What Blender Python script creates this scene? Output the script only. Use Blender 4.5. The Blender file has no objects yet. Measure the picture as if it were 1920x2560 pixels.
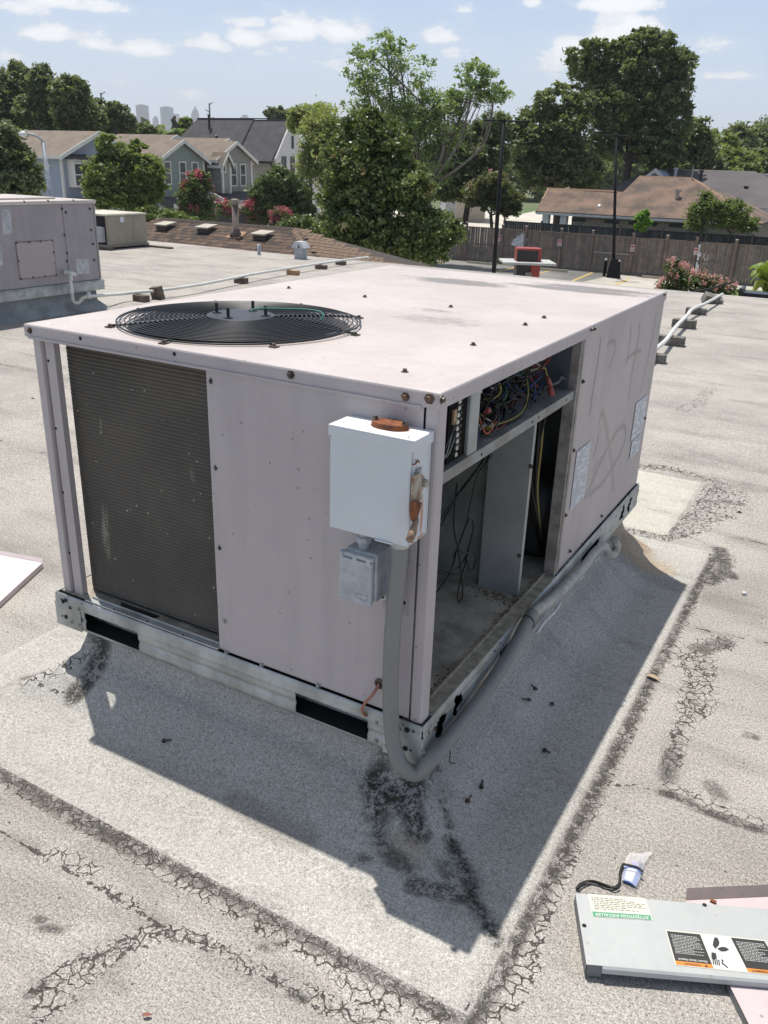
import bpy, bmesh, math, random
import numpy as np
from mathutils import Vector, Matrix
random.seed(7); RNG = np.random.default_rng(11)
S = bpy.context.scene
COL = S.collection
PI = math.pi
# ------------------------------------------------------------------ camera
CF = 2105.7
CC = np.array([0.6608, -1.3808, 1.4227])
_yaw, _pit, _rol = -0.5098, -0.3892, 0.0334
_cy, _sy, _cp, _sp = math.cos(_yaw), math.sin(_yaw), math.cos(_pit), math.sin(_pit)
CD = np.array([_sy*_cp, _cy*_cp, _sp]); _r = np.array([_cy, -_sy, 0.]); _u = np.cross(_r, CD)
CR = math.cos(_rol)*_r + math.sin(_rol)*_u; CU = -math.sin(_rol)*_r + math.cos(_rol)*_u
cam = bpy.data.cameras.new('camera'); camo = bpy.data.objects.new('camera', cam); COL.objects.link(camo)
cam.sensor_fit = 'VERTICAL'; cam.sensor_height = 36; cam.lens = CF/2560*36
cam.clip_start = 0.05; cam.clip_end = 20000
m = Matrix.Identity(4)
for i in range(3):
    m[i][0] = CR[i]; m[i][1] = CU[i]; m[i][2] = -CD[i]; m[i][3] = CC[i]
camo.matrix_world = m
S.camera = camo
S.render.resolution_x, S.render.resolution_y = 768, 1024
# measured positions on real planes of the place
def ray(x, y): return CD + (x-960)/CF*CR - (y-1280)/CF*CU
def onZ(x, y, z=0.):
    v = ray(x, y); return CC + v*(z-CC[2])/v[2]
def onX(x, y, X0):
    v = ray(x, y); return CC + v*(X0-CC[0])/v[0]
def onY(x, y, Y0):
    v = ray(x, y); return CC + v*(Y0-CC[1])/v[1]
def far(x, y, D):
    v = ray(x, y); return CC + v*D/math.hypot(v[0], v[1])
# ------------------------------------------------------------------ light
SUN = Vector((-0.265, 0.168, 1.0)).normalized()
ELEV = math.asin(SUN.z); AZ = math.atan2(SUN.x, SUN.y)
S.view_settings.view_transform = 'Standard'; S.view_settings.look = 'None'
S.view_settings.exposure = 0.30; S.view_settings.gamma = 1.0
try: S.view_settings.use_curve_mapping = False
except Exception: pass
W = bpy.data.worlds.new('World'); S.world = W; W.use_nodes = True
nt = W.node_tree; nt.nodes.clear()
def N(nt, t, **k):
    n = nt.nodes.new(t)
    for a, b in k.items(): setattr(n, a, b)
    return n
def math_(nt, op, a, b=None, c=None, clamp=False):
    n = nt.nodes.new('ShaderNodeMath'); n.operation = op; n.use_clamp = clamp
    for i, v in enumerate((a, b, c)):
        if v is None: continue
        if isinstance(v, (int, float)): n.inputs[i].default_value = v
        else: nt.links.new(v, n.inputs[i])
    return n.outputs[0]
def mixc(nt, fac, a, b, mode='MIX'):
    n = nt.nodes.new('ShaderNodeMix'); n.data_type = 'RGBA'; n.blend_type = mode; n.clamp_factor = True
    for i, v in ((0, fac), (6, a), (7, b)):
        if isinstance(v, (int, float)): n.inputs[i].default_value = v
        elif isinstance(v, (tuple, list)): n.inputs[i].default_value = (*v[:3], 1)
        else: nt.links.new(v, n.inputs[i])
    return n.outputs[2]
def sstep(nt, v, a, b):
    n = nt.nodes.new('ShaderNodeMapRange'); n.interpolation_type = 'SMOOTHSTEP'
    n.inputs[1].default_value = a; n.inputs[2].default_value = b
    if a > b:
        n.inputs[1].default_value = b; n.inputs[2].default_value = a
        n.inputs[3].default_value = 1; n.inputs[4].default_value = 0
    nt.links.new(v, n.inputs[0]); return n.outputs[0]
def noise(nt, vec, scale, detail=3, rough=.55, dist=0.):
    n = nt.nodes.new('ShaderNodeTexNoise'); n.inputs['Scale'].default_value = scale
    n.inputs['Detail'].default_value = detail; n.inputs['Roughness'].default_value = rough
    n.inputs['Distortion'].default_value = dist
    if vec is not None: nt.links.new(vec, n.inputs['Vector'])
    return n
sky = N(nt, 'ShaderNodeTexSky', sky_type='NISHITA'); sky.sun_disc = False
sky.sun_elevation = ELEV; sky.sun_rotation = AZ; sky.altitude = 30
sky.air_density = 1.0; sky.dust_density = 1.6; sky.ozone_density = 1.2
tc = N(nt, 'ShaderNodeTexCoord'); nrm = N(nt, 'ShaderNodeVectorMath', operation='NORMALIZE')
nt.links.new(tc.outputs['Generated'], nrm.inputs[0]); dirv = nrm.outputs[0]
sep = N(nt, 'ShaderNodeSeparateXYZ'); nt.links.new(dirv, sep.inputs[0])
elev = math_(nt, 'ARCSINE', sep.outputs[2]); azi = math_(nt, 'ARCTAN2', sep.outputs[0], sep.outputs[1])
# cumulus banks: clumpy noise over the whole sky (flattened bases) plus the banks seen over the trees
cv = N(nt, 'ShaderNodeCombineXYZ'); nt.links.new(azi, cv.inputs[0]); nt.links.new(math_(nt, 'MULTIPLY', elev, 2.1), cv.inputs[1])
n_big = noise(nt, cv.outputs[0], 5.0, 3, .55).outputs[0]
n_mid = noise(nt, cv.outputs[0], 19.0, 7, .62).outputs[0]
n_fine = noise(nt, cv.outputs[0], 60.0, 6, .65).outputs[0]
warp = math_(nt, 'ADD', math_(nt, 'MULTIPLY', math_(nt, 'SUBTRACT', n_mid, .5), 3.0), math_(nt, 'MULTIPLY', math_(nt, 'SUBTRACT', n_fine, .5), 1.5))
mask = None
CLOUDS = [  # full-image px centre, half sizes, weight: cumulus seen over the roofs
 (110,88,72,24,1.1), (250,112,60,26,1.), (350,122,85,26,1.1), (520,112,70,26,1.1), (610,98,60,26,1.1), (620,58,70,20,.9), (740,75,80,38,1.2), (850,85,80,36,1.1), (1090,95,55,28,.9),
 (1540,90,75,42,1.3), (1440,120,60,36,1.1), (1590,70,60,30,1.2), (1550,12,120,30,1.1), (1330,10,30,20,.8), (170,8,190,30,.9), (1780,120,60,28,.7), (1820,190,90,16,.8),
 (800,150,150,40,.6), (450,235,90,16,.45), (320,205,80,22,.55), (1400,160,120,60,.6), (500,170,110,12,.4), (1150,25,40,10,.5),
 (15,145,40,20,.7), (1690,235,160,24,.45), (350,175,60,12,.4), (60,20,90,26,.8), (1240,105,34,14,.6), (1120,130,40,18,.5)]
for (px, py, sx, sy, w) in CLOUDS:
    v = ray(px, py); v = v/np.linalg.norm(v); a0 = math.atan2(v[0], v[1]); e0 = math.asin(v[2])
    dx = math_(nt, 'DIVIDE', math_(nt, 'SUBTRACT', azi, a0), sx/CF*1.0)
    dy = math_(nt, 'DIVIDE', math_(nt, 'SUBTRACT', elev, e0), sy/CF)
    # flat base: below the centre the falloff is steeper
    dyn = math_(nt, 'MULTIPLY', math_(nt, 'MINIMUM', dy, 0.), 1.7); dyp = math_(nt, 'MAXIMUM', dy, 0.)
    dd = math_(nt, 'ADD', math_(nt, 'MULTIPLY', dx, dx), math_(nt, 'ADD', math_(nt, 'MULTIPLY', dyn, dyn), math_(nt, 'MULTIPLY', dyp, dyp)))
    g = math_(nt, 'MULTIPLY', math_(nt, 'EXPONENT', math_(nt, 'MULTIPLY', dd, -1.0)), w)
    mask = g if mask is None else math_(nt, 'MAXIMUM', mask, g)
high = sstep(nt, elev, .30, .6)        # above the frame the same scattered cumulus goes on
gen = math_(nt, 'MULTIPLY', sstep(nt, n_big, .52, .66), high)
cl = math_(nt, 'MAXIMUM', mask, gen)
cl = math_(nt, 'ADD', cl, math_(nt, 'MULTIPLY', warp, .62))
cmask = sstep(nt, cl, .40, .70)
veil = math_(nt, 'MULTIPLY', sstep(nt, cl, .05, .6), .25)
cmask = math_(nt, 'MAXIMUM', cmask, veil)
cshade = mixc(nt, sstep(nt, cl, .45, 1.1), (11.8, 12.3, 13.3), (15.5, 15.5, 15.6))
lowhaze = mixc(nt, sstep(nt, elev, .26, .02), (5.0, 7.9, 12.6), (10.6, 12.2, 14.4))
hsv = N(nt, 'ShaderNodeHueSaturation'); hsv.inputs['Saturation'].default_value = .72; nt.links.new(sky.outputs[0], hsv.inputs['Color'])
lowhaze = mixc(nt, math_(nt, 'MULTIPLY', sstep(nt, elev, .75, .30), .88), hsv.outputs[0], lowhaze)
tot = mixc(nt, math_(nt, 'MULTIPLY', cmask, .93), lowhaze, cshade)
bg = N(nt, 'ShaderNodeBackground'); nt.links.new(tot, bg.inputs[0]); bg.inputs[1].default_value = 0.060
wo = N(nt, 'ShaderNodeOutputWorld'); nt.links.new(bg.outputs[0], wo.inputs[0])
sl = bpy.data.lights.new('sun', 'SUN'); sl.energy = 4.35; sl.angle = math.radians(.55); sl.color = (1, .955, .89)
so = bpy.data.objects.new('sun', sl); COL.objects.link(so); so.location = (0, 0, 30)
so.rotation_euler = SUN.to_track_quat('Z', 'Y').to_euler()

# ------------------------------------------------------------------ materials
def newmat(name):
    m = bpy.data.materials.new(name); m.use_nodes = True; nt = m.node_tree
    return m, nt, nt.nodes['Principled BSDF']
def objco(nt): return N(nt, 'ShaderNodeTexCoord').outputs['Object']
def geoco(nt): return N(nt, 'ShaderNodeNewGeometry').outputs['Position']
def bump(nt, bs, h, strength, dist=.01):
    b = N(nt, 'ShaderNodeBump'); b.inputs['Strength'].default_value = strength; b.inputs['Distance'].default_value = dist
    nt.links.new(h, b.inputs['Height']); nt.links.new(b.outputs[0], bs.inputs['Normal'])
_mc = {}
def mat(name, c, rough=.6, metal=0., var=.18, scale=6., c2=None, bmp=0., bscale=60., spots=0., spotc=(.05,.04,.03), spec=.5):
    if name in _mc: return _mc[name]
    m, nt, bs = newmat(name); co = geoco(nt)
    n1 = noise(nt, co, scale, 5, .6).outputs[0]
    d = c2 or tuple(x*(1-var) for x in c); l = tuple(min(1, x*(1+var)) for x in c)
    col = mixc(nt, sstep(nt, n1, .3, .7), d, l)
    if spots:
        n2 = noise(nt, co, scale*5, 4, .7).outputs[0]
        col = mixc(nt, math_(nt, 'MULTIPLY', sstep(nt, n2, .6, .75), spots), col, spotc)
    nt.links.new(col, bs.inputs['Base Color'])
    bs.inputs['Metallic'].default_value = metal; bs.inputs['Specular IOR Level'].default_value = spec
    r = math_(nt, 'ADD', math_(nt, 'MULTIPLY', math_(nt, 'SUBTRACT', n1, .5), .25), rough, clamp=True)
    nt.links.new(r, bs.inputs['Roughness'])
    if bmp: bump(nt, bs, noise(nt, co, bscale, 4, .6).outputs[0], bmp, .01)
    _mc[name] = m; return m
def flat(name, c, rough=.5, metal=0., spec=.5):
    if name in _mc: return _mc[name]
    m, nt, bs = newmat(name); bs.inputs['Base Color'].default_value = (*c, 1); bs.inputs['Roughness'].default_value = rough
    bs.inputs['Metallic'].default_value = metal; bs.inputs['Specular IOR Level'].default_value = spec
    _mc[name] = m; return m
def blobmask(nt, co, spots, nz):
    """ragged stains at given places: list of (x,y,z,rx,ry,rz,weight)"""
    out = None
    sp = N(nt, 'ShaderNodeSeparateXYZ'); nt.links.new(co, sp.inputs[0])
    for (x, y, z, rx, ry, rz, w) in spots:
        s = None
        for k, (c, r) in enumerate(((x, rx), (y, ry), (z, rz))):
            if r is None: continue
            a = math_(nt, 'DIVIDE', math_(nt, 'SUBTRACT', sp.outputs[k], c), r); a = math_(nt, 'MULTIPLY', a, a)
            s = a if s is None else math_(nt, 'ADD', s, a)
        g = math_(nt, 'MULTIPLY', math_(nt, 'EXPONENT', math_(nt, 'MULTIPLY', s, -1.)), w)
        out = g if out is None else math_(nt, 'MAXIMUM', out, g)
    return math_(nt, 'ADD', out, math_(nt, 'MULTIPLY', math_(nt, 'SUBTRACT', nz, .5), 1.1))
# painted, chalked sheet metal of the roof units
def paint_mat(name, base, chalk, dirt=(.12,.10,.09), dirtamt=.25, stains=None, attr=None, rough=.5, streak=True):
    m, nt, bs = newmat(name); co = geoco(nt)
    mp = N(nt, 'ShaderNodeMapping'); nt.links.new(co, mp.inputs[0]); mp.inputs['Scale'].default_value = (1, 1, .12) if streak else (1, 1, 1)
    n1 = noise(nt, co, 3.2, 4, .6).outputs[0]; n2 = noise(nt, mp.outputs[0], 11, 5, .65).outputs[0]
    n3 = noise(nt, co, 150, 3, .6).outputs[0]; n4 = noise(nt, co, 26, 6, .7).outputs[0]
    col = mixc(nt, sstep(nt, n1, .3, .7), base, chalk)
    col = mixc(nt, math_(nt, 'MULTIPLY', sstep(nt, n2, .42, .78), .34), col, tuple(x*.72 for x in base))
    col = mixc(nt, math_(nt, 'MULTIPLY', sstep(nt, n4, .56, .82), dirtamt), col, dirt)
    vo = N(nt, 'ShaderNodeTexVoronoi'); vo.inputs['Scale'].default_value = 24; nt.links.new(co, vo.inputs['Vector'])
    col = mixc(nt, math_(nt, 'MULTIPLY', math_(nt, 'LESS_THAN', vo.outputs['Distance'], .085), .5), col, dirt)
    if stains:
        bm_ = blobmask(nt, co, stains, noise(nt, co, 30, 7, .72).outputs[0])
        col = mixc(nt, math_(nt, 'MULTIPLY', sstep(nt, bm_, .30, .80), .80), col, (.17, .145, .13))
    if attr:
        a = N(nt, 'ShaderNodeAttribute'); a.attribute_name = attr
        v = math_(nt, 'MULTIPLY', a.outputs['Fac'], math_(nt, 'ADD', math_(nt, 'MULTIPLY', n4, .9), .35))
        col = mixc(nt, v, col, (.19, .16, .15))
    nt.links.new(col, bs.inputs['Base Color'])
    r = math_(nt, 'ADD', math_(nt, 'MULTIPLY', n2, .22), rough-.1, clamp=True); nt.links.new(r, bs.inputs['Roughness'])
    bump(nt, bs, math_(nt, 'ADD', math_(nt, 'MULTIPLY', n1, 6), math_(nt, 'MULTIPLY', n3, .12)), .45, .005)
    return m

# ------------------------------------------------------------------ mesh helpers
class MB:
    def __init__(s): s.v = []; s.f = []; s.n = 0
    def add(s, v, f):
        v = np.asarray(v, float).reshape(-1, 3); s.v.append(v); o = s.n
        s.f += [tuple(i+o for i in q) for q in f]; s.n += len(v); return s
    def box(s, x0, x1, y0, y1, z0, z1, T=None):
        v = np.array([[x0,y0,z0],[x1,y0,z0],[x1,y1,z0],[x0,y1,z0],[x0,y0,z1],[x1,y0,z1],[x1,y1,z1],[x0,y1,z1]], float)
        if T is not None: v = (T[0] @ v.T).T + T[1]
        return s.add(v, [(0,3,2,1),(4,5,6,7),(0,1,5,4),(1,2,6,5),(2,3,7,6),(3,0,4,7)])
    def quad(s, a, b, c, d): return s.add([a, b, c, d], [(0,1,2,3)])
    def poly(s, pts): return s.add(pts, [tuple(range(len(pts)))])
    def prism(s, pts, off):
        """extrude a planar polygon by off"""
        p = np.asarray(pts, float); n = len(p); q = p+np.asarray(off, float)
        f = [tuple(range(n-1, -1, -1)), tuple(range(n, 2*n))] + [(i, (i+1) % n, n+(i+1) % n, n+i) for i in range(n)]
        return s.add(np.vstack([p, q]), f)
    def tube(s, pts, r, n=8, caps=True):
        p = np.asarray(pts, float); k = len(p)
        rr = np.full(k, r, float) if np.isscalar(r) else np.asarray(r, float)
        t = np.gradient(p, axis=0); t /= np.linalg.norm(t, axis=1)[:, None]+1e-12
        ref = np.array([0,0,1.]) if abs(t[0][2]) < .9 else np.array([1.,0,0])
        a = np.cross(ref, t[0]); a /= np.linalg.norm(a)+1e-12; ang = np.arange(n)*2*PI/n; V = []
        for i in range(k):
            a = a-t[i]*(a@t[i]); a /= np.linalg.norm(a)+1e-12; b = np.cross(t[i], a)
            V.append(p[i]+rr[i]*(np.cos(ang)[:, None]*a+np.sin(ang)[:, None]*b))
        f = [(i*n+j, i*n+(j+1) % n, (i+1)*n+(j+1) % n, (i+1)*n+j) for i in range(k-1) for j in range(n)]
        if caps: f += [tuple(range(n-1, -1, -1)), tuple((k-1)*n+j for j in range(n))]
        return s.add(np.vstack(V), f)
    def lathe(s, prof, c=(0,0,0), n=20, axis='z'):
        """profile [(r,h)] turned round an axis"""
        V = []
        for (r, h) in prof:
            for j in range(n):
                a = 2*PI*j/n; q = (r*math.cos(a), r*math.sin(a), h)
                if axis == 'x': q = (q[2], q[0], q[1])
                if axis == 'y': q = (q[0], q[2], q[1])
                V.append((q[0]+c[0], q[1]+c[1], q[2]+c[2]))
        k = len(prof); f = []
        for i in range(k-1):
            for j in range(n):
                f.append((i*n+j, i*n+(j+1) % n, (i+1)*n+(j+1) % n, (i+1)*n+j))
        f.append(tuple(range(n-1, -1, -1))); f.append(tuple((k-1)*n+j for j in range(n)))
        return s.add(V, f)
    def build(s, name, material, parent=None, smooth=False, bevel=0., origin=None, solid=0., **kw):
        v = np.vstack(s.v) if s.v else np.zeros((0,3))
        org = np.array(wpos(parent)) if parent is not None else (np.array(origin, float) if origin is not None else np.zeros(3))
        me = bpy.data.meshes.new(name); me.from_pydata((v-org).tolist(), [], s.f)
        if smooth: me.polygons.foreach_set('use_smooth', [True]*len(me.polygons))
        me.update()
        return link(name, me, material, parent, None if parent is not None else org, bevel, solid, **kw)
_wp = {}
def wpos(o): return _wp.get(o.name, (0,0,0)) if o is not None else (0,0,0)
def link(name, me, material, parent=None, loc=None, bevel=0., solid=0., **kw):
    o = bpy.data.objects.new(name, me); COL.objects.link(o)
    if material is not None and len(me.materials) == 0: me.materials.append(material)
    if parent is not None: o.parent = parent; _wp[o.name] = wpos(parent)
    if loc is not None and parent is None: o.location = tuple(loc); _wp[o.name] = tuple(loc)
    if solid:
        md = o.modifiers.new('solid', 'SOLIDIFY'); md.thickness = solid; md.offset = -1
    if bevel:
        md = o.modifiers.new('bevel', 'BEVEL'); md.width = bevel; md.segments = 2; md.limit_method = 'ANGLE'; md.angle_limit = .7
    for a, b in kw.items(): o[a] = b
    return o
def thing(name, label, cat, loc=(0,0,0), group=None):
    o = bpy.data.objects.new(name, None); COL.objects.link(o); o.location = tuple(float(x) for x in loc); _wp[o.name] = tuple(o.location)
    o.empty_display_size = .1
    return tag(o, label, cat, group)
def tag(o, label, cat, group=None):
    o['label'] = label; o['category'] = cat
    if group: o['group'] = group
    return o
def piece(name, me, parent, pos, rot=None, scale=None, material=None, **kw):
    """a shared-mesh piece set at world position pos under its thing"""
    o = bpy.data.objects.new(name, me); COL.objects.link(o)
    if parent is not None:
        o.parent = parent; w = wpos(parent); o.location = (pos[0]-w[0], pos[1]-w[1], pos[2]-w[2])
        _wp[o.name] = tuple(pos)
    else: o.location = tuple(pos); _wp[o.name] = tuple(pos)
    if rot is not None: o.rotation_euler = rot
    if scale is not None: o.scale = scale
    for a, b in kw.items(): o[a] = b
    return o
def meshof(mb, name, material, smooth=False):
    me = bpy.data.meshes.new(name); me.from_pydata(np.vstack(mb.v).tolist(), [], mb.f)
    if smooth: me.polygons.foreach_set('use_smooth', [True]*len(me.polygons))
    me.materials.append(material); me.update(); return me
def struct(o): o['kind'] = 'structure'; return o
def gridmesh(name, P, material, attrs=None, keep=None, origin=(0,0,0), smooth=True, parent=None, solid=0.):
    """P: (ny,nx,3) lattice"""
    ny, nx = P.shape[:2]; P = P-np.array(wpos(parent) if parent is not None else origin)
    idx = np.arange(ny*nx).reshape(ny, nx)
    q = np.stack([idx[:-1, :-1], idx[:-1, 1:], idx[1:, 1:], idx[1:, :-1]], -1).reshape(-1, 4)
    if keep is not None: q = q[keep.ravel()]
    me = bpy.data.meshes.new(name); me.vertices.add(ny*nx); me.vertices.foreach_set('co', P.reshape(-1).astype(np.float32))
    me.loops.add(q.size); me.loops.foreach_set('vertex_index', q.reshape(-1).astype(np.int32))
    me.polygons.add(len(q)); me.polygons.foreach_set('loop_start', np.arange(0, q.size, 4, dtype=np.int32))
    me.update(calc_edges=True); me.validate()
    if smooth: me.polygons.foreach_set('use_smooth', np.ones(len(q), bool))
    for a, v in (attrs or {}).items():
        at = me.attributes.new(a, 'FLOAT', 'POINT'); at.data.foreach_set('value', v.reshape(-1).astype(np.float32))
    return link(name, me, material, parent, None if parent is not None else origin, solid=solid)
def pdist(px, py, poly):
    """distance from points to a polyline"""
    best = np.full(px.shape, 1e9)
    for (a, b) in zip(poly[:-1], poly[1:]):
        ax, ay = a[0], a[1]; bx, by = b[0], b[1]; L2 = (bx-ax)**2+(by-ay)**2+1e-12
        t = np.clip(((px-ax)*(bx-ax)+(py-ay)*(by-ay))/L2, 0, 1)
        best = np.minimum(best, np.hypot(px-ax-t*(bx-ax), py-ay-t*(by-ay)))
    return best
def inpoly(px, py, poly):
    c = np.zeros(px.shape, bool); n = len(poly)
    for i in range(n):
        x1, y1 = poly[i][:2]; x2, y2 = poly[(i+1) % n][:2]
        cond = ((y1 > py) != (y2 > py)) & (px < (x2-x1)*(py-y1)/(y2-y1+1e-12)+x1); c ^= cond
    return c
def sm(x, a, b):
    t = np.clip((x-a)/(b-a), 0, 1); return t*t*(3-2*t)
def spline(pts, n=8):
    p = np.asarray(pts, float); k = len(p); out = []
    for i in range(k-1):
        p0 = p[max(i-1, 0)]; p1 = p[i]; p2 = p[i+1]; p3 = p[min(i+2, k-1)]
        for j in range(n):
            t = j/n; out.append(.5*((2*p1)+(-p0+p2)*t+(2*p0-5*p1+4*p2-p3)*t*t+(-p0+3*p1-3*p2+p3)*t**3))
    out.append(p[-1]); return np.array(out)
def text_mesh(s, size, material, name='lettering', bold=0.):
    cu = bpy.data.curves.new(name, 'FONT'); cu.body = s; cu.size = size; cu.align_x = 'CENTER'; cu.align_y = 'CENTER'
    cu.offset = bold; cu.resolution_u = 2; cu.extrude = size*.004
    t = bpy.data.objects.new('tmp', cu); COL.objects.link(t)
    me = bpy.data.meshes.new_from_object(t); bpy.data.objects.remove(t); bpy.data.curves.remove(cu)
    me.name = name; me.materials.clear(); me.materials.append(material); return me
# ================================================================== the roof we stand on
BB = 0.21; H = 0.828; ZL = BB+H; ZR = 0.298; UL = 1.83; UW = 1.14
def P2(pts, z=0.): return [tuple(onZ(x, y, z)[:2]) for x, y in pts]
def crop(pts, x0, y0, s): return [(x0+x*s, y0+y*s) for x, y in pts]
SEAMS = [P2(crop(p, 0, 1500, .5787)) for p in (
   [(-40,970),(60,1040),(150,1085),(230,1110),(330,1200),(440,1250),(530,1310),(640,1370),(740,1430),(850,1480),(960,1540),(1060,1600),(1120,1630),(1220,1660),(1320,1740),(1450,1790),(1560,1840)],
   [(150,1850),(150,1700),(210,1620),(290,1570),(440,1530),(500,1480),(560,1460),(600,1420),(660,1410),(740,1440)],
   [(190,1850),(300,1740),(400,1640),(480,1590),(560,1500),(600,1440)])]
SEAMS += [P2(crop(p, 1400, 1000, .5417)) for p in (
   [(590,1045),(700,1070),(850,1100),(1100,1150)], [(250,1775),(350,1780),(475,1810)],
   [(600,1330),(600,1450),(530,1560),(500,1700),(475,1810)], [(370,600),(560,610),(720,690)], [(480,640),(720,385)],
   [(360,300),(500,325),(720,385)])]
DARKS = [P2(crop([(475,1810),(640,1880),(800,1950),(959,1990),(1150,2040)], 1400, 1000, .5417)),
   P2(crop([(850,1100),(1000,1130),(1150,1150)], 1400, 1000, .5417))]
# long lap seams of the roofing run along x
for yy, x0, x1 in ((1.36,-9,-1.55),(3.22,-.4,9),(4.40,-.5,9),(5.1,-.5,9),(6.3,-9,9),(7.4,-9,9),(8.3,-12,9),(9.2,-12,9),(2.24,.35,9),(2.5,-9,-1.6),(3.6,-5.5,-1.6),(4.7,-5.5,-1.6),(5.6,-5.9,-2)):
    n = 24; SEAMS.append([(x0+(x1-x0)*i/n, yy+.012*math.sin(i*2.1+yy)) for i in range(n+1)])
SEAMS.append([(-3.3,1.36),(-3.25,-1),(-3.3,-3)])
BANDS = []   # (polyline, half width, strength)
BANDS.append(([(-1.5,-.378),(-.9,-.378),(-.5,-.382),(-.1,-.385),(.31,-.385)], .026, 1.))
BANDS.append(([(.33,-.41),(.338,-.2),(.328,.2),(.325,1.0),(.322,1.5),(.33,2.05)], .020, .9)); BANDS.append(([(.34,-.38),(.36,-.22),(.34,-.12)], .022, .8))
c4 = lambda p: P2(crop(p, 1400, 1000, .5417))
BANDS += [(c4([(740,1120),(640,1150),(600,1230)]), .05, 1.), (c4([(640,1150),(640,1250),(640,1350),(620,1430)]), .052, 1.),
  (c4([(600,1430),(560,1540),(510,1680)]), .026, 1.), (c4([(360,310),(500,320),(640,355),(740,385)]), .035, .9),
  (c4([(740,410),(680,500),(620,580),(520,620),(400,620),(300,600)]), .07, .9), (c4([(780,420),(790,480)]), .08, .8), (c4([(650,560),(740,530)]), .07, .9),
  (c4([(750,720),(740,800),(690,830)]), .05, 1.), (c4([(500,1780),(700,1870),(959,1960)]), .015, .8)]
c1 = lambda p: P2(crop(p, 0, 1500, .5787))
BANDS += [([tuple(onZ(1400+x*.4294, 950+y*.4294)[:2]) for x, y in ((880,60),(800,150),(700,185))], .05, .6)]
BANDS += [(c1([(180,1700),(300,1600),(420,1550),(560,1480),(680,1440)]), .024, 1.), (c1([(170,1790),(260,1720),(400,1600)]), .02, .9),
  (c1([(740,1440),(900,1470),(1050,1570),(1300,1690),(1500,1790),(1659,1850)]), .016, 1.), (c1([(1450,1590),(1560,1700),(1659,1760)]), .02, 1.),
  (c1([(200,1100),(300,1110),(400,1170)]), .02, .7), (c1([(640,1370),(540,1300),(450,1250)]), .01, 1.)]
GRIME = []   # black organic grime in the cracks
GRIME.append(([(-1.4,-.368),(-.95,-.368)], .014, .6)); GRIME.append(([(-.95,-.37),(-.80,-.376)], .02, .8)); GRIME.append(([(-.80,-.376),(-.48,-.378)], .020, 1.0)); GRIME.append(([(-.48,-.372),(-.3,-.370)], .013, 1.)); GRIME.append(([(-.3,-.37),(.3,-.372)], .012, .95))
GRIME.append(([(.312,-.38),(.315,.0)], .012, 1.)); GRIME.append(([(.32,.0),(.322,.5),(.32,.9)], .014, 1.1)); GRIME.append(([(.318,.9),(.315,1.4)], .012, .8)); GRIME.append(([(.315,1.4),(.318,2.0)], .012, 1.1))
GRIME += [(c4([(740,690),(760,760),(740,810),(690,840)]), .026, 1.0), (c4([(770,790),(800,818)]), .02, 1.), (c4([(475,1810),(640,1880),(800,1950),(1000,2000)]), .012, 1.),
  (c4([(700,1780),(740,1830)]), .02, .5), (c4([(870,1550),(900,1560)]), .012, .7), (c4([(510,1640),(495,1750)]), .02, .6), (c4([(760,470),(830,480)]), .03, .5),
  (c4([(660,1150),(760,1120)]), .03, .6),
  (c1([(170,1380),(190,1420),(270,1425)]), .006, .9), (c1([(190,1640),(150,1700)]), .006, .9), (c1([(1150,1500),(1220,1490)]), .009, .5), (c1([(1260,1700),(1300,1720)]), .008, .9)]
BLUSH = [(c4([(700,900),(860,960)]), .10, .8), (c4([(950,900),(1150,960)]), .2, .6), (c4([(950,2050),(1100,2100)]), .12, .6), (c1([(80,850),(300,960)]), .05, .6),
  (c1([(400,1080),(520,1100),(700,1220)]), .05, .7), (c1([(850,1250),(1150,1420)]), .05, .6), (c1([(-100,1250),(250,1330)]), .06, .7), (c1([(500,1660),(530,1680)]), .015, .9), (c1([(300,1330),(700,1400)]), .02, .5)]
def axis(f0, f1, step, lo, hi):
    a = list(np.arange(f0, f1, step)); x = f0; s = step
    while x > lo: s *= 1.12; x -= min(s, .9); a.insert(0, max(x, lo))
    x = a[-1]; s = step
    while x < hi: s *= 1.12; x += min(s, .9); a.append(min(x, hi))
    return np.array(a)
def lay(X, Y, items):
    out = np.zeros(X.shape)
    for poly, hw, st in items:
        p = np.array(poly); m = hw*2.2
        sel = (X > p[:,0].min()-m) & (X < p[:,0].max()+m) & (Y > p[:,1].min()-m) & (Y < p[:,1].max()+m)
        if sel.any():
            dd = pdist(X[sel], Y[sel], poly); out[sel] = np.maximum(out[sel], st*(1-sm(dd, hw*.55, hw*1.35)))
    return out
def seamd(X, Y, items):
    out = np.full(X.shape, .2)
    for poly in items:
        p = np.array(poly); m = .21
        sel = (X > p[:,0].min()-m) & (X < p[:,0].max()+m) & (Y > p[:,1].min()-m) & (Y < p[:,1].max()+m)
        if sel.any(): out[sel] = np.minimum(out[sel], pdist(X[sel], Y[sel], poly))
    return out
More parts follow.
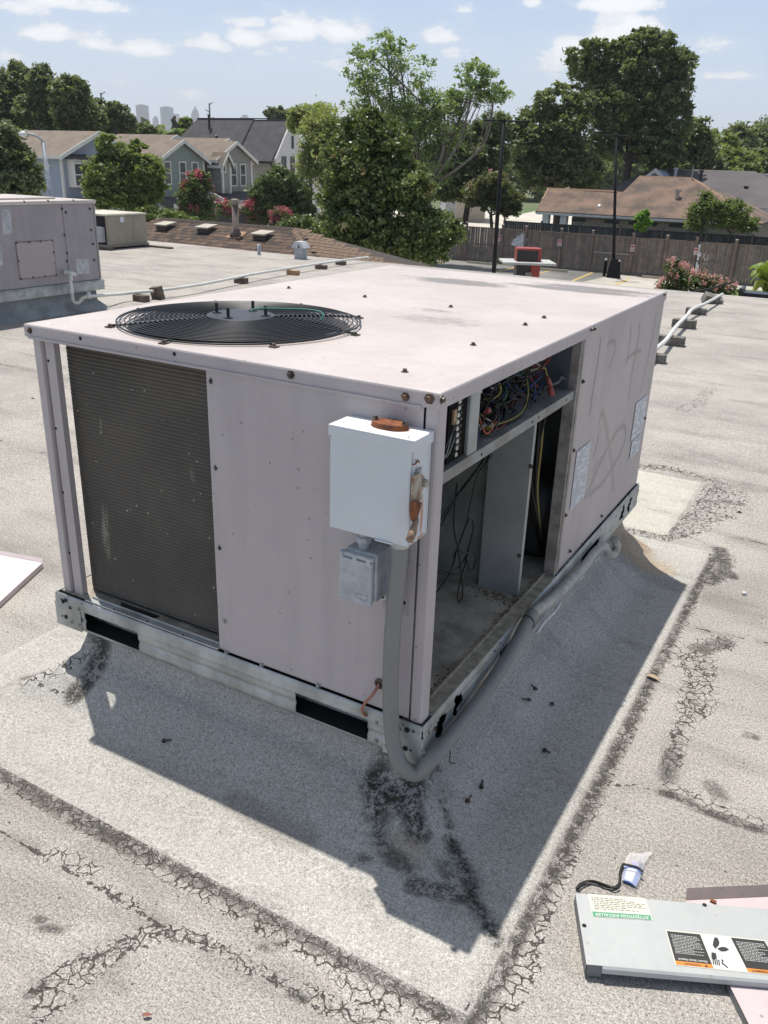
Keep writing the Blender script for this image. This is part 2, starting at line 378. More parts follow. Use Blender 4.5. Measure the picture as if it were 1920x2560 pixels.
def roof_material(name, c_hi, c_lo, tan, grain=1.):
    m, nt, bs = newmat(name); co = geoco(nt)
    def at(n): a = N(nt, 'ShaderNodeAttribute'); a.attribute_name = n; return a.outputs['Fac']
    big = noise(nt, co, 1.3, 6, .62).outputs[0]; mid = noise(nt, co, 9, 6, .68).outputs[0]
    gr = noise(nt, co, 270, 2, .75).outputs[0]; gr2 = noise(nt, co, 120, 3, .8).outputs[0]
    col = mixc(nt, sstep(nt, big, .32, .68), c_lo, c_hi)
    col = mixc(nt, math_(nt, 'MULTIPLY', sstep(nt, mid, .5, .8), .35), col, tan)
    # wind-drawn dirt, stretched along the laps
    mp = N(nt, 'ShaderNodeMapping'); nt.links.new(co, mp.inputs[0]); mp.inputs['Scale'].default_value = (.5, 1.9, 1); mp.inputs['Rotation'].default_value = (0, 0, .12)
    st = noise(nt, mp.outputs[0], 2.2, 7, .7).outputs[0]
    col = mixc(nt, math_(nt, 'MULTIPLY', sstep(nt, st, .48, .72), .55), col, tuple(x*.45 for x in c_lo))
    # cracked bands
    wv = N(nt, 'ShaderNodeVectorMath', operation='ADD'); wn = noise(nt, co, 22, 3, .6); wc = N(nt, 'ShaderNodeVectorMath', operation='SCALE')
    nt.links.new(wn.outputs[1], wc.inputs[0]); wc.inputs['Scale'].default_value = .05
    nt.links.new(co, wv.inputs[0]); nt.links.new(wc.outputs[0], wv.inputs[1])
    vo = N(nt, 'ShaderNodeTexVoronoi', feature='DISTANCE_TO_EDGE'); vo.inputs['Scale'].default_value = 34; nt.links.new(wv.outputs[0], vo.inputs['Vector'])
    vo2 = N(nt, 'ShaderNodeTexVoronoi', feature='DISTANCE_TO_EDGE'); vo2.inputs['Scale'].default_value = 70; nt.links.new(wv.outputs[0], vo2.inputs['Vector'])
    bandn = math_(nt, 'MULTIPLY', at('band'), math_(nt, 'ADD', .45, math_(nt, 'MULTIPLY', mid, 1.1)))
    wid = math_(nt, 'MULTIPLY', bandn, math_(nt, 'MULTIPLY', sstep(nt, noise(nt, co, 16, 4, .7).outputs[0], .30, .56), .075))
    ck = math_(nt, 'SUBTRACT', 1, sstep2(nt, vo.outputs['Distance'], math_(nt, 'MULTIPLY', wid, .35), math_(nt, 'ADD', wid, .002)))
    ck = math_(nt, 'MULTIPLY', ck, sstep(nt, bandn, .12, .4))
    ck2 = math_(nt, 'MULTIPLY', math_(nt, 'LESS_THAN', vo2.outputs['Distance'], .05), sstep(nt, bandn, .75, 1.1))
    # lap seams and single cracks
    sd = math_(nt, 'ADD', at('seam'), math_(nt, 'MULTIPLY', math_(nt, 'SUBTRACT', noise(nt, co, 45, 5, .7).outputs[0], .5), .035))
    sd = math_(nt, 'ABSOLUTE', sd)
    sw = math_(nt, 'MULTIPLY', sstep(nt, noise(nt, co, 14, 5, .7).outputs[0], .35, .75), .0048)
    sk = math_(nt, 'SUBTRACT', 1, sstep2(nt, sd, math_(nt, 'MULTIPLY', sw, .4), math_(nt, 'ADD', sw, .0012)))
    sk = math_(nt, 'MULTIPLY', sk, .9)
    halo = math_(nt, 'MULTIPLY', math_(nt, 'SUBTRACT', 1, sstep(nt, at('seam'), .0, .05)), math_(nt, 'MULTIPLY', sstep(nt, noise(nt, co, 7, 5, .7).outputs[0], .35, .65), .6))
    # grime
    gm = math_(nt, 'MULTIPLY', at('grime'), sstep(nt, math_(nt, 'ADD', math_(nt, 'MULTIPLY', noise(nt, co, 30, 8, .8).outputs[0], .7), math_(nt, 'MULTIPLY', gr2, .3)), .47, .57))
    gsoft = math_(nt, 'MULTIPLY', at('grime'), .16)
    col = mixc(nt, halo, col, tuple(x*.6 for x in c_lo))
    col = mixc(nt, math_(nt, 'MULTIPLY', at('blush'), .45), col, (.20, .18, .155))
    col = mixc(nt, math_(nt, 'MULTIPLY', at('rust'), math_(nt, 'ADD', .1, mid)), col, (.42, .27, .13))
    col = mixc(nt, math_(nt, 'MULTIPLY', at('band'), .35), col, tuple(min(1, x*1.15) for x in c_hi))
    col = mixc(nt, gsoft, col, (.10, .085, .07))
    crack = math_(nt, 'MAXIMUM', math_(nt, 'MAXIMUM', ck, sk), math_(nt, 'MAXIMUM', math_(nt, 'MULTIPLY', ck2, .7), math_(nt, 'MULTIPLY', gm, .92)))
    col = mixc(nt, math_(nt, 'MULTIPLY', crack, .9), col, (.055, .046, .036))
    # granules: pale and dark mineral grains
    g = math_(nt, 'ADD', math_(nt, 'MULTIPLY', gr, .6), math_(nt, 'MULTIPLY', gr2, .4))
    gg = N(nt, 'ShaderNodeMapRange'); gg.inputs[1].default_value = .34; gg.inputs[2].default_value = .66; gg.inputs[3].default_value = 1-.80*grain; gg.inputs[4].default_value = 1+.50*grain
    nt.links.new(g, gg.inputs[0])
    gc = N(nt, 'ShaderNodeCombineXYZ'); [nt.links.new(gg.outputs[0], gc.inputs[i]) for i in range(3)]
    col = mixc(nt, 1., col, gc.outputs[0], 'MULTIPLY')
    nt.links.new(col, bs.inputs['Base Color']); bs.inputs['Roughness'].default_value = .93; bs.inputs['Specular IOR Level'].default_value = .25
    h = math_(nt, 'SUBTRACT', math_(nt, 'ADD', math_(nt, 'MULTIPLY', g, .55), math_(nt, 'MULTIPLY', mid, .9)), math_(nt, 'MULTIPLY', crack, 2.6))
    bump(nt, bs, h, .75, .006)
    return m
def sstep2(nt, v, a, b):
    t = math_(nt, 'DIVIDE', math_(nt, 'SUBTRACT', v, a), math_(nt, 'MAXIMUM', math_(nt, 'SUBTRACT', b, a), 1e-4), clamp=True)
    return t
M_roof = roof_material('mineral_roofing', (.475, .445, .405), (.375, .35, .32), (.44, .39, .33))
M_skirt = roof_material('coated_flashing', (.51, .49, .45), (.43, .412, .375), (.47, .435, .37), grain=.75)
RY1 = 10.4
xs = axis(-1.9, 1.25, .013, -17.5, 9.0); ys = axis(-.72, 2.95, .013, -6.0, RY1)
X, Y = np.meshgrid(xs, ys)
Z = .006*np.sin(X*1.1+Y*.7)*np.clip((np.hypot(X, Y)-2)/3, 0, 1)
# roofing laps sit a few millimetres proud of one another
for yy in (1.36, 2.24, 3.22, 4.40, 5.1, 6.3, 7.4, 8.3, 9.2): Z = Z+.004*sm(Y, yy, yy+.03)*(np.hypot(X, Y) > 3)
band = lay(X, Y, BANDS); grime = lay(X, Y, GRIME); blush = lay(X, Y, BLUSH); seam = seamd(X, Y, SEAMS)
rust = lay(X, Y, [(P2([(1570,1385),(1640,1375),(1700,1385)]), .05, .5)])
struct(gridmesh('roof', np.stack([X, Y, Z], -1), M_roof, dict(band=band, grime=grime, blush=blush, seam=seam, rust=rust)))
# pale coated flashing skirt draped from the unit's curb
SX0, SX1, SY0, SY1 = -1.43, .305, -.362, 2.035
CX0, CX1, CY0, CY1 = -UW+.075, -.055, .06, UL-.06
def skirt_h(X, Y):
    dx0 = (CX0-X); dx1 = (X-CX1); dy0 = (CY0-Y); dy1 = (Y-CY1)
    wx0, wx1, wy0, wy1 = CX0-SX0, SX1-CX1, CY0-SY0, SY1-CY1
    t = np.maximum.reduce([dx0/wx0, dx1/wx1, dy0/wy0, dy1/wy1]); t = np.clip(t, 0, 1)
    d = np.maximum.reduce([dx0, dx1, dy0, dy1])
    h = .022+.185*(1-sm(d, .0, .035))*.0
    h = np.where(d <= 0, .205, .0)
    wall = .205-(.205-.10)*sm(d, 0., .05)
    flare = .10*(1-sm(t, .02, .62))**1.3
    h = np.where(d <= 0, .205, np.minimum(wall, .0+np.maximum(flare, wall*0)+(wall-.10)*(d < .05)))
    h = h+.010*(1-t)*(t < 1)+.0022
    inner = np.minimum.reduce([X-CX0, CX1-X, Y-CY0, CY1-Y]); return np.where(inner > .045, .03, h)
xs2 = np.arange(SX0, SX1+.001, .0115); ys2 = np.arange(SY0, SY1+.001, .0115); xs2[-1] = SX1; ys2[-1] = SY1
X2, Y2 = np.meshgrid(xs2, ys2); Z2 = skirt_h(X2, Y2)
rn = np.sin(X2*14+Y2*5)*np.sin(Y2*11-X2*3)
Z2 += .0035*rn*(Z2 > .02)
Z2[0, :] = -.004; Z2[-1, :] = -.004; Z2[:, 0] = -.004; Z2[:, -1] = -.004
SK = lambda p: P2(p, .03)
q2 = lambda p: [(760+x*.446, 1600+y*.446) for x, y in p]
g2 = [(SK(q2([(550,720),(560,800),(550,900)])), .016, 1.), (SK(q2([(400,640),(420,720),(470,790)])), .014, .9), (SK(q2([(470,700),(480,780)])), .02, .5),
  (SK(q2([(400,920),(430,980),(520,1000),(600,960)])), .034, 1.25), (SK(q2([(400,920),(395,1020)])), .02, 1.3), (SK(q2([(560,880),(600,1050),(640,1130)])), .024, 1.2), (SK(q2([(640,780),(680,880)])), .018, .8), (SK(q2([(700,820),(740,850)])), .01, .8),
  (SK(q2([(430,1050),(420,1130),(500,1210),(600,1260)])), .016, .8), (SK(q2([(620,1340),(760,1370),(900,1390)])), .018, 1.), (SK(q2([(800,1250),(850,1320)])), .02, .7), (SK(q2([(300,1190),(350,1195)])), .008, .8),
  (SK(q2([(820,1120),(860,1170),(920,1260),(950,1360),(960,1410),(1010,1500),(1070,1590)])), .013, 1.3), (SK(q2([(1070,1590),(1105,1650)])), .008, 1.), (SK(q2([(770,960),(820,1060)])), .006, 1.),
  (SK([(262,1620),(272,1660),(262,1700),(225,1730),(190,1745)]), .03, 1.1), (SK([(240,1620),(245,1680)]), .01, .9), (SK([(60,1682),(120,1685)]), .012, .5)]
s2 = [SK(q2([(770,940),(800,1050),(850,1130),(930,1260),(960,1400),(1010,1500),(1070,1590),(1110,1700),(1100,1790),(990,1980),(900,2130)])),
  SK([(225,1650),(150,1690),(60,1680),(0,1700)]), SK([(190,1745),(120,1730),(60,1690)])]
b2 = [(SK([(60,1700),(150,1700),(210,1690)]), .03, .6), (SK(q2([(1090,1790),(1000,1960),(930,2100)])), .01, 1.)]
bl2 = [(SK([(590,1990),(700,2060),(760,2080)]), .035, .9), (SK([(600,2200),(720,2240)]), .02, .3)]
ru2 = [(SK([(1000,2120),(1030,2135)]), .03, .35), (SK([(1560,1395),(1640,1405)]), .08, .75), (SK([(1560,1370),(1600,1375)]), .06, .8)]
struct(gridmesh('roof_flashing', np.stack([X2, Y2, Z2], -1), M_skirt, dict(band=lay(X2, Y2, b2), grime=lay(X2, Y2, g2), blush=lay(X2, Y2, bl2), seam=seamd(X2, Y2, s2), rust=lay(X2, Y2, ru2))))
# squared repair patch behind the unit
px = np.arange(-.75, .115, .02); py = np.arange(2.09, 2.9, .02); X3, Y3 = np.meshgrid(px, py); zz = np.zeros(X3.shape)
M_patch = roof_material('pale_patch_sheet', (.55, .53, .465), (.49, .47, .41), (.50, .465, .40), grain=.6)
struct(gridmesh('roof_patch', np.stack([X3, Y3, zz+.006-.009*((X3 > .095)|(Y3 < 2.1)|(Y3 > 2.875))], -1), M_patch, dict(band=zz, grime=zz, blush=zz, seam=zz+.2, rust=zz)))
for (a, b, c, d) in ((-7.4,-6.2,3.0,2.95),):
    pass
# walls under the roof edge and the metal edge strip
M_wall = mat('stucco_wall', (.42, .38, .33), .9, bmp=.3)
w = MB(); w.box(-17.4, 8.9, RY1-.25, RY1-.03, -3.6, -.03); w.box(8.7, 8.9, -6, RY1-.25, -3.6, -.03)
struct(w.build('building_wall', M_wall))
M_edge = mat('edge_metal', (.36, .35, .33), .5, .6, spots=.4)
e = MB(); e.box(-5.6, 9.05, RY1-.02, RY1+.05, -.12, .022)
struct(e.build('roof_edge_trim', M_edge, bevel=.004))

# ================================================================== main air conditioner
M_pink = paint_mat('chalky_rose_paint', (.43, .382, .385), (.475, .428, .425), dirtamt=.16)
M_lid = paint_mat('sun_bleached_cover_paint', (.50, .437, .402), (.575, .51, .475), dirt=(.30,.24,.21), dirtamt=.38, streak=False,
    stains=[(-.675,1.523,1.04,.20,.085,None,1.2),(-.28,1.62,1.04,.30,.06,None,1.1),(-.22,1.703,1.04,.26,.06,None,1.05),(-.369,.716,1.04,.20,.11,None,.58),(-.45,.86,1.04,.10,.05,None,.6),(-.9,1.55,1.04,.12,.05,None,.5)], rough=.42)
M_galv = mat('galvanised_steel', (.40, .42, .42), .48, .55, c2=(.27,.28,.27), scale=9, spots=.35, spotc=(.16,.13,.10), bmp=.15, bscale=90)
M_pan = mat('dirty_base_pan', (.36, .325, .27), .85, .0, c2=(.22,.195,.155), scale=14, spots=.5, bmp=.3)
M_grey = mat('inner_grey_steel', (.17, .18, .18), .5, .3, c2=(.12,.13,.13), scale=5, spots=.25)
M_dark = mat('inner_dark_steel', (.10, .105, .105), .6, .3, scale=5)
M_screw = mat('rusty_screw', (.17, .10, .07), .55, .5, c2=(.07,.05,.04), scale=80)
M_screwd = mat('dark_screw', (.12, .105, .09), .5, .6, c2=(.05,.045,.04), scale=80)
M_hole = flat('hole_black', (.012, .012, .012), .9)
M_rust = mat('rust', (.27, .095, .04), .9, .1, c2=(.12,.045,.025), scale=60, bmp=.6, bscale=200)
ac = thing('air_conditioner', 'large faded rose packaged rooftop air conditioner with its side panel off and wiring exposed', 'air conditioner', (0, 0, BB))
# --- cover with fan opening and turned-down flange
FX, FY, FR = -.745, .345, .292
lid = MB(); nA = 128; x0, x1, y0, y1 = -UW, 0., 0., .72
angs = sorted(set([2*PI*i/nA for i in range(nA)]+[math.atan2(yy-FY, xx-FX) % (2*PI) for xx in (x0, x1) for yy in (y0, y1)]))
ring = [(FX+FR*math.cos(a), FY+FR*math.sin(a)) for a in angs]; outer = []
for a in angs:
    c, s = math.cos(a), math.sin(a)
    t = min([(xx-FX)/c for xx in (x0, x1) if abs(c) > 1e-9 and (xx-FX)/c > 0]+[(yy-FY)/s for yy in (y0, y1) if abs(s) > 1e-9 and (yy-FY)/s > 0])
    outer.append((FX+t*c, FY+t*s))
k = len(angs); V = []; prof = [(FR+.0, 0), (FR-.006, -.0015), (FR-.010, -.006), (FR-.012, -.03)]
for (r, dz) in prof: V += [(FX+r*math.cos(a), FY+r*math.sin(a), ZL+dz) for a in angs]
V += [(x, y, ZL) for x, y in outer]; F = []
for i in range(k):
    j = (i+1) % k
    F.append((i, 4*k+i, 4*k+j, j))
    for q in range(3): F.append(((q+1)*k+i, q*k+i, q*k+j, (q+1)*k+j))
lid.add(V, F); lid.quad((-UW,.72,ZL),(0,.72,ZL),(0,UL,ZL),(-UW,UL,ZL))
top_cover = lid.build('top_cover', M_lid, ac)
fl = MB(); R = .006; FH = .031
def rect(i, z): return [(-UW+i, i, z), (-i, i, z), (-i, UL-i, z), (-UW+i, UL-i, z)]
lv = []; 
for (i, z) in ((0, ZL), (-.002, ZL-.0012), (-.0035, ZL-.0045), (-.0035, ZL-FH), (-.001, ZL-FH-.001), (.002, ZL-FH+.001), (.002, ZL-.012)): lv += rect(i, z)
f = [(a*4+b, (a+1)*4+b, (a+1)*4+(b+1) % 4, a*4+(b+1) % 4) for a in range(6) for b in range(4)]
fl.add(lv, f); fl.build('flange', M_pink, top_cover, smooth=False)
drip = MB()   # lower hem that stands off the front panel
drip.box(-UW+.01, -.035, -.0065, -.0035, ZL-FH-.004, ZL-FH+.002)
drip.build('hem', M_pink, top_cover)
# --- posts
def profpost(poly, z0, z1): return MB().prism([(x, y, z0) for x, y in poly], (0, 0, z1-z0))
po = profpost([(-1.130,.045),(-1.130,.008),(-1.106,.008),(-1.104,.014),(-1.1015,.030),(-1.096,.030),(-1.093,.012),(-1.062,.012),(-1.062,.030),(-1.0645,.030),(-1.0645,.0145),(-1.091,.0145),(-1.094,.0325),(-1.1035,.0325),(-1.1065,.016),(-1.108,.0105),(-1.1275,.0105),(-1.1275,.045)], ZR, ZL-.028)
po.build('corner_post', M_pink, ac, bevel=.0008)
po = profpost([(-.0285,.03),(-.0285,.0015),(-.026,-.0005),(-.004,-.0005),(.0,.003),(.0,.034),(-.003,.034),(-.003,.0045),(-.0255,.0025),(-.0255,.03)], ZR, ZL-.028)
po.build('corner_post', M_pink, ac, bevel=.0006)
po = profpost([(.0,UL-.05),(.0,UL-.006),(-.05,UL-.006),(-.05,UL-.009),(-.003,UL-.009),(-.003,UL-.05)], ZR, ZL-.028)
po.build('corner_post', M_pink, ac)
po = profpost([(-UW+.01,UL-.05),(-UW+.01,UL-.006),(-UW+.06,UL-.006),(-UW+.06,UL-.009),(-UW+.013,UL-.009),(-UW+.013,UL-.05)], ZR, ZL-.028)
po.build('corner_post', M_pink, ac)
# --- front panel (two folded sheets)
pn = MB(); pn.box(-.549, -.032, -.0015, .0015, ZR+.004, ZL-.012); pn.build('front_panel', M_pink, ac, bevel=.0007)
pn = MB(); pn.box(-.5665, -.5495, .001, .004, ZR+.004, ZL-.028); pn.box(-.5665, -.564, .004, .03, ZR+.004, ZL-.028); pn.build('panel_edge', M_pink, ac)
# --- right hand side panel with sprayed marks
gx = np.arange(.893, 1.825, .006); gz = np.arange(ZR+.003, ZL-.02, .006); GY, GZ = np.meshgrid(gx, gz)
def S2(pts): return [tuple(onX(960+x*.5787, 560+y*.5787, 0.)[1:]) for x, y in pts]
ST = [([(935,500),(925,580),(905,700),(888,820)], .0055, .95), ([(966,524),(975,508),(992,505),(998,530),(990,570),(972,618)], .0055, .75), ([(998,540),(985,620),(975,700)], .005, .25),
  ([(1066,445),(1062,510),(1046,598)], .0055, .9), ([(1046,590),(1075,560),(1108,547)], .0055, .8), ([(1104,430),(1098,500),(1070,640),(1054,760)], .006, .7), ([(1174,392),(1162,470),(1135,600),(1110,715)], .0065, .8),
  ([(926,912),(916,960),(903,1005)], .0055, .9), ([(930,850),(940,815),(955,850),(970,950),(985,1060),(990,1150)], .010, .5), ([(870,1180),(930,1040),(985,930),(1020,878),(1042,885),(1038,940),(1000,1030),(940,1120),(885,1170)], .009, .62), ([(905,1060),(950,1000)], .012, .3)]
sp = np.zeros(GY.shape)
for pts, hw, st in ST:
    poly = spline(S2(pts), 6); dd = pdist(GY, GZ, [tuple(q) for q in poly]); sp = np.maximum(sp, st*(1-sm(dd, hw*.3, hw*2.0)))
M_side = paint_mat('rose_paint_with_spray', (.435, .387, .383), (.48, .43, .422), dirtamt=.12, attr='spray')
# lattice ordered so the normal faces +x
Pm = np.stack([np.zeros(GY.shape)+.0005, GY, GZ], -1)
gridmesh('side_panel', Pm, M_side, dict(spray=sp), parent=ac, solid=.002, smooth=True)
jm = profpost([(-.03,.852),(.003,.852),(.003,.863),(-.004,.8645),(-.004,.874),(.0025,.876),(.0025,.8905),(-.002,.8905),(-.002,.88),(-.007,.877),(-.007,.861),(.0,.859),(.0,.8545),(-.03,.8545)], ZR, ZL-.028)
M_jamb = mat('weathered_jamb', (.30, .27, .25), .6, .2, c2=(.19,.165,.145), scale=20, spots=.5)
jm.build('door_jamb', M_jamb, ac)
# back and left closings (other side views)
b = MB(); b.box(-UW+.01, 0, UL-.006, UL-.003, ZR, ZL-.03); b.build('rear_panel', M_pink, ac)
b = MB(); b.box(-UW+.008, -UW+.011, .82, UL-.05, ZR, ZL-.03); b.build('side_panel', M_pink, ac)
# --- base rails with fork slots and knock-out holes
def holes_irreg(c, z, rx, rz, u, v, seed):
    a = np.arctan2(v-z, u-c); r = 1+.16*np.sin(3*a+seed)+.10*np.sin(5*a+seed*2); return ((u-c)/rx)**2+((v-z)/rz)**2 < r**2
def rail(mapf, length, slots, ovals, dots, name='base_rail'):
    u = np.arange(0, length+.001, .004); v = np.arange(0, 1.0001, 1/22.)
    U, Vv = np.meshgrid(u, v); z = .200+(.298-.200)*Vv
    off = .011-.0035*sm(z, .285, .297)+.003*np.exp(-((z-.268)/.003)**2)-.004*np.exp(-((z-.236)/.006)**2)-.004*(1-sm(z, .200, .212))
    P = mapf(U, off, z); uc = (U[:-1, :-1]+U[1:, 1:])/2; zc = (z[:-1, :-1]+z[1:, 1:])/2; keep = np.ones(uc.shape, bool)
    for a, b, z0, z1 in slots: keep &= ~((uc > a) & (uc < b) & (zc > z0) & (zc < z1))
    for i, (c, zz, rx, rz) in enumerate(ovals): keep &= ~holes_irreg(c, zz, rx, rz, uc, zc, i*1.7)
    for c, zz, r in dots: keep &= ~(((uc-c)**2+(zc-zz)**2) < r*r)
    return gridmesh(name, P, M_galv, keep=keep, parent=ac, solid=.0018)
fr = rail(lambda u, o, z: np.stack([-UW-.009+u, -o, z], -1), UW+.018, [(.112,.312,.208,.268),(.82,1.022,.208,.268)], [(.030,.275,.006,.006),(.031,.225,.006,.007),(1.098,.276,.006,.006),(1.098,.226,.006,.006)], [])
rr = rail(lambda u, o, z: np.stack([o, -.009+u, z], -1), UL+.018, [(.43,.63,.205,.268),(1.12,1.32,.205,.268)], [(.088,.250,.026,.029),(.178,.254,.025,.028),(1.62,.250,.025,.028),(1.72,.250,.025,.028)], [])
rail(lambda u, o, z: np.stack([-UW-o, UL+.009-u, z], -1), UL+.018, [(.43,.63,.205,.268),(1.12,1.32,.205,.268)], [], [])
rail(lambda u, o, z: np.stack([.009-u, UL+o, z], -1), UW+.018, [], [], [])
# corner brackets
for (ax, sx) in ((0.0, 1), (-UW, -1)):
    c = MB(); e = ax+sx*.0125
    pts = [(e, -.0125), (e, .05), (e-sx*.002, .05), (e-sx*.002, -.0105), (e-sx*.10, -.0105), (e-sx*.10, -.0125)]
    c.prism([(x, y, .197) for x, y in pts], (0, 0, .072)); c.build('corner_bracket', M_galv, ac, bevel=.0008)
# black plates added inside to paint the shade of the slots as dark hollows
u = MB(); u.box(-UW+.02, -.02, .02, UL-.02, ZR-.006, ZR-.002); u.box(-UW-.006, .006, -.006, UL+.006, .2035, .2065); u.build('slot_shade_plates', mat('slot_shade_black', (.03,.03,.028), .9, spec=.1), ac, kind='stuff')
# --- pan: floor and its rolled lip
pan = MB(); pan.box(-UW+.004, -.006, .004, UL-.006, ZR-.001, ZR+.003); pan.build('base_pan', M_pan, ac)
lp = MB(); lp.box(-.026, -.022, .036, .852, ZR+.003, ZR+.014); lp.box(-.022, .009, .036, .852, ZR+.003, ZR+.0055); lp.build('pan_lip', mat('lip_tan', (.36,.32,.25), .7, .2, c2=(.22,.19,.15), scale=40, spots=.6), ac)
lp = MB(); lp.box(-1.035, -.567, -.006, .008, ZR+.001, ZR+.006); lp.box(-1.02, -.567, .008, .011, ZR+.006, ZR+.014); lp.build('pan_flange', M_galv, ac, bevel=.001)
# --- condenser coil: hairpin rows of fins round the corner
def coil_path():
    out = []; r = .066; xl = -1.094; yf = .044
    for t in np.linspace(0, 1, 40): out.append((-.567+(xl+r+.567)*t, yf))
    for a in np.linspace(0, PI/2, 22)[1:]: out.append((xl+r-r*math.sin(a), yf+r-r*math.cos(a)))
    for t in np.linspace(0, 1, 40)[1:]: out.append((xl, yf+r+(UL*.43)*t))
    return np.array(out)
cp = coil_path(); cz = []; z = ZR+.012; ztop = ZL-.022; pitch = .0096; k = 0
rows = int((ztop-z)/pitch); zz_, off_ = [], []
for i in range(rows):
    for t, o in ((0, 0), (.30, .0034), (.62, .0034), (.92, 0)): zz_.append(z+(i+t)*pitch); off_.append(o)
nrm_ = np.gradient(cp, axis=0); nrm_ /= np.linalg.norm(nrm_, axis=1)[:, None]; nn = np.stack([-nrm_[:, 1], nrm_[:, 0]], -1)
# travelling -x along the front the outward side is -y
ZZ = np.array(zz_)[:, None]; OF = np.array(off_)[:, None]
PX = cp[None, :, 0]+nn[None, :, 0]*OF; PY = cp[None, :, 1]+nn[None, :, 1]*OF
Pc = np.stack([PX, PY, np.broadcast_to(ZZ, PX.shape)], -1)
m, nt, bs = newmat('dusty_coil_fins'); co = geoco(nt)
n1 = noise(nt, co, 4, 5, .6).outputs[0]
mp = N(nt, 'ShaderNodeMapping'); nt.links.new(co, mp.inputs[0]); mp.inputs['Scale'].default_value = (1, 1, .02)
fin = noise(nt, mp.outputs[0], 900, 1, .5).outputs[0]
mp2 = N(nt, 'ShaderNodeMapping'); nt.links.new(co, mp2.inputs[0]); mp2.inputs['Scale'].default_value = (1, 1, .14)
scr = noise(nt, mp2.outputs[0], 95, 2, .5).outputs[0]; sel = noise(nt, co, 7, 3, .6).outputs[0]
col = mixc(nt, sstep(nt, n1, .3, .7), (.080, .067, .055), (.125, .105, .085))
col = mixc(nt, math_(nt, 'MULTIPLY', sstep(nt, fin, .4, .7), .45), col, (.09, .075, .055))
scm = math_(nt, 'MULTIPLY', sstep(nt, scr, .735, .77), sstep(nt, sel, .48, .6))
dots = N(nt, 'ShaderNodeTexVoronoi'); dots.inputs['Scale'].default_value = 34; nt.links.new(co, dots.inputs['Vector'])
dsel = noise(nt, co, 19, 2, .5).outputs[0]
dm = math_(nt, 'MULTIPLY', math_(nt, 'LESS_THAN', dots.outputs['Distance'], .10), sstep(nt, dsel, .52, .56))
bl = blobmask(nt, co, [(-.98,None or .0,.50,.03,None,.12,.9),(-.66,0,.72,.02,None,.06,.8),(-.96,0,.80,.012,None,.04,.8)], scr)
pale = math_(nt, 'MAXIMUM', math_(nt, 'MAXIMUM', scm, dm), math_(nt, 'MULTIPLY', sstep(nt, bl, .6, 1.), .55), clamp=True)
col = mixc(nt, math_(nt, 'MULTIPLY', pale, .75), col, (.50, .46, .37))
nt.links.new(col, bs.inputs['Base Color']); bs.inputs['Roughness'].default_value = .7; bs.inputs['Metallic'].default_value = .15
bump(nt, bs, fin, .3, .001)
M_coil = m
gridmesh('condenser_coil', Pc, M_coil, parent=ac, smooth=False)
b = MB(); ib = cp+nn*(-.045)
for zc_ in (ZR+.010, ZL-.022):
    v = [(p[0], p[1], zc_) for p in cp]+[(p[0], p[1], zc_) for p in ib]; kk = len(cp)
    b.add(v, [(i, i+1, kk+i+1, kk+i) for i in range(kk-1)])
v = [(p[0], p[1], ZR+.01) for p in ib]+[(p[0], p[1], ZL-.022) for p in ib]; b.add(v, [(i, i+1, kk+i+1, kk+i) for i in range(kk-1)])
b.build('coil_core', M_dark, ac)
b = MB(); b.prism([(-.94,.035,ZR+.0035),(-.80,.035,ZR+.0035),(-.815,.018,ZR+.0035),(-.925,.018,ZR+.0035)], (0,0,.004)); b.build('drain_grommet', M_hole, ac)
# --- partitions inside
b = MB(); b.box(-.575, -.571, .03, UL-.05, ZR+.003, ZL-.03); b.build('inner_wall', M_grey, ac)
b = MB(); b.box(-.571, -.155, .705, .709, ZR+.003, .855); b.build('inner_wall', mat('inner_wall_green', (.27,.28,.25), .5, .15, c2=(.15,.155,.14), scale=3), ac)
b = MB(); b.box(-.165, -.043, .672, .675, ZR+.003, .856); b.box(-.165, -.162, .675, .70, ZR+.003, .856); b.box(-.046, -.043, .675, .69, ZR+.003, .856); b.build('partition_panel', mat('partition_grey', (.31,.315,.305), .5, .25, c2=(.25,.255,.245), scale=3), ac, bevel=.0006)
b = MB(); b.box(-.56, -.004, 1.30, 1.305, ZR+.003, ZL-.03); b.build('inner_wall', mat('inner_wall_pale', (.42,.43,.41), .6, .1, c2=(.30,.31,.29), scale=5, spots=.3), ac)
b = MB(); b.lathe([(.0,.30),(.105,.302),(.112,.33),(.112,.47),(.10,.52),(.07,.55),(.03,.562),(0,.563)], (-.125,1.05,0), 28); b.build('compressor', mat('compressor_black', (.035,.035,.035), .45, spots=.4, spotc=(.12,.07,.04)), ac, smooth=True)
# --- control shelf
b = MB(); b.box(-.50, -.0035, .034, .852, .868, .871); b.box(-.0035, -.001, .034, .852, .846, .871); b.box(-.50, -.497, .034, .852, .871, ZL-.03); b.build('control_shelf', mat('shelf_grey', (.26,.265,.26), .55, .35, c2=(.18,.175,.17), scale=12, spots=.45), ac)
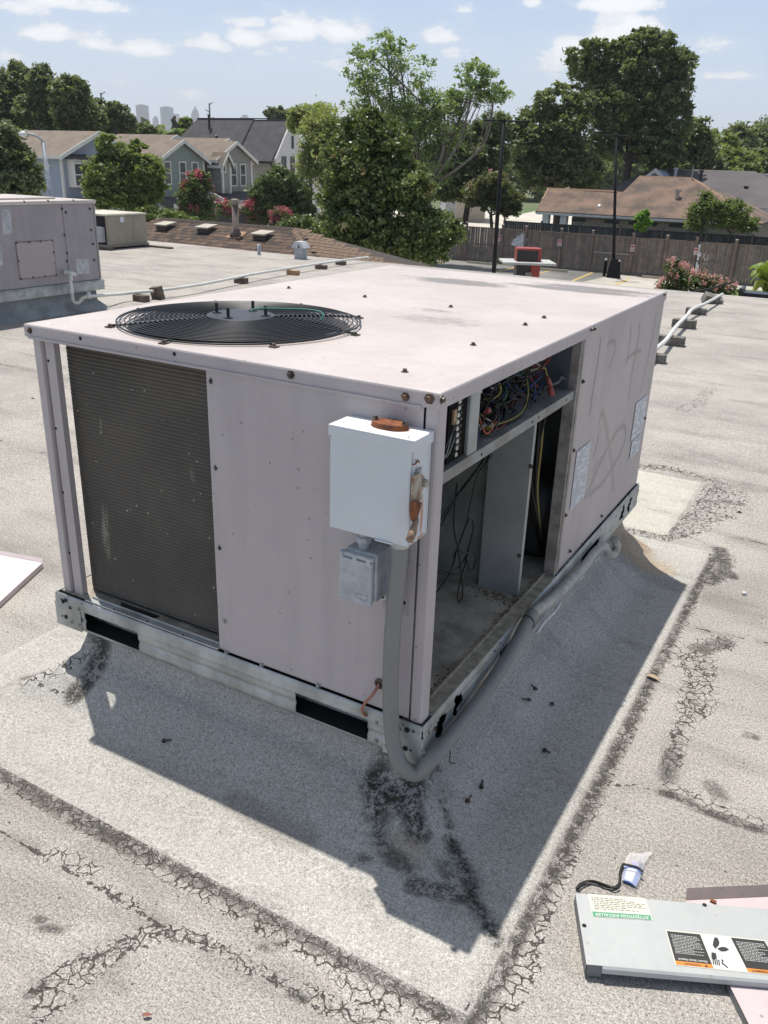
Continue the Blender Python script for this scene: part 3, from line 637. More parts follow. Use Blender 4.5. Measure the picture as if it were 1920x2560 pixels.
# --- screws: one mesh, many separate pieces
sc = MB(); sc.lathe([(.0,0),(.0085,0),(.0085,.0012),(.0048,.0016),(.0048,.0058),(.004,.0066),(0,.0066)], n=6); ME_screw = meshof(sc, 'screw', M_screw)
ME_screwd = ME_screw.copy(); ME_screwd.materials.clear(); ME_screwd.materials.append(M_screwd)
M_screwg = mat('zinc_screw', (.33,.33,.31), .5, .5, spots=.5); ME_screwg = ME_screw.copy(); ME_screwg.materials.clear(); ME_screwg.materials.append(M_screwg)
FRONT = (PI/2, 0, 0); SIDE = (0, PI/2, 0)
def screw(parent, pos, rot=None, me=ME_screw, s=1.): return piece('screw', me, parent, pos, rot, (s,)*3)
for px, py in ((722,721),(912,743),(1127,768),(1360,795),(1313,813),(1183,863),(1012,930)):
    p = onZ(px, py, ZL); screw(ac, (p[0], p[1], ZL), None, ME_screwd, 1.05)
dsk = MB(); dsk.lathe([(0,0),(.016,0),(.0145,.0007),(0,.0007)], n=20); ME_plug = meshof(dsk, 'plug', M_lid)
piece('plug', ME_plug, ac, (*onZ(605,730,ZL)[:2], ZL))
for px, py, me, s in ((75,826,ME_screw,1),(727,937,ME_screwd,1.15),(1014,992,ME_screw,1.1),(1074,997,ME_screw,1.3)):
    p = onY(px, py, -.0035); screw(ac, (p[0], -.0035, p[2]), FRONT, me, s)
dt = MB(); dt.lathe([(0,0),(.0042,0),(.0042,.0008),(0,.0008)], n=10); ME_dot = meshof(dt, 'screw_hole', M_hole)
def dot(parent, pos, rot, s=1.): return piece('screw_hole', ME_dot, parent, pos, rot, (s,)*3)
for px, py in ((201,846),(436,885)):
    p = onY(px, py, -.0035); dot(ac, (p[0], -.0035, p[2]), FRONT, 1.1)
for px, py, s in ((1104,999,1.2),(1478,823,1.),(1486,821,1.),(1660,736,1.)):
    p = onX(px, py, .0035); screw(ac, (.0035, p[1], p[2]), SIDE, ME_screwd, s*.9)
for px, py in ((121,902),(140,1071),(158,1231),(174,1382)):
    p = onY(px, py, .012); dot(ac, (p[0], .012, p[2]), FRONT, .9)
for px, py in ((529,953),(541,1170),(551,1370)):
    p = onY(px, py, .0); screw(ac, (p[0], .0005, p[2]), FRONT, ME_screwd, .9)
for px, py in ((567,1631),(655,1662),(796,1713),(562,1553)):
    p = onY(px, py, -.002); screw(ac, (p[0], -.0015, p[2]), FRONT, ME_screwg, .9)
for px, py in ((286,1523),(369,1553),(458,1587),(205,1510)):
    p = onY(px, py, -.009); dot(ac, (p[0], -.0095, p[2]), FRONT, .8)
for px, py in ((176,1519),(197,1524),(199,1563),(180,1556),(942,1808),(940,1853),(966,1865),(1058,1880)):
    p = onY(px, py, -.012); screw(ac, (p[0], -.012, p[2]), FRONT, ME_screw if px in (176,) else ME_screwg, .75)
for px, py in ((163,1501),(165,1542),(1017,1825),(1013,1871)):
    p = onY(px, py, -.0128); dot(ac, (p[0], -.0128, p[2]), FRONT, 1.5)
for px, py in ((1033,1829),(1027,1876),(153,1499),(156,1540)):
    p = onY(px, py, -.0128); dot(ac, (p[0], -.0128, p[2]), FRONT, .7)
p = onY(1010,1506,-.002); dot(ac, (p[0], -.0022, p[2]), FRONT, 1.2)
for px, py in ((1086,1821),(1073,1833),(1071,1890),(1088,1870)):
    p = onX(px, py, .0125); screw(ac, (.0128, p[1], p[2]), SIDE, ME_screw if px == 1086 else ME_screwg, .7)
for px, py in ((1457,954),(1434,1126),(1414,1288),(1425,1378),(1612,1046),(1504,1290),(1580,1234)):
    p = onX(px, py, .003); screw(ac, (.003, p[1], p[2]), SIDE, ME_screwd, .85)
for px, py in ((1204,1136),(1331,1055),(1347,1043),(1416,1000)):
    p = onX(px, py, -.0008); dot(ac, (-.0008, p[1], p[2]), SIDE, .8)
for px, py in ((1237,1627),(1250,1608),(1452,1358),(1540,1290),(1500,1325)):
    p = onX(px, py, .012); dot(ac, (.0125, p[1], p[2]), SIDE, .8)
for px, py in ((1327,1166),(1298,1389)):
    p = onY(px, py, .671); screw(ac, (p[0], .6715, p[2]), FRONT, ME_screwd, .8)
# --- stickers on the side panel
M_label = mat('label_white', (.62,.63,.66), .5, var=.05); M_ink = flat('ink_grey', (.34,.35,.38), .6)
def sticker(parent, corners, rows, seed, x=.0028, cols=1):
    c = [onX(960+a*.5787, 560+b*.5787, 0.) for a, b in corners]  # tl,tr,br,bl
    ys_ = [(c[0][1]+c[3][1])/2, (c[1][1]+c[2][1])/2]; zs_ = [(c[3][2]+c[2][2])/2, (c[0][2]+c[1][2])/2]
    b = MB(); b.box(x, x+.0004, ys_[0], ys_[1], zs_[0], zs_[1]); lab = b.build('label', M_label, parent)
    r = random.Random(seed); b = MB(); w = ys_[1]-ys_[0]; h = (zs_[1]-zs_[0])/(rows+1)
    for i in range(rows):
        zc_ = zs_[1]-h*(i+.9); y = ys_[0]+.05*w
        while y < ys_[1]-.08*w:
            l = r.uniform(.04, .16)*w; 
            if r.random() < .7: b.box(x+.0005, x+.0008, y, min(y+l, ys_[1]-.04*w), zc_-h*.2, zc_+h*.2)
            y += l+.03*w
    b.build('print', M_ink, lab, kind='stuff')
sticker(ac, [(832,978),(889,941),(862,1172),(798,1238)], 26, 1)
sticker(ac, [(1086,770),(1133,742),(1110,908),(1066,922)], 12, 2)
sticker(ac, [(1068,935),(1106,908),(1095,986),(1058,1010)], 9, 3)
# --- fan under the opening
M_blk = mat('black_wire', (.022,.023,.026), .42, .2, var=.1, spec=.6)
M_shroud = mat('fan_shroud', (.05,.055,.06), .5, .2)
fan = MB()
fan.add(*(lambda n: ([(FX+(FR-.014)*math.cos(2*PI*i/n), FY+(FR-.014)*math.sin(2*PI*i/n), ZL-dz) for dz in (.028, .20) for i in range(n)], [(i, (i+1) % n, n+(i+1) % n, n+i) for i in range(n)]))(64))
fan.build('fan_shroud', M_shroud, ac, smooth=True)
b = MB(); b.box(-1.03, -.572, .09, .80, .55, .553); b.build('fan_deck', M_dark, ac)
b = MB(); b.lathe([(0,.86),(.07,.862),(.078,.875),(.078,.985),(.07,1.0),(.02,1.004),(0,1.004)], (FX,FY,0), 24); motor = b.build('fan_motor', mat('motor_black', (.03,.03,.033), .4, .3), ac, smooth=True)
M_blade = mat('fan_blade', (.11,.12,.14), .35, .6)
for kf in range(4):
    b = MB(); a0 = kf*PI/2+.5; pts = []; nb = 7; V = []
    for i in range(nb):
        rr = .05+(.275-.05)*i/(nb-1); sw = .55+.12*i/(nb-1)
        for j in range(7):
            t = j/6-.5; a = a0+t*sw+.15*i/(nb-1); V.append((FX+rr*math.cos(a), FY+rr*math.sin(a), .93+t*.075-.006*abs(t)*4))
    b.add(V, [(i*7+j, i*7+j+1, (i+1)*7+j+1, (i+1)*7+j) for i in range(nb-1) for j in range(6)])
    b.build('fan_blade', M_blade, ac, smooth=True, solid=.0015)
# --- wire guard: concentric rings on radial struts
b = MB(); b.lathe([(0,ZL+.021),(.086,ZL+.021),(.088,ZL+.0195),(.088,ZL+.0175),(0,ZL+.0175)], (FX,FY,0), 40)
M_hub = mat('guard_plate', (.05,.058,.07), .55, .2, spec=.3)
hub = b.build('guard_plate', M_hub, ac)
nring = 18
def gz(r): return ZL+.0185-.009*max(0, (r-.09)/.215)**2
rings = [(.098+(.300-.098)*i/(nring-1)) for i in range(nring)]
guard = MB()
def ringpts(r, z, n=72, wob=0.): return [(FX+r*math.cos(2*PI*i/n), FY+r*math.sin(2*PI*i/n), z+wob*math.sin(4*PI*i/n+1)) for i in range(n+1)]
g0 = MB(); g0.tube(ringpts(.308, ZL+.007, 96, .0025), .0024, 5); grd = g0.build('fan_guard', M_blk, ac, smooth=True)
for r in rings:
    b = MB(); b.tube(ringpts(r, gz(r)), .0017, 5, caps=False); b.build('ring', M_blk, grd, smooth=True)
for a in [.12+PI*k/4 for k in range(8)]:
    b = MB(); pts = [(FX+r*math.cos(a), FY+r*math.sin(a), gz(r)-.0045) for r in np.linspace(.075, .300, 8)]
    pts += [(FX+.308*math.cos(a), FY+.308*math.sin(a), ZL+.006), (FX+.325*math.cos(a), FY+.325*math.sin(a), ZL+.004)]
    b.tube(pts, .0032, 6); b.build('strut', M_blk, grd, smooth=True)
    p = (FX+.325*math.cos(a), FY+.325*math.sin(a)); t = MB(); t.box(p[0]-.009, p[0]+.009, p[1]-.009, p[1]+.009, ZL+.0005, ZL+.003); t.build('clip', M_screwd, grd)
    screw(grd, (p[0], p[1], ZL+.003), None, ME_screwd if a < 2.5 else ME_screw, .9)
for a in (.35, 1.75, 3.45, 4.9):
    x, y = FX+.066*math.cos(a), FY+.066*math.sin(a); b = MB(); b.lathe([(0,ZL+.021),(.013,ZL+.0211),(.011,ZL+.024),(.0042,ZL+.0245),(.0042,ZL+.047),(0,ZL+.047)], (x,y,0), 12); b.build('stud', M_blk, hub)
b = MB(); a = .2
b.tube(spline([(FX+.05,FY-.02,ZL+.036),(FX+.055,FY-.005,ZL+.042),(FX+.10,FY+.05,ZL+.040),(FX+.15,FY+.09,ZL+.038),(FX+.185,FY+.10,ZL+.032),(FX+.19,FY+.085,ZL+.015)], 6), .002, 6)
b.build('ground_wire', flat('green_wire', (.03,.20,.15), .5), ac, smooth=True)
# --- control compartment
pc = MB(); pc.prism([(-.03,.155,.868),(-.006,.155,.868),(-.0035,.158,.868),(-.0035,.199,.868),(-.006,.202,.868),(-.03,.202,.868),(-.03,.200,.868),(-.0075,.200,.868),(-.0055,.197,.868),(-.0055,.160,.868),(-.0075,.157,.868),(-.20,.157,.868),(-.20,.155,.868)], (0,0,ZL-.034-.868))
pc.build('control_bracket', mat('bracket_grey', (.31,.33,.33), .45, .4, c2=(.25,.27,.27), scale=12), ac, bevel=.0006)
b = MB(); b.box(-.016, -.012, .070, .154, .876, ZL-.036); tb = b.build('terminal_strip', flat('strip_black', (.012,.011,.010), .85, spec=.08), ac)
M_term = mat('terminal_metal', (.42,.42,.40), .35, .8)
tm = MB(); tm.lathe([(0,0),(.0058,0),(.0058,.004),(.003,.006),(0,.006)], n=10); ME_term = meshof(tm, 'terminal', M_term)
M_inkw = flat('ink_pale', (.45,.42,.36), .6)
for i in range(9):
    zt = .887+i*.0138; piece('terminal', ME_term, tb, (-.012, .107+.002*math.sin(i), zt), SIDE)
    if i > 0:
        ch = 'XRCGW2Y1'[i-1] if i < 9 else ''
        me = text_mesh(ch, .0075, M_inkw); piece('lettering', me, tb, (-.0116, .128, zt), (PI/2, 0, PI/2))
b = MB(); b.box(-.011, -.006, .082, .094, .955, .985); b.build('relay', mat('relay_tan', (.33,.22,.12), .6), ac)
wm = {}
for nm, c in (('yellow',(.24,.20,.06)),('red',(.24,.045,.04)),('blue',(.025,.045,.12)),('black',(.015,.015,.015)),('white',(.30,.29,.26)),('brown',(.06,.035,.025)),('grey',(.09,.095,.095)),('green',(.04,.10,.06)),('orange',(.36,.10,.05))):
    wm[nm] = flat('wire_'+nm, c, .6, spec=.2)
def wire(pts, c, r=.0022, n=6, name='wire', parent=None):
    b = MB(); b.tube(spline(pts, 6), r, n); return b.build(name, wm[c], ac if parent is None else parent, smooth=True)
rw = random.Random(5)
cols = ['black']*26+['grey']*4+['brown']*3+['blue']*3+['white']*2+['yellow','red','orange','green']
for i in range(130):
    y = rw.uniform(.225, .60); x = rw.uniform(-.22, -.03); z = rw.uniform(.885, .99); pts = [(x, y, z)]
    big = rw.random() < .3
    for j in range(rw.randint(3, 6)):
        y += rw.gauss(.01, .05 if not big else .10); x += rw.gauss(0, .03); z += rw.gauss(-.004, .03)
        y = min(max(y, .215), .72); x = min(max(x, -.26), -.016); z = min(max(z, .874+.004), ZL-.04); pts.append((x, y, z))
    wire(pts, rw.choice(cols), rw.uniform(.0014, .0026), 5)
for (pts, c, r) in (
   ([(-.03,.33,1.0),(-.022,.345,.985),(-.02,.35,.965),(-.03,.335,.952),(-.05,.325,.95)], 'yellow', .002),
   ([(-.03,.36,.885),(-.018,.43,.884),(-.016,.50,.892),(-.03,.56,.918),(-.05,.60,.955),(-.03,.65,.965),(-.03,.68,.95),(-.03,.70,.92)], 'yellow', .0022),
   ([(-.04,.34,.881),(-.02,.44,.878),(-.018,.51,.884),(-.03,.57,.905),(-.055,.58,.93),(-.04,.6,.94)], 'black', .0036),
   ([(-.05,.30,.885),(-.03,.40,.885),(-.05,.47,.905),(-.06,.56,.94),(-.09,.60,.97)], 'black', .0036),
   ([(-.05,.62,1.0),(-.035,.66,1.0),(-.03,.70,.985),(-.04,.69,.965),(-.06,.65,.965)], 'red', .002),
   ([(-.06,.56,1.0),(-.03,.60,.985),(-.03,.62,.972),(-.05,.60,.965),(-.08,.57,.97)], 'white', .002),
   ([(-.06,.60,1.005),(-.04,.615,.99),(-.05,.59,.975),(-.07,.55,.975)], 'orange', .0022),
   ([(-.05,.58,1.005),(-.035,.605,.995),(-.04,.58,.98),(-.06,.53,.98)], 'red', .0018),
   ([(-.02,.205,.888),(-.016,.225,.89),(-.02,.245,.90),(-.03,.25,.915),(-.04,.235,.925)], 'blue', .0026),
   ([(-.05,.34,.94),(-.03,.38,.945),(-.04,.44,.955),(-.06,.47,.965)], 'blue', .002),
   ([(-.04,.70,.900),(-.03,.735,.905),(-.02,.76,.91),(-.03,.80,.912),(-.03,.84,.90)], 'grey', .0045),
   ([(-.03,.30,.915),(-.018,.31,.905),(-.02,.318,.89),(-.03,.325,.886)], 'white', .002),
   ([(-.03,.205,.885),(-.015,.22,.878),(-.03,.24,.882)], 'white', .002),
   ([(-.011,.10,.955),(-.004,.07,.935),(-.002,.045,.905),(-.01,.036,.90)], 'white', .0011), ([(-.011,.10,.925),(-.004,.075,.915),(-.002,.05,.90),(-.01,.036,.898)], 'white', .0011),
   ([(-.011,.10,.97),(-.003,.08,.95),(-.003,.05,.925),(-.01,.036,.89)], 'grey', .0011)):
    wire(pts, c, r)
b = MB(); b.tube([(-.028,.690,.935),(-.022,.698,.912)], [.004,.007], 10); b.tube([(-.022,.698,.908),(-.012,.694,.886)], [.008,.0085], 10); b.build('wire_nut', flat('red_nut', (.26,.05,.045), .5), ac, smooth=True)
b = MB(); b.tube([(-.03,.30,.93),(-.03,.315,.93)], .007, 10); b.build('wire_nut', flat('red_nut', (.26,.05,.045), .5), ac)
b = MB(); b.tube([(-.03,.318,.888),(-.03,.328,.889)], .006, 10); b.build('wire_nut', flat('yellow_nut', (.45,.36,.06), .45), ac)
b = MB(); b.box(-.03, -.02, .215, .245, .985, 1.0); b.build('relay', mat('relay_clear', (.55,.56,.52), .3), ac)
b = MB(); b.box(-.06, -.03, .63, .665, .985, ZL-.034); b.build('relay', mat('relay_cream', (.50,.50,.42), .4), ac)
b = MB()
for i in range(3): b.box(-.055, -.03, .25+i*.012, .26+i*.012, .905-.004*i, .913-.004*i)
b.build('connector', wm['white'], ac)
b = MB(); b.tube([(-.04,.262,.888),(-.03,.30,.899)], .0065, 12); b.build('capacitor', mat('capacitor_metal', (.35,.35,.34), .4, .6), ac, smooth=True)
for (x, y, z, a, h_) in ((-.12,.30,.93,.045,.045),(-.16,.40,.94,.06,.05),(-.13,.50,.95,.05,.045),(-.20,.60,.96,.06,.05),(-.10,.42,.96,.03,.03)):
    b = MB(); b.box(x-.03, x+.03, y-a/2, y+a/2, z-h_, z+h_*.5); cb = b.build('contactor', mat('contactor_dark', (.045,.045,.05), .5), ac, bevel=.002)
    for q in range(3): piece('terminal', ME_term, cb, (x+.03, y-a/3+q*a/3, z-h_*.2), SIDE)
b = MB(); b.box(-.26, -.255, .21, .85, .872, ZL-.034); b.build('control_back', mat('control_back', (.12,.14,.16), .5, .3), ac)
b = MB(); b.box(-.25, -.02, .846, .85, .872, ZL-.034); b.build('control_side', mat('control_back', (.12,.14,.16), .5, .3), ac)
b = MB(); b.box(-.25, -.02, .036, .04, .872, ZL-.034); b.build('control_side', mat('control_back', (.12,.14,.16), .5, .3), ac)
# wires hanging under the shelf
for pts, c, r in (([(-.03,.36,.845),(-.02,.30,.83),(-.015,.20,.80),(-.02,.12,.77),(-.02,.05,.735)], 'black', .0022), ([(-.05,.38,.845),(-.03,.30,.815),(-.02,.18,.79),(-.02,.05,.72)], 'black', .0018),
   ([(-.06,.42,.845),(-.03,.33,.80),(-.03,.22,.79),(-.02,.06,.74)], 'black', .0015), ([(-.02,.045,.63),(-.02,.12,.62),(-.03,.20,.585),(-.03,.25,.60),(-.03,.28,.66),(-.03,.25,.69),(-.03,.20,.64),(-.02,.14,.60),(-.02,.045,.575)], 'black', .0022),
   ([(-.03,.17,.80),(-.03,.17,.70),(-.03,.22,.62),(-.025,.28,.60),(-.025,.30,.57),(-.025,.27,.55),(-.025,.24,.60)], 'black', .002),
   ([(-.03,.20,.64),(-.028,.23,.55),(-.028,.24,.50),(-.028,.22,.49),(-.028,.215,.53),(-.03,.26,.60)], 'black', .002),
   ([(-.10,.20,.81),(-.08,.40,.80),(-.08,.48,.77),(-.09,.42,.73),(-.06,.30,.64),(-.05,.22,.60)], 'black', .0013),
   ([(-.14,.62,.85),(-.13,.60,.80),(-.12,.63,.79),(-.12,.66,.83)], 'grey', .0013)):
    wire(pts, c, r)
for pts, c, r in (([(-.04,.725,.85),(-.04,.735,.74),(-.05,.77,.60),(-.06,.86,.45),(-.08,.96,.34)], 'yellow', .003), ([(-.045,.715,.85),(-.045,.72,.72),(-.05,.76,.58),(-.06,.86,.43),(-.08,.95,.33)], 'black', .004),
   ([(-.05,.70,.85),(-.06,.70,.72),(-.05,.74,.58),(-.05,.84,.44),(-.07,.95,.33)], 'black', .004), ([(-.03,.72,.85),(-.05,.73,.70),(-.07,.78,.56),(-.075,.88,.42),(-.09,.97,.34)], 'black', .004)):
    wire(pts, c, r)
# litter along the sill
def debris(name, cx, cy, z, rx, ry, n, size, c, seed, parent=None, label=None):
    r = random.Random(seed); b = MB()
    for i in range(n):
        x = cx+r.gauss(0, rx); y = cy+r.gauss(0, ry); s = size*r.uniform(.4, 1.3); a = r.uniform(0, PI)
        v = np.array([[-s,-s*.4,0],[s,-s*.3,0],[s*.7,s*.4,0],[-s*.8,s*.5,0],[0,0,s*.7]]); R = np.array([[math.cos(a),-math.sin(a),0],[math.sin(a),math.cos(a),0],[0,0,1]])
        b.add(v@R.T+[x,y,z], [(3,2,1,0),(0,1,4),(1,2,4),(2,3,4),(3,0,4)])
    o = b.build(name, c, parent, kind='stuff'); return o
M_deb = mat('dead_leaf_litter', (.14,.11,.075), .9, c2=(.06,.05,.035), scale=120)
debris('leaf_litter', -.035, .10, ZR+.003, .012, .07, 170, .0035, M_deb, 1, ac)
debris('leaf_litter', -.03, .62, ZR+.003, .010, .09, 150, .0035, M_deb, 2, ac)
debris('leaf_litter', -.09, .64, ZR+.003, .045, .015, 160, .004, M_deb, 3, ac)
debris('leaf_litter', -.03, .35, ZR+.003, .012, .15, 90, .0025, M_deb, 4, ac)
# fascia cover plate under the outlet
b = MB(); q = [onY(x, y, -.003) for x, y in ((919,1480),(1000,1480),(1000,1558),(919,1533))]
b.box(-.105, -.045, -.003, -.0018, .555, .735); b.build('blanking_plate', mat('plate_rose', (.36,.33,.335), .5), ac, bevel=.0006)
b = MB(); p = onY(957,1490,-.004); b.lathe([(0,0),(.0085,0),(.0085,.003),(0,.003)], n=14); me = meshof(b, 'washer', M_label); piece('washer', me, ac, (p[0], -.0032, p[2]), FRONT); screw(ac, (p[0], -.006, p[2]), FRONT, ME_screwd, .7)
p = onY(949,1709,-.003); b = MB(); b.lathe([(0,0),(.0125,0),(.0125,.003),(.008,.0035),(.008,.001),(0,.001)], n=18); me = meshof(b, 'grommet', M_screwd); piece('grommet', me, ac, (p[0], -.002, p[2]), FRONT)
b = MB(); b.tube(spline([(p[0],-.004,p[2]),(p[0]-.006,-.022,p[2]-.02),(p[0]-.022,-.024,p[2]-.045),(p[0]-.032,-.022,p[2]-.07),(p[0]-.028,-.014,p[2]-.088),(p[0]-.02,0.0,p[2]-.087)], 6), .0035, 8)
b.build('copper_wire', mat('old_copper', (.33,.15,.10), .5, .3), ac, smooth=True)
wire([(.012,.085,.222),(.02,.09,.20),(.03,.10,.17),(.035,.09,.15),(.045,.10,.145)], 'black', .0012)
# ------------------------------------------------------------------ safety switch box hung on the front
M_encl = mat('switch_box_paint', (.60,.63,.66), .38, var=.04, scale=3)
m, nt, bs = newmat('switch_box_rusting'); co = geoco(nt)
nz = noise(nt, co, 60, 6, .7).outputs[0]
rs = blobmask(nt, co, [(-.085,-.03,.972,.055,.03,None,1.0)], nz)
col = mixc(nt, math_(nt, 'MULTIPLY', sstep(nt, rs, .30, 1.1), .85), (.74,.76,.77), (.60,.30,.12)); nt.links.new(col, bs.inputs['Base Color']); bs.inputs['Roughness'].default_value = .45
M_enclt = m
m, nt, bs = newmat('switch_box_side'); co = geoco(nt)
mpp = N(nt, 'ShaderNodeMapping'); nt.links.new(co, mpp.inputs[0]); mpp.inputs['Scale'].default_value = (1,1,.15); nz = noise(nt, mpp.outputs[0], 160, 4, .7).outputs[0]
rs = blobmask(nt, co, [(None or 0,-.030,.80,None,.0075,.055,1.2),(0,-.03,.757,None,.03,.006,1.0),(0,-.012,.86,None,.002,.03,.9)], nz)
col = mixc(nt, math_(nt, 'MULTIPLY', sstep(nt, rs, .45, 1.0), .85), (.60,.63,.66), (.40,.17,.07)); nt.links.new(col, bs.inputs['Base Color']); bs.inputs['Roughness'].default_value = .42
M_encls = m
DX0, DX1, DY, DZ0, DZ1 = -.192, -.008, -.078, .752, .962
sw = thing('switch_box', 'pale grey safety switch box with rusty top hub hung on the unit front', 'switch box', (-.1, -.04, DZ0))
b = MB(); b.box(DX0+.003, DX1-.003, DY+.006, -.002, DZ0, DZ1-.004); b.build('enclosure', M_encls, sw, bevel=.0015)
b = MB(); b.box(DX0, DX1-.006, DY, DY+.006, DZ0-.002, DZ1-.018); b.build('door', M_encl, sw, bevel=.0018)
b = MB(); b.prism([(DX0-.002, DY-.003, DZ1), (DX1+.001, DY-.003, DZ1), (DX1+.001, DY+.01, DZ1), (DX1+.001, -.001, DZ1), (DX0-.002, -.001, DZ1)], (0,0,.0022)); b.build('top_cap', M_enclt, sw, bevel=.0008)
b = MB(); b.box(DX0-.002, DX1+.001, DY-.003, DY-.0012, DZ1-.019, DZ1); b.box(DX1-.0005, DX1+.001, DY-.001, -.002, DZ1-.019, DZ1); b.box(DX0-.002, DX0-.0005, DY-.001, -.002, DZ1-.026, DZ1); b.build('rain_lip', M_encl, sw)
hubp = []
for a in np.linspace(0, 2*PI, 33)[:-1]:
    c_, s_ = math.cos(a), math.sin(a); hubp.append((-.088+.040*abs(c_)**.75*np.sign(c_), -.030+.024*abs(s_)**1.0*np.sign(s_)*(1-.25*abs(c_)**3)))
b = MB()
for (sc_, z0, z1, s2_) in ((1., DZ1+.0022, DZ1+.0125, .93),):
    lo = [(-.088+(x+.088)*sc_, -.03+(y+.03)*sc_, z0) for x, y in hubp]; hi = [(-.088+(x+.088)*s2_, -.03+(y+.03)*s2_, z1) for x, y in hubp]; n_ = len(lo)
    b.add(lo+hi, [(i, (i+1) % n_, n_+(i+1) % n_, n_+i) for i in range(n_)]+[tuple(range(n_, 2*n_))])
hb = b.build('hub_plate', M_rust, sw, bevel=.001)
ME_bolt = meshof(MB().lathe([(0,0),(.007,0),(.007,.002),(.0052,.0025),(.0052,.0075),(0,.0075)], n=6), 'bolt', M_screwd)
for x in (-.120, -.056): piece('bolt', ME_bolt, hb, (x, -.030, DZ1+.0125))
for x, y in ((DX0+.018,DY+.02),(DX1-.02,DY+.012)): piece('screw_hole', ME_dot, sw, (x, y, DZ1+.0024), None, (.5,.5,.5))
# handle on the right side: pale painted lever gone rusty
M_lever = mat('lever_chipped_paint', (.40,.40,.33), .6, .1, c2=(.20,.09,.05), scale=35, bmp=.3)
hx = DX1+.0005
def HS(pts): return [(hx, *onX(800+x*.2441, 1020+y*.2441, hx)[1:]) for x, y in pts]
b = MB(); b.prism([(hx, p[1], p[2]) for p in HS([(935,690),(1000,655),(1040,690),(1055,720),(1060,760),(1020,850),(1028,890),(1010,935),(975,960),(925,930)])], (.006,0,0)); lever = b.build('lever', M_lever, sw, bevel=.001)
b = MB(); b.prism([(hx+.004, p[1], p[2]) for p in HS([(905,940),(975,945),(990,960),(955,1090),(945,1160),(905,1150),(895,1050)])], (.008,0,0)); b.build('lever_arm', M_rust, lever, bevel=.0015)
b = MB(); pa = HS([(930,1130)])[0]; pb = HS([(850,1265)])[0]; 
b.tube([(hx+.010, pa[1]+.004, pa[2]), (hx+.016, pa[1]-.022, pa[2]-.018), (hx+.018, pa[1]-.036, pa[2]-.028)], [.0055,.0085,.0078], 10); b.build('grip', mat('worn_brown_grip', (.34,.24,.17), .6, c2=(.16,.09,.055), scale=60), lever, smooth=True)
pv = HS([(1035,760)])[0]; b = MB(); b.lathe([(0,0),(.008,0),(.008,.006),(.005,.009),(0,.009)], (pv[0]+.006, pv[1], pv[2]), 14, axis='x'); b.build('pivot', mat('pivot_metal', (.36,.32,.28), .5, .5), lever)
pv = HS([(1005,620)])[0]; b = MB(); b.tube([(hx, pv[1], pv[2]-.006), (hx+.006, pv[1], pv[2]+.004)], [.006, .002], 8); b.build('lock_tab', M_galv, lever)
b = MB(); b.tube(spline(HS([(950,578),(975,575),(1000,535),(1015,560)]), 5), .0015, 5); b.build('rust_hook', M_rust, sw)
pv = HS([(998,1250)])[0]; b = MB(); b.tube([(hx+.0, pv[1]+.0085*math.cos(t), pv[2]+.011*math.sin(t)) for t in np.linspace(0, 2*PI, 25)], .0006, 4); b.build('knockout', M_encl, sw)
M_emb = mat('embossed', (.50,.53,.57), .4)
for s_, px_, py_ in (('ON', 1010, 1166), ('OFF', 1002, 1297)):
    p = onY(px_, py_, DY-.0003); me = text_mesh(s_, .0105, M_emb, bold=-.0001); piece('lettering', me, sw, (p[0]-.006, DY-.0003, p[2]), (PI/2, 0, 0), (1,1,.3))
b = MB(); b.prism([(-.082,DY-.004,DZ0-.004),(-.05,DY-.004,DZ0-.004),(-.046,DY-.001,DZ0-.004),(-.05,DY+.004,DZ0-.004),(-.082,DY+.004,DZ0-.004),(-.086,DY-.001,DZ0-.004)], (0,0,.0025)); b.build('hasp', M_encl, sw)
# ------------------------------------------------------------------ weatherproof outlet box below it
M_outl = mat('outlet_paint', (.40,.42,.44), .6, c2=(.34,.36,.38), scale=30, bmp=.35, bscale=140)
ob = thing('outlet_box', 'small grey weatherproof outlet box with flip lid below the switch box', 'outlet box', (-.135, -.03, .60))
OX0, OX1, OY, OZ0, OZ1 = -.168, -.088, -.078, .596, .706
b = MB(); b.box(OX0+.006, OX1, OY+.014, -.003, OZ0+.004, OZ1+.001); b.build('body', M_outl, ob, bevel=.003)
b = MB(); b.prism([(OX0, OY, OZ0+.005),(OX0+.006, OY, OZ0),(OX1-.004, OY, OZ0),(OX1-.004, OY, OZ1-.014),(OX0, OY, OZ1-.014)], (0,.011,0)); b.build('flip_lid', M_outl, ob, bevel=.0022)
b = MB(); b.box(OX0, OX1-.003, OY+.002, OY+.014, OZ1-.012, OZ1-.003); b.build('hinge_bar', M_outl, ob, bevel=.001)
for x in (OX0+.005, OX0+.036, OX1-.012):
    b = MB(); b.box(x-.0045, x+.0045, OY-.001, OY+.006, OZ1-.018, OZ1-.004); b.build('hinge_lug', M_outl, ob, bevel=.001)
b = MB(); b.lathe([(0,OZ1),(.012,OZ1),(.012,OZ1+.012),(.016,OZ1+.014),(.016,OZ1+.026),(.011,OZ1+.028),(.011,DZ0),(0,DZ0)], (-.13,-.045,0), 8); b.build('nipple', M_outl, ob, bevel=.0008)
b = MB(); x0_, z0_ = OX0+.042, OZ0+.012
b.tube([(x0_,OY-.0005,z0_),(x0_+.026,OY-.0005,z0_),(x0_+.026,OY-.0005,z0_+.011),(x0_,OY-.0005,z0_+.011),(x0_,OY-.0005,z0_)], .0006, 4); b.build('mark_frame', M_outl, ob)
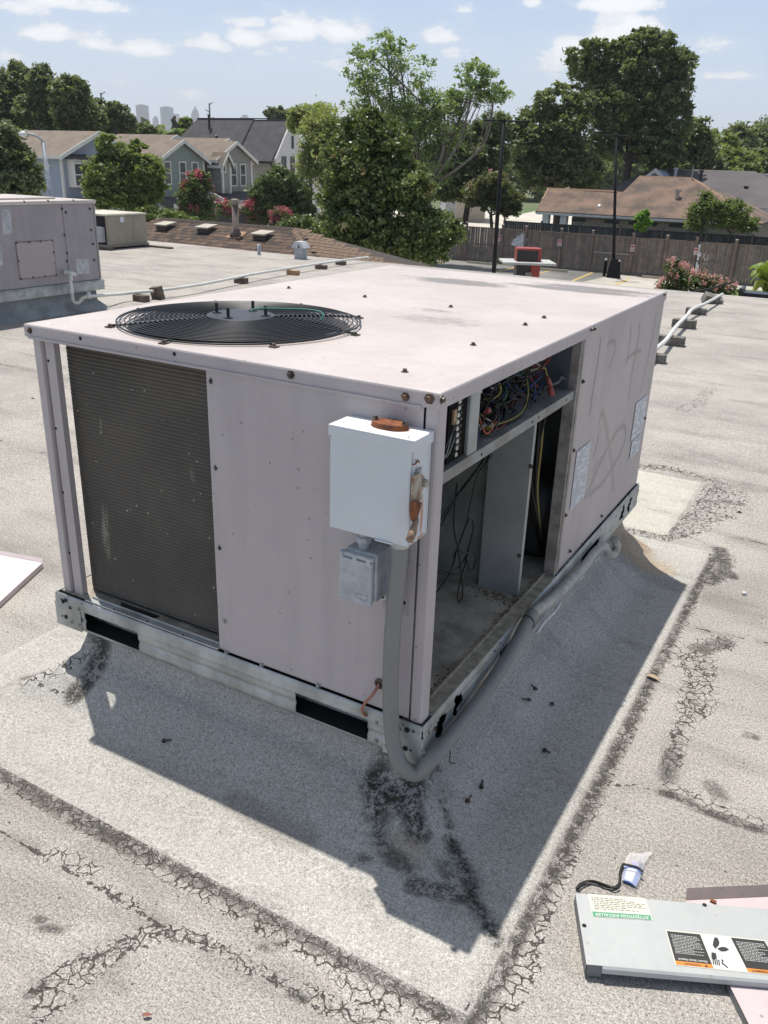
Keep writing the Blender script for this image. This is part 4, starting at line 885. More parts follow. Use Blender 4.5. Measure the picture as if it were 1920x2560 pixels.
# ------------------------------------------------------------------ liquid-tight conduit
M_cond = mat('grey_conduit', (.20,.20,.19), .5, var=.07, scale=9, bmp=.1)
cd = thing('conduit', 'thick grey flexible conduit dropping from the switch box and running under the unit edge', 'conduit', (-.05,-.05,.2))
path = [(-.047,-.045,DZ0+.004),(-.048,-.046,.70),(-.053,-.047,.60),(-.056,-.047,.50),(-.055,-.047,.40),(-.050,-.047,.32),(-.040,-.048,.255),(-.018,-.048,.212),(.010,-.030,.190)]+[tuple(onX(x, y, .036)) for x, y in ((1087,1889),(1141,1823),(1192,1759),(1243,1685),(1288,1613),(1316,1560),(1332,1532))]
b = MB(); b.tube(spline(path, 8), .0175, 16); b.build('hose', M_cond, cd, smooth=True)
b = MB(); b.lathe([(0,DZ0-.002),(.022,DZ0-.002),(.022,DZ0-.012),(.0195,DZ0-.020),(.0,DZ0-.020)], (-.047,-.045,0), 12); b.build('hose_fitting', mat('fitting_grey', (.42,.43,.42), .5, .3), cd)
e_ = onX(1318,1556,.036); b = MB(); b.tube([(e_[0]+.020*math.cos(t), e_[1], e_[2]+.020*math.sin(t)) for t in np.linspace(-2.4, 2.4, 22)]+[(e_[0],e_[1]+.005,e_[2]-.03)], .0013, 5); b.build('wire_tie', wm['black'], cd, smooth=True)
# second run of conduit, painted over with the flashing coat, up to the far corner
cd2 = thing('conduit', 'coated grey conduit end bent up beside the far corner of the unit', 'conduit', (.03, 1.0, .15))
path = [tuple(onX(x, y, .034)) for x, y in ((1332,1532),(1366,1508),(1395,1483),(1422,1458),(1460,1416),(1490,1378),(1510,1366))]+[tuple(onX(x, y, .05)) for x, y in ((1522,1384),(1534,1386),(1542,1366),(1536,1350))]
b = MB(); b.tube(spline(path, 8), [.0145]*len(spline(path, 8)), 12); b.build('hose', mat('coated_hose', (.44,.425,.385), .9, c2=(.34,.33,.30), scale=30, bmp=.5, bscale=120), cd2, smooth=True)
M_coat = mat('peeling_white_coat', (.55,.56,.55), .7, var=.1, scale=20)
for y0_, y1_, w_ in ((.60,.80,.006),(.98,1.03,.0035),(1.14,1.2,.003),(1.24,1.27,.002),(1.3,1.32,.002)):
    b = MB(); n_ = 14; pts = [(.0475, y_, .248-(y_-.62)*.012+.004*math.sin(40*y_)) for y_ in np.linspace(y0_, y1_, n_)]
    b.tube(pts, [w_*(.3+.7*abs(math.sin(3.1*i/n_+.2+i))) for i in range(n_)], 6); b.build('peeling_paint', M_coat, cd2, smooth=True)
# ================================================================== things lying on the roof
def frame(o, pos, xv, yv, scale=1.):
    xv = Vector(xv).normalized(); yv = Vector(yv); zv = xv.cross(yv).normalized(); yv = zv.cross(xv)
    w = wpos(o.parent) if o.parent else (0,0,0)
    mm = Matrix.Identity(4)
    for i in range(3): mm[i][0] = xv[i]*scale; mm[i][1] = yv[i]*scale; mm[i][2] = zv[i]; mm[i][3] = pos[i]-w[i]
    o.matrix_basis = mm
def put_text(s, size_px, centre_px, a_px, b_px, up_px, z, material, parent, bold=0.):
    """lettering lying on the plane z between two picture-measured ends a->b (reading direction)"""
    a, b = onZ(*a_px, z), onZ(*b_px, z); c = onZ(*centre_px, z); u = onZ(*up_px, z)-c
    me = text_mesh(s, 1., material, bold=bold); xs_ = [v.co.x for v in me.vertices]; wd = max(xs_)-min(xs_)
    sc_ = np.linalg.norm(b-a)/wd
    o = bpy.data.objects.new('lettering', me); COL.objects.link(o); o.parent = parent; _wp[o.name] = wpos(parent)
    frame(o, c, b-a, u, sc_); o.scale[2] = .05*sc_; return o
C8 = lambda x, y: (1300+x*.3737, 2050+y*.3737)
M_gpanel = paint_mat('stained_grey_panel', (.41,.425,.415), (.46,.475,.465), dirt=(.34,.29,.20), dirtamt=.25, streak=False, rough=.38)
zt = .036
gp = thing('metal_panel', 'grey sheet metal access panel with green and orange warning labels lying on the roof', 'metal panel', onZ(1700, 2330, 0))
A = onZ(*C8(370,490), zt); B = onZ(*C8(445,965), zt); C_ = onZ(*C8(1659,1108), zt); D_ = onZ(*C8(1659,597), zt)
ex = (D_-A)*1.45; ey = B-A
c0, c1, c2, c3 = A, B, B+ex*(1+.0), A+ex
b = MB(); b.prism([c0, c1, c2, c3], (0,0,-.0015)); b.build('sheet', M_gpanel, gp)
exn = ex/np.linalg.norm(ex); eyn = ey/np.linalg.norm(ey)
b = MB(); s0 = B+exn*.030; b.prism([s0, s0+eyn*.004+[0,0,-.004], s0+eyn*.004+[0,0,-.016], s0+[0,0,-.016]], ex-exn*.03); b.build('front_fold', M_gpanel, gp)
b = MB(); b.prism([B+[0,0,-.002], B+exn*.03+[0,0,-.002], B+exn*.03+[0,0,-.03], B+[0,0,-.03]], -eyn*.002); b.build('corner_fold', mat('fold_dark', (.16,.17,.18), .5, .3), gp); b = MB(); b.prism([A+[0,0,-.0016], B+[0,0,-.0016], B+[0,0,-.028], A+[0,0,-.028]], exn*.002); b.build('side_fold', mat('fold_dark', (.16,.17,.18), .5, .3), gp); b = MB()
b.prism([c3+[0,0,-.002], c2+[0,0,-.002], c2+[0,0,-.03], c3+[0,0,-.03]], -exn*.002); b.build('side_fold', mat('fold_dark', (.16,.17,.18), .5, .3), gp)
for q in ((430,706),(1235,568)):
    p = onZ(*C8(*q), zt+.0003); piece('screw_hole', ME_dot, gp, (p[0], p[1], zt+.0003), None, (1.1,1.1,.4))
def zquad(pts, name, m_, parent, z, **kw):
    b = MB(); b.prism([onZ(*C8(*p), z) for p in pts], (0,0,.0004)); return b.build(name, m_, parent, **kw)
M_cream = mat('label_cream', (.62,.61,.52), .5, var=.05); M_green = mat('label_green', (.07,.30,.16), .5, var=.05)
M_lblk = mat('label_black', (.025,.024,.022), .5); M_org = mat('label_orange', (.62,.22,.03), .5, var=.05); M_lw = mat('label_bright', (.68,.68,.66), .5, var=.03)
M_txt = flat('text_dark', (.17,.16,.14), .6); M_txtw = flat('text_white', (.62,.62,.6), .6)
def lerp2(q, u, v):
    """bilinear in a label's corners tl,tr,br,bl"""
    q = np.array(q, float); return tuple((q[0]*(1-u)+q[1]*u)*(1-v)+(q[3]*(1-u)+q[2]*u)*v)
def textlines(q, rows, parent, z, m_, seed, u0=.05, u1=.95, v0=.08, v1=.9, th=.34):
    r = random.Random(seed); b = MB()
    for i in range(rows):
        v = v0+(v1-v0)*(i+.5)/rows; dv = (v1-v0)/rows*th*.5; u = u0+r.uniform(0,.03); ue = u1-r.choice([0,0,.05,.15,.3])
        while u < ue:
            l = r.uniform(.02,.09); 
            b.prism([onZ(*C8(*lerp2(q, a, c)), z) for a, c in ((u,v-dv),(min(u+l,ue),v-dv),(min(u+l,ue),v+dv),(u,v+dv))], (0,0,.0002)); u += l+.02
    return b.build('print', m_, parent, kind='stuff')
L1 = [(450,495),(836,522),(887,672),(487,647)]
lab = zquad(L1, 'label', M_cream, gp, zt+.0004)
g_ = [lerp2(L1,.012,.77), lerp2(L1,.988,.77), lerp2(L1,.988,.975), lerp2(L1,.012,.975)]; gs = zquad(g_, 'green_band', M_green, lab, zt+.0009)
textlines([lerp2(L1,0,.05), lerp2(L1,1,.05), lerp2(L1,1,.74), lerp2(L1,0,.74)], 7, lab, zt+.0010, M_txt, 3)
put_text('ATTENTION INSTALLER', 1, C8(*lerp2(L1,.5,.872)), C8(*lerp2(L1,.955,.872)), C8(*lerp2(L1,.045,.872)), C8(*lerp2(L1,.51,1.4)), zt+.0015, M_txtw, lab, bold=.015)
L2 = [(972,735),(1636,804),(1790,1050),(1038,972)]
lab = zquad(L2, 'label', M_cream, gp, zt+.0004)
def sub(L, u0, u1, v0, v1): return [lerp2(L,u0,v0), lerp2(L,u1,v0), lerp2(L,u1,v1), lerp2(L,u0,v1)]
bk = zquad(sub(L2,.012,.345,.03,.86), 'black_field', M_lblk, lab, zt+.0009); zquad(sub(L2,.012,.345,.865,.975), 'orange_band', M_org, lab, zt+.0009)
zquad(sub(L2,.35,.65,.03,.975), 'white_field', M_lw, lab, zt+.0009)
zquad(sub(L2,.655,.99,.03,.86), 'black_field', M_lblk, lab, zt+.0009); zquad(sub(L2,.655,.99,.865,.975), 'orange_band', M_org, lab, zt+.0009)
textlines(sub(L2,.02,.335,.05,.72), 13, lab, zt+.0014, M_txtw, 5, th=.3); textlines(sub(L2,.665,.98,.05,.72), 13, lab, zt+.0014, M_txtw, 6, th=.3)
def lt(s, L, u0, u1, v, m_, bold=.01): return put_text(s, 1, C8(*lerp2(L,(u0+u1)/2,v)), C8(*lerp2(L,u1,v)), C8(*lerp2(L,u0,v)), C8(*lerp2(L,(u0+u1)/2+.005,v+.3)), zt+.0015, m_, lab, bold)
lt('WARNING', L2, .09, .24, .92, M_lblk, .02); lt('AVERTISSEMENT', L2, .69, .93, .92, M_lblk, .02)
lt('Electric Shock Hazard', L2, .05, .31, .80, M_txtw, .015)
tr_ = [lerp2(L2,.27,.955), lerp2(L2,.30,.955), lerp2(L2,.285,.885)]; zquad(tr_, 'warning_triangle', M_lblk, lab, zt+.0014)
# hand pictograms
def zpoly(pts, z=zt+.0014):
    b = MB(); b.prism([onZ(*C8(*p), z) for p in pts], (0,0,.0003)); return b
hnd = zpoly([(1300,785),(1322,788),(1335,820),(1330,840),(1318,850),(1308,868),(1303,848),(1297,862),(1294,840),(1288,842),(1292,815)])
hnd.prism([onZ(*C8(*p), zt+.0014) for p in [(1318,860),(1350,848),(1380,852),(1400,868),(1375,880),(1345,880)]], (0,0,.0003))
hnd.build('hand_pictogram', M_lblk, lab)
hnd = zpoly([(1280,885),(1310,890),(1318,925),(1300,935),(1280,925)])
for i in range(4):
    x = 1286+i*13; y = 925+i*3; hnd.prism([onZ(*C8(*p), zt+.0014) for p in [(x,y),(x+9,y+1),(x+13,y+42),(x+5,y+40)]], (0,0,.0003))
hnd.prism([onZ(*C8(*p), zt+.0014) for p in [(1345,930),(1362,938),(1358,955),(1395,988),(1388,992),(1348,960),(1350,945)]], (0,0,.0003))
hnd.build('hand_pictogram', M_lblk, lab)
# rose panels under it
M_pinkp = paint_mat('loose_rose_panel', (.54,.46,.465), (.60,.52,.52), dirtamt=.08, streak=False, rough=.4)
pp = thing('metal_panel', 'rose sheet metal panel lying underneath the grey labelled panel', 'metal panel', onZ(1850, 2500, 0))
T0 = onZ(*C8(1110,528), .022); T1 = onZ(*C8(1659,485), .030); Q0 = onZ(*C8(1385,1112), .010); Q1 = onZ(*C8(1510,1365), .010)
dirn = (Q1-Q0)/np.linalg.norm(Q1-Q0); far0 = T0+(T1-T0)*1.9
b = MB(); lo = Q0+dirn*.28; ex2 = (far0-T0); ex2[2] = 0
b.add([T0*[1,1,0]+[0,0,.018], Q0*[1,1,0]+[0,0,.018], lo*[1,1,0]+[0,0,.018], lo*[1,1,0]+[0,0,.018]+ex2, far0*[1,1,0]+[0,0,.018]], [(0,1,2,3,4)])
b.build('sheet', M_pinkp, pp, solid=.0015)
b = MB(); t0 = T0*[1,1,0]; t1 = far0*[1,1,0]; nn_ = np.array([-(t1-t0)[1], (t1-t0)[0], 0]); nn_ /= np.linalg.norm(nn_)
b.prism([t0+[0,0,.0185], t0+nn_*.016+(t1-t0)*.02+[0,0,.034], t1+nn_*.016+[0,0,.034], t1+[0,0,.0185]], (0,0,.0012)); b.build('folded_edge', mat('fold_brown', (.25,.20,.19), .6, spots=.3), pp)
b = MB(); b.prism([Q0*[1,1,0]+[0,0,.018], lo*[1,1,0]+[0,0,.018], lo*[1,1,0]+[0,0,.002], Q0*[1,1,0]+[0,0,.002]], (.0015,0,0)); b.build('side_fold', mat('fold_dark', (.16,.17,.18), .5, .3), pp)
p = onZ(*C8(1295,535), .024); b = MB(); b.box(p[0]-.006, p[0]+.006, p[1]-.004, p[1]+.003, .019, .0225); b.build('rust_spot', M_rust, pp)
# rose panel by the left edge
M_palep = paint_mat('pale_rose_panel', (.62,.575,.56), (.67,.62,.61), dirtamt=.06, streak=False, rough=.4)
pl = thing('metal_panel', 'pale rose sheet metal panel lying on the roof beyond the open corner post', 'metal panel', onZ(0, 1420, 0))
a0 = onZ(106,1408,.02); a1 = onZ(0,1388,.02); a2 = onZ(0,1505,.02)
e1 = (a1-a0); e2 = (a2-a0)
b = MB(); q = [a0, a0+e1*4.5, a0+e1*4.5+e2*2.6, a0+e2*2.6]; b.prism([[x[0],x[1],.020] for x in q], (0,0,.0015)); b.build('sheet', M_palep, pl)
b = MB(); s0 = np.array([a0[0],a0[1],.0215]); nv = -e2/np.linalg.norm(e2)
b.prism([s0, s0+nv*.012+[0,0,.010]+e1*.03, s0+e1*4.5+nv*.012+[0,0,.010], s0+e1*4.5], (0,0,.0012)); b.build('folded_edge', M_pinkp, pl)
b = MB(); b.prism([s0*[1,1,0]+[0,0,.0195], (a0+e2*2.6)*[1,1,0]+[0,0,.0195], (a0+e2*2.6)*[1,1,0]+[0,0,.001], s0*[1,1,0]+[0,0,.001]], (-.002,0,0)); b.build('side_fold', M_pinkp, pl)
# ------------------------------------------------------------------ plastic sleeve with blue booklet and black cord
bag = thing('plastic_bag', 'clear plastic sleeve holding a blue and white booklet, strapped with a black cord', 'plastic bag', onZ(1580, 2180, 0))
m, nt, bs = newmat('clear_plastic'); bs.inputs['Base Color'].default_value = (.92,.92,.95,1); bs.inputs['Roughness'].default_value = .22; bs.inputs['Alpha'].default_value = .34; bs.inputs['Specular IOR Level'].default_value = .8
M_plas = m
def zc(pts, z): return [onZ(*C8(*p), z) for p in pts]
b = MB(); b.prism(zc([(700,300),(822,330),(775,448),(684,408)], .004), (0,0,.004)); bk = b.build('booklet', flat('booklet_blue', (.05,.13,.42), .4), bag)
b = MB(); b.prism(zc([(718,318),(782,336),(748,415),(698,392)], .0085), (0,0,.0004)); b.build('booklet_label', flat('booklet_white', (.66,.68,.74), .4), bag)
b = MB(); b.prism(zc([(795,290),(825,300),(815,335),(790,325)], .006), (0,0,.004)); b.build('booklet_insert', flat('booklet_dark', (.03,.035,.06), .4), bag)
b = MB(); b.prism(zc([(750,285),(790,292),(785,322),(748,312)], .006), (0,0,.003)); b.build('booklet_insert', flat('booklet_violet', (.22,.18,.5), .4), bag)
gu, gv = np.meshgrid(np.linspace(0,1,26), np.linspace(0,1,34)); cr_ = [(690,230),(880,225),(775,460),(678,415)]
PB = np.zeros((34,26,3)); rb = np.random.default_rng(3); wr = rb.normal(size=(34,26)); 
for i in range(34):
    for j in range(26):
        u_, v_ = gu[i,j], gv[i,j]; px_, py_ = lerp2([(728,210),(876,222),(776,462),(676,414)], u_, v_); px_ += 12*math.sin(7*v_+2)*(1-v_); py_ += 10*math.sin(5*u_)*(1-v_)
        hz = .006+min(1,v_*3)*.006+.007*math.sin(PI*u_)*min(1,.25+v_*1.6)+.0012*math.sin(15*u_+6*v_)*(1-v_)*v_+.0005*wr[i,j]; p = onZ(*C8(px_, py_), .008); PB[i,j] = (p[0], p[1], hz)
gridmesh('sleeve', PB, M_plas, parent=bag, smooth=True)
M_cord = mat('black_strap', (.02,.02,.02), .7)
b = MB(); b.tube(spline(zc([(378,462),(400,430),(450,410),(510,418),(560,440),(620,452),(660,430),(668,390),(672,340),(690,295)], .006), 6), .0028, 6)
b.tube(spline(zc([(690,295),(740,305),(790,320),(820,345)], .021), 5), .0026, 6); b.tube(spline(zc([(390,455),(420,425),(480,405),(560,428),(630,455),(668,440)], .010), 6), .002, 6)
b.build('cord', M_cord, bag, smooth=True)
# ------------------------------------------------------------------ loose screws, a leaf, a chip
loose = [((1203,1968),'loose screw standing on its head near the lone corner crack in the shade', .9), ((1170,2002),'rusty loose screw lying flat in the shade near the front corner', .1),
   ((1337,1722),'farthest of the dark screws lying in the shade beside the unit', .1), ((1320,1750),'dark screw lying just nearer than the farthest one in the shade', .1), ((1380,1761),'small round fastener lying in the shade, right of two others', .3), ((1363,1877),'dark bolt lying near the sunlit edge of the shade', .1),
   ((412,1853),'dark twig-like fastener lying in the shade left of the unit front', .05)]
for i, ((px_, py_), lb, tl) in enumerate(loose):
    p = onZ(px_, py_, .035); zb = float(skirt_h(np.array([p[0]]), np.array([p[1]]))[0])+.004; p = onZ(px_, py_, zb)
    b = MB(); a = 1.1*i+.4; dx, dy = math.cos(a)*(1-tl), math.sin(a)*(1-tl); dz = tl
    b.tube([(p[0],p[1],zb+.002),(p[0]+dx*.018,p[1]+dy*.018,zb+.002+dz*.022)], .0024, 6); b.lathe([(0,0),(.0075,0),(.0075,.0015),(.0045,.002),(.0045,.006),(0,.006)], (p[0]-dx*.002, p[1]-dy*.002, zb), 6)
    tag(b.build('loose_screw', M_screw if i == 1 else M_screwd, origin=(p[0],p[1],zb)), lb, 'screw', 'loose screws on the roof around the unit')
def leafmesh(c, l, w, a, h=.006):
    V = []; n = 7
    for i in range(n):
        t = i/(n-1); ww = w*math.sin(PI*min(.98, t+.02))**.8
        for s_ in (-1, 0, 1): V.append((l*(t-.5), s_*ww, .002+h*abs(s_)*1.0+h*.8*math.sin(PI*t)))
    V = np.array(V); R_ = np.array([[math.cos(a),-math.sin(a),0],[math.sin(a),math.cos(a),0],[0,0,1]]); V = V@R_.T+c
    return MB().add(V, [(i*3+j, i*3+j+1, (i+1)*3+j+1, (i+1)*3+j) for i in range(n-1) for j in range(2)])
p = onZ(1632,1695,.004); tag(leafmesh(p, .05, .009, -.2, .003).build('dry_leaf', mat('dry_leaf_tan', (.40,.31,.20), .8), origin=p), 'curled tan leaf lying on the cracked right edge of the flashing', 'leaf')
p = onZ(368,2540,.004); tag(leafmesh(p, .017, .004, .6, .0015).build('dry_leaf', mat('dry_leaf_red', (.30,.12,.08), .8), origin=p), 'small reddish brown leaf scrap on the roof in the near foreground', 'leaf')
p = onZ(1860,1484,.004); b = MB(); b.lathe([(0,0),(.010,.0),(.008,.006),(0,.007)], p, 7); tag(b.build('paint_chip', M_coat, origin=p), 'tiny white paint chip on the open roof right of the unit', 'paint chip')
for (px_, py_, lb) in ((1658,1093,'small dark scrap on the roof just past the far right corner of the unit'),(1847,1281,'dark pebble beside the cracked patch right of the unit'),(82,997,'small dark scrap on the roof left of the open corner post'),(1820,1174,'flat brown scrap on the lap seam behind the unit')):
    p = onZ(px_, py_, .002); b = MB(); b.add([p+[-.012,-.005,0],p+[.012,-.006,0],p+[.014,.006,0],p+[-.008,.008,0],p+[.002,0,.009]], [(3,2,1,0),(0,1,4),(1,2,4),(2,3,4),(3,0,4)])
    tag(b.build('debris_scrap', M_screwd, origin=p), lb, 'scrap', 'dark scraps lying on the roof')
# thin gravelly litter over the deck, real grains
rg = np.random.default_rng(21); n_ = 2600; xs_ = rg.uniform(-3.2, 2.2, n_); ys_ = rg.uniform(-1.1, 7., n_)
ok = ~((xs_ > SX0-.02) & (xs_ < SX1+.02) & (ys_ > SY0-.02) & (ys_ < SY1+.02)); xs_, ys_ = xs_[ok], ys_[ok]; b = MB()
for x, y in zip(xs_, ys_):
    s_ = rg.uniform(.0012, .0032); b.add([(x-s_,y-s_*.7,.001),(x+s_,y-s_*.5,.001),(x+s_*.2,y+s_,.001),(x,y,.001+s_)], [(0,1,3),(1,2,3),(2,0,3)])
b.build('roof_grit', mat('grit', (.25,.22,.18), .9, c2=(.08,.07,.06), scale=200), kind='stuff')

# ================================================================== second big unit at the left
LX = -6.06; ly1 = 4.73; ly0 = ly1-UL; lx0 = LX-1.14
M_rose2 = paint_mat('weathered_rose_unit', (.29,.262,.27), (.345,.308,.312), dirt=(.15,.10,.07), dirtamt=.45)
u2 = thing('air_conditioner', 'weathered rose packaged unit on a grey curb at the left edge of the picture', 'air conditioner', (LX-.5, 4.0, BB))
b = MB(); b.box(lx0+.01, LX-.01, ly0+.01, ly1-.01, ZR, ZL-.02); b.build('cabinet', M_rose2, u2)
b = MB(); b.box(lx0-.004, LX+.006, ly0-.004, ly1+.006, ZL-.031, ZL); b.build('top_cover', M_lid, u2, bevel=.003)
b = MB(); b.box(lx0+.2, LX-.25, ly0+.05, ly1-.25, ZL, ZL+.018); b.build('cover_rib', M_lid, u2, bevel=.012)
b = MB(); b.box(lx0-.011, LX+.012, ly0-.011, ly1+.012, .20, ZR-.002); b.box(LX-.02, LX+.02, ly0, ly1+.018, ZR-.02, ZR-.012); b.build('base_rail', M_galv, u2, bevel=.002)
b = MB(); b.box(LX-.013, LX-.004, ly0+.05, 4.325, ZR+.002, ZL-.033); b.build('side_panel', M_rose2, u2, bevel=.002)
b = MB(); b.box(LX-.013, LX-.004, 4.335, ly1-.03, ZR+.002, ZL-.033); b.build('side_panel', M_rose2, u2, bevel=.002)
b = MB(); b.box(LX-.012, LX-.001, ly1-.026, ly1-.008, ZR+.002, ZL-.033); b.build('corner_post', M_rose2, u2, bevel=.001)
hy0, hy1, hz0, hz1 = 3.775, 4.185, .375, .70
m, nt, bs = newmat('hatch_rusty_edge'); co = geoco(nt); nz = noise(nt, co, 30, 6, .7).outputs[0]; sp_ = N(nt, 'ShaderNodeSeparateXYZ'); nt.links.new(co, sp_.inputs[0])
ey_ = math_(nt, 'MINIMUM', math_(nt, 'MINIMUM', math_(nt, 'SUBTRACT', sp_.outputs[1], hy0), math_(nt, 'SUBTRACT', hy1, sp_.outputs[1])), math_(nt, 'MINIMUM', math_(nt, 'SUBTRACT', sp_.outputs[2], hz0), math_(nt, 'SUBTRACT', hz1, sp_.outputs[2])))
rr_ = sstep(nt, math_(nt, 'ADD', ey_, math_(nt, 'MULTIPLY', math_(nt, 'SUBTRACT', nz, .5), .04)), .016, -.002)
col = mixc(nt, math_(nt, 'MULTIPLY', rr_, .8), mixc(nt, nz, (.33,.29,.285), (.40,.355,.35)), (.10,.055,.04)); nt.links.new(col, bs.inputs['Base Color']); bs.inputs['Roughness'].default_value = .6
b = MB(); b.box(LX-.005, LX+.002, hy0, hy1, hz0, hz1); hatch = b.build('access_hatch', m, u2, bevel=.002)
for i in range(4):
    for (y_, z_) in ((hy0+.01+(hy1-hy0-.02)*i/3, hz1-.008), (hy0+.01+(hy1-hy0-.02)*i/3, hz0+.008)): piece('screw', ME_screw, hatch, (LX+.002, y_, z_), SIDE, (1.3,)*3)
for y_, z_ in ((hy0+.008,(hz0+hz1)/2),(hy1-.008,(hz0+hz1)/2+.05)): piece('screw', ME_screw, hatch, (LX+.002, y_, z_), SIDE, (1.3,)*3)
for px_, py_ in ((155,522),(165,531),(225,522),(162,588),(168,633),(168,653),(228,575),(233,610),(236,650),(60,505),(120,503),(183,502)):
    p = onX(px_, py_, LX); piece('screw', ME_screwd, u2, (LX-.002, p[1], p[2]), SIDE, (1.6,)*3)
for (pts) in ([(3,524),(26,523),(32,584),(8,587)], [(190,647),(222,646),(224,684),(192,686)], [(0,614),(4,620),(8,660),(0,668)]):
    b = MB(); q = [onX(x, y, LX) for x, y in pts]; b.prism([(LX-.003, p[1], p[2]) for p in q], (.0006,0,0)); b.build('label', mat('faded_label', (.42,.42,.43), .6, c2=(.30,.30,.32), scale=25), u2)
cbx = thing('unit_curb', 'grey coated roof curb under the weathered rose unit', 'curb', (LX-.5, 4.0, 0))
b = MB()
for (o0, z0, o1, z1) in ((.05,.0,-.045,.10),(-.045,.10,-.05,.205)):
    r0 = [(lx0-o0,ly0-o0,z0),(LX+o0,ly0-o0,z0),(LX+o0,ly1+o0,z0),(lx0-o0,ly1+o0,z0)]; r1 = [(lx0-o1,ly0-o1,z1),(LX+o1,ly0-o1,z1),(LX+o1,ly1+o1,z1),(lx0-o1,ly1+o1,z1)]
    b.add(r0+r1, [(i, (i+1) % 4, 4+(i+1) % 4, 4+i) for i in range(4)])
b.build('skirt', mat('grey_coat', (.30,.31,.31), .85, c2=(.21,.22,.22), scale=5, spots=.35, bmp=.6, bscale=90), cbx)
fb = MB(); fb.box(LX-.02, LX+.50, 2.6, 5.1, .0, .012); fb.build('apron', M_skirt if False else mat('grey_coat_pale', (.42,.42,.40), .9, c2=(.30,.30,.29), scale=6, spots=.3, bmp=.6, bscale=90), cbx)
# ------------------------------------------------------------------ white drain pipe left
M_pvc = mat('white_pvc', (.62,.61,.57), .4, var=.07, scale=8, spots=.15, spotc=(.35,.30,.22))
M_pvcs = mat('stained_pvc', (.50,.46,.38), .5, c2=(.58,.55,.49), scale=10)
dp = thing('drain_pipe', 'long white plastic drain pipe running from the left unit across the roof on wood blocks', 'drain pipe', (-6.1, 6, 0))
t0 = onX(160,680,LX); xx = LX+.09
pts = [(LX,t0[1],t0[2]),(xx-.02,t0[1],t0[2]+.0),(xx,t0[1]+.02,t0[2]-.004)]; k1 = onX(176,690,xx); k2 = onX(178,735,xx)
pts2 = [(xx,k1[1],k1[2]),(xx,k2[1]+.01,k2[2])]
k3 = onX(184,755,xx); k4 = onX(196,757,xx); k5 = onX(207,745,xx); k6 = onX(222,741,xx)
b = MB(); b.tube(spline(pts+[(xx,t0[1]+.05,t0[2]-.02)]+pts2, 5), .0165, 10); b.build('riser', M_pvc, dp, smooth=True)
b = MB(); b.tube(spline([pts2[1],(xx,k3[1],k3[2]),(xx,k4[1],k4[2]),(xx,k5[1],k5[2]),(xx,k6[1],k6[2])], 5), .0165, 10); b.build('trap', M_pvcs, dp, smooth=True)
b = MB(); b.tube([(xx,k1[1],k1[2]+.005),(xx,k1[1],k1[2]-.04)], .021, 12); b.tube([(xx,k2[1]+.005,k2[2]+.05),(xx,k2[1]+.007,k2[2]+.0)], .021, 12); b.tube([(LX,t0[1],t0[2]),(LX+.05,t0[1],t0[2])], .021, 12); b.build('coupling', M_pvc, dp, smooth=True)
b = MB(); b.tube([(xx,k6[1]-.03,k6[2]),(xx,k6[1]+.03,k6[2])], .022, 12); b.tube([(xx,k6[1],k6[2]),(xx,k6[1],k6[2]+.045)], .018, 12); b.build('tee', M_pvc, dp, smooth=True)
rp = [(xx,k6[1],k6[2])]+[tuple(onZ(.5787*a, .5787*c, .107)) for a, c in ((520,1270),(600,1262),(700,1253),(860,1230),(1010,1201),(1100,1183),(1300,1151),(1460,1127),(1585,1112))]
b = MB(); b.tube(spline(rp, 6), .0165, 10); b.build('run', M_pvc, dp, smooth=True)
b = MB(); e_ = np.array(rp[-1]); b.tube([e_, e_+[.02,.0,-.0], e_+[.03,0,-.035]], .02, 10); b.build('end_elbow', M_pvc, dp, smooth=True)
M_wood = mat('weathered_block', (.15,.115,.085), .9, c2=(.06,.048,.04), scale=22, bmp=.8, bscale=60)
M_woodl = mat('raw_block', (.36,.22,.11), .85, c2=(.26,.16,.085), scale=22, bmp=.6)
def block(px_, py_, lb, m_=M_wood, size=(.16,.09,.085), rot=(0,0,0), grp='wood blocks under the left drain pipe', z0=0.):
    p = onZ(px_, py_, z0); b = MB(); sx, sy, sz = size; b.box(-sx/2, sx/2, -sy/2, sy/2, 0, sz); b.box(-sx/2+.004, sx/2-.004, -sy/2-.0015, -sy/2, .01, sz-.012)
    me = meshof(b, 'wood_block', m_); o = piece('wood_block', me, None, (p[0], p[1], z0), rot); md = o.modifiers.new('bevel', 'BEVEL'); md.width = .004; md.segments = 1; md.limit_method = 'ANGLE'
    return tag(o, lb, 'wood block', grp)
block(354,758,'dark wood block under the white pipe nearest the left unit'); block(398,752,'dark wood block standing on end leaning beside the white pipe', size=(.12,.075,.15), rot=(.12,-.16,.2))
block(603,712,'dark wood block under the left pipe, halfway along'); block(733,692,'orange-brown wood block without the pipe resting on it', M_woodl); block(803,678,'dark wood block second from the far end of the left pipe'); block(852,668,'small dark wood block at the far end of the left pipe', size=(.14,.09,.085))
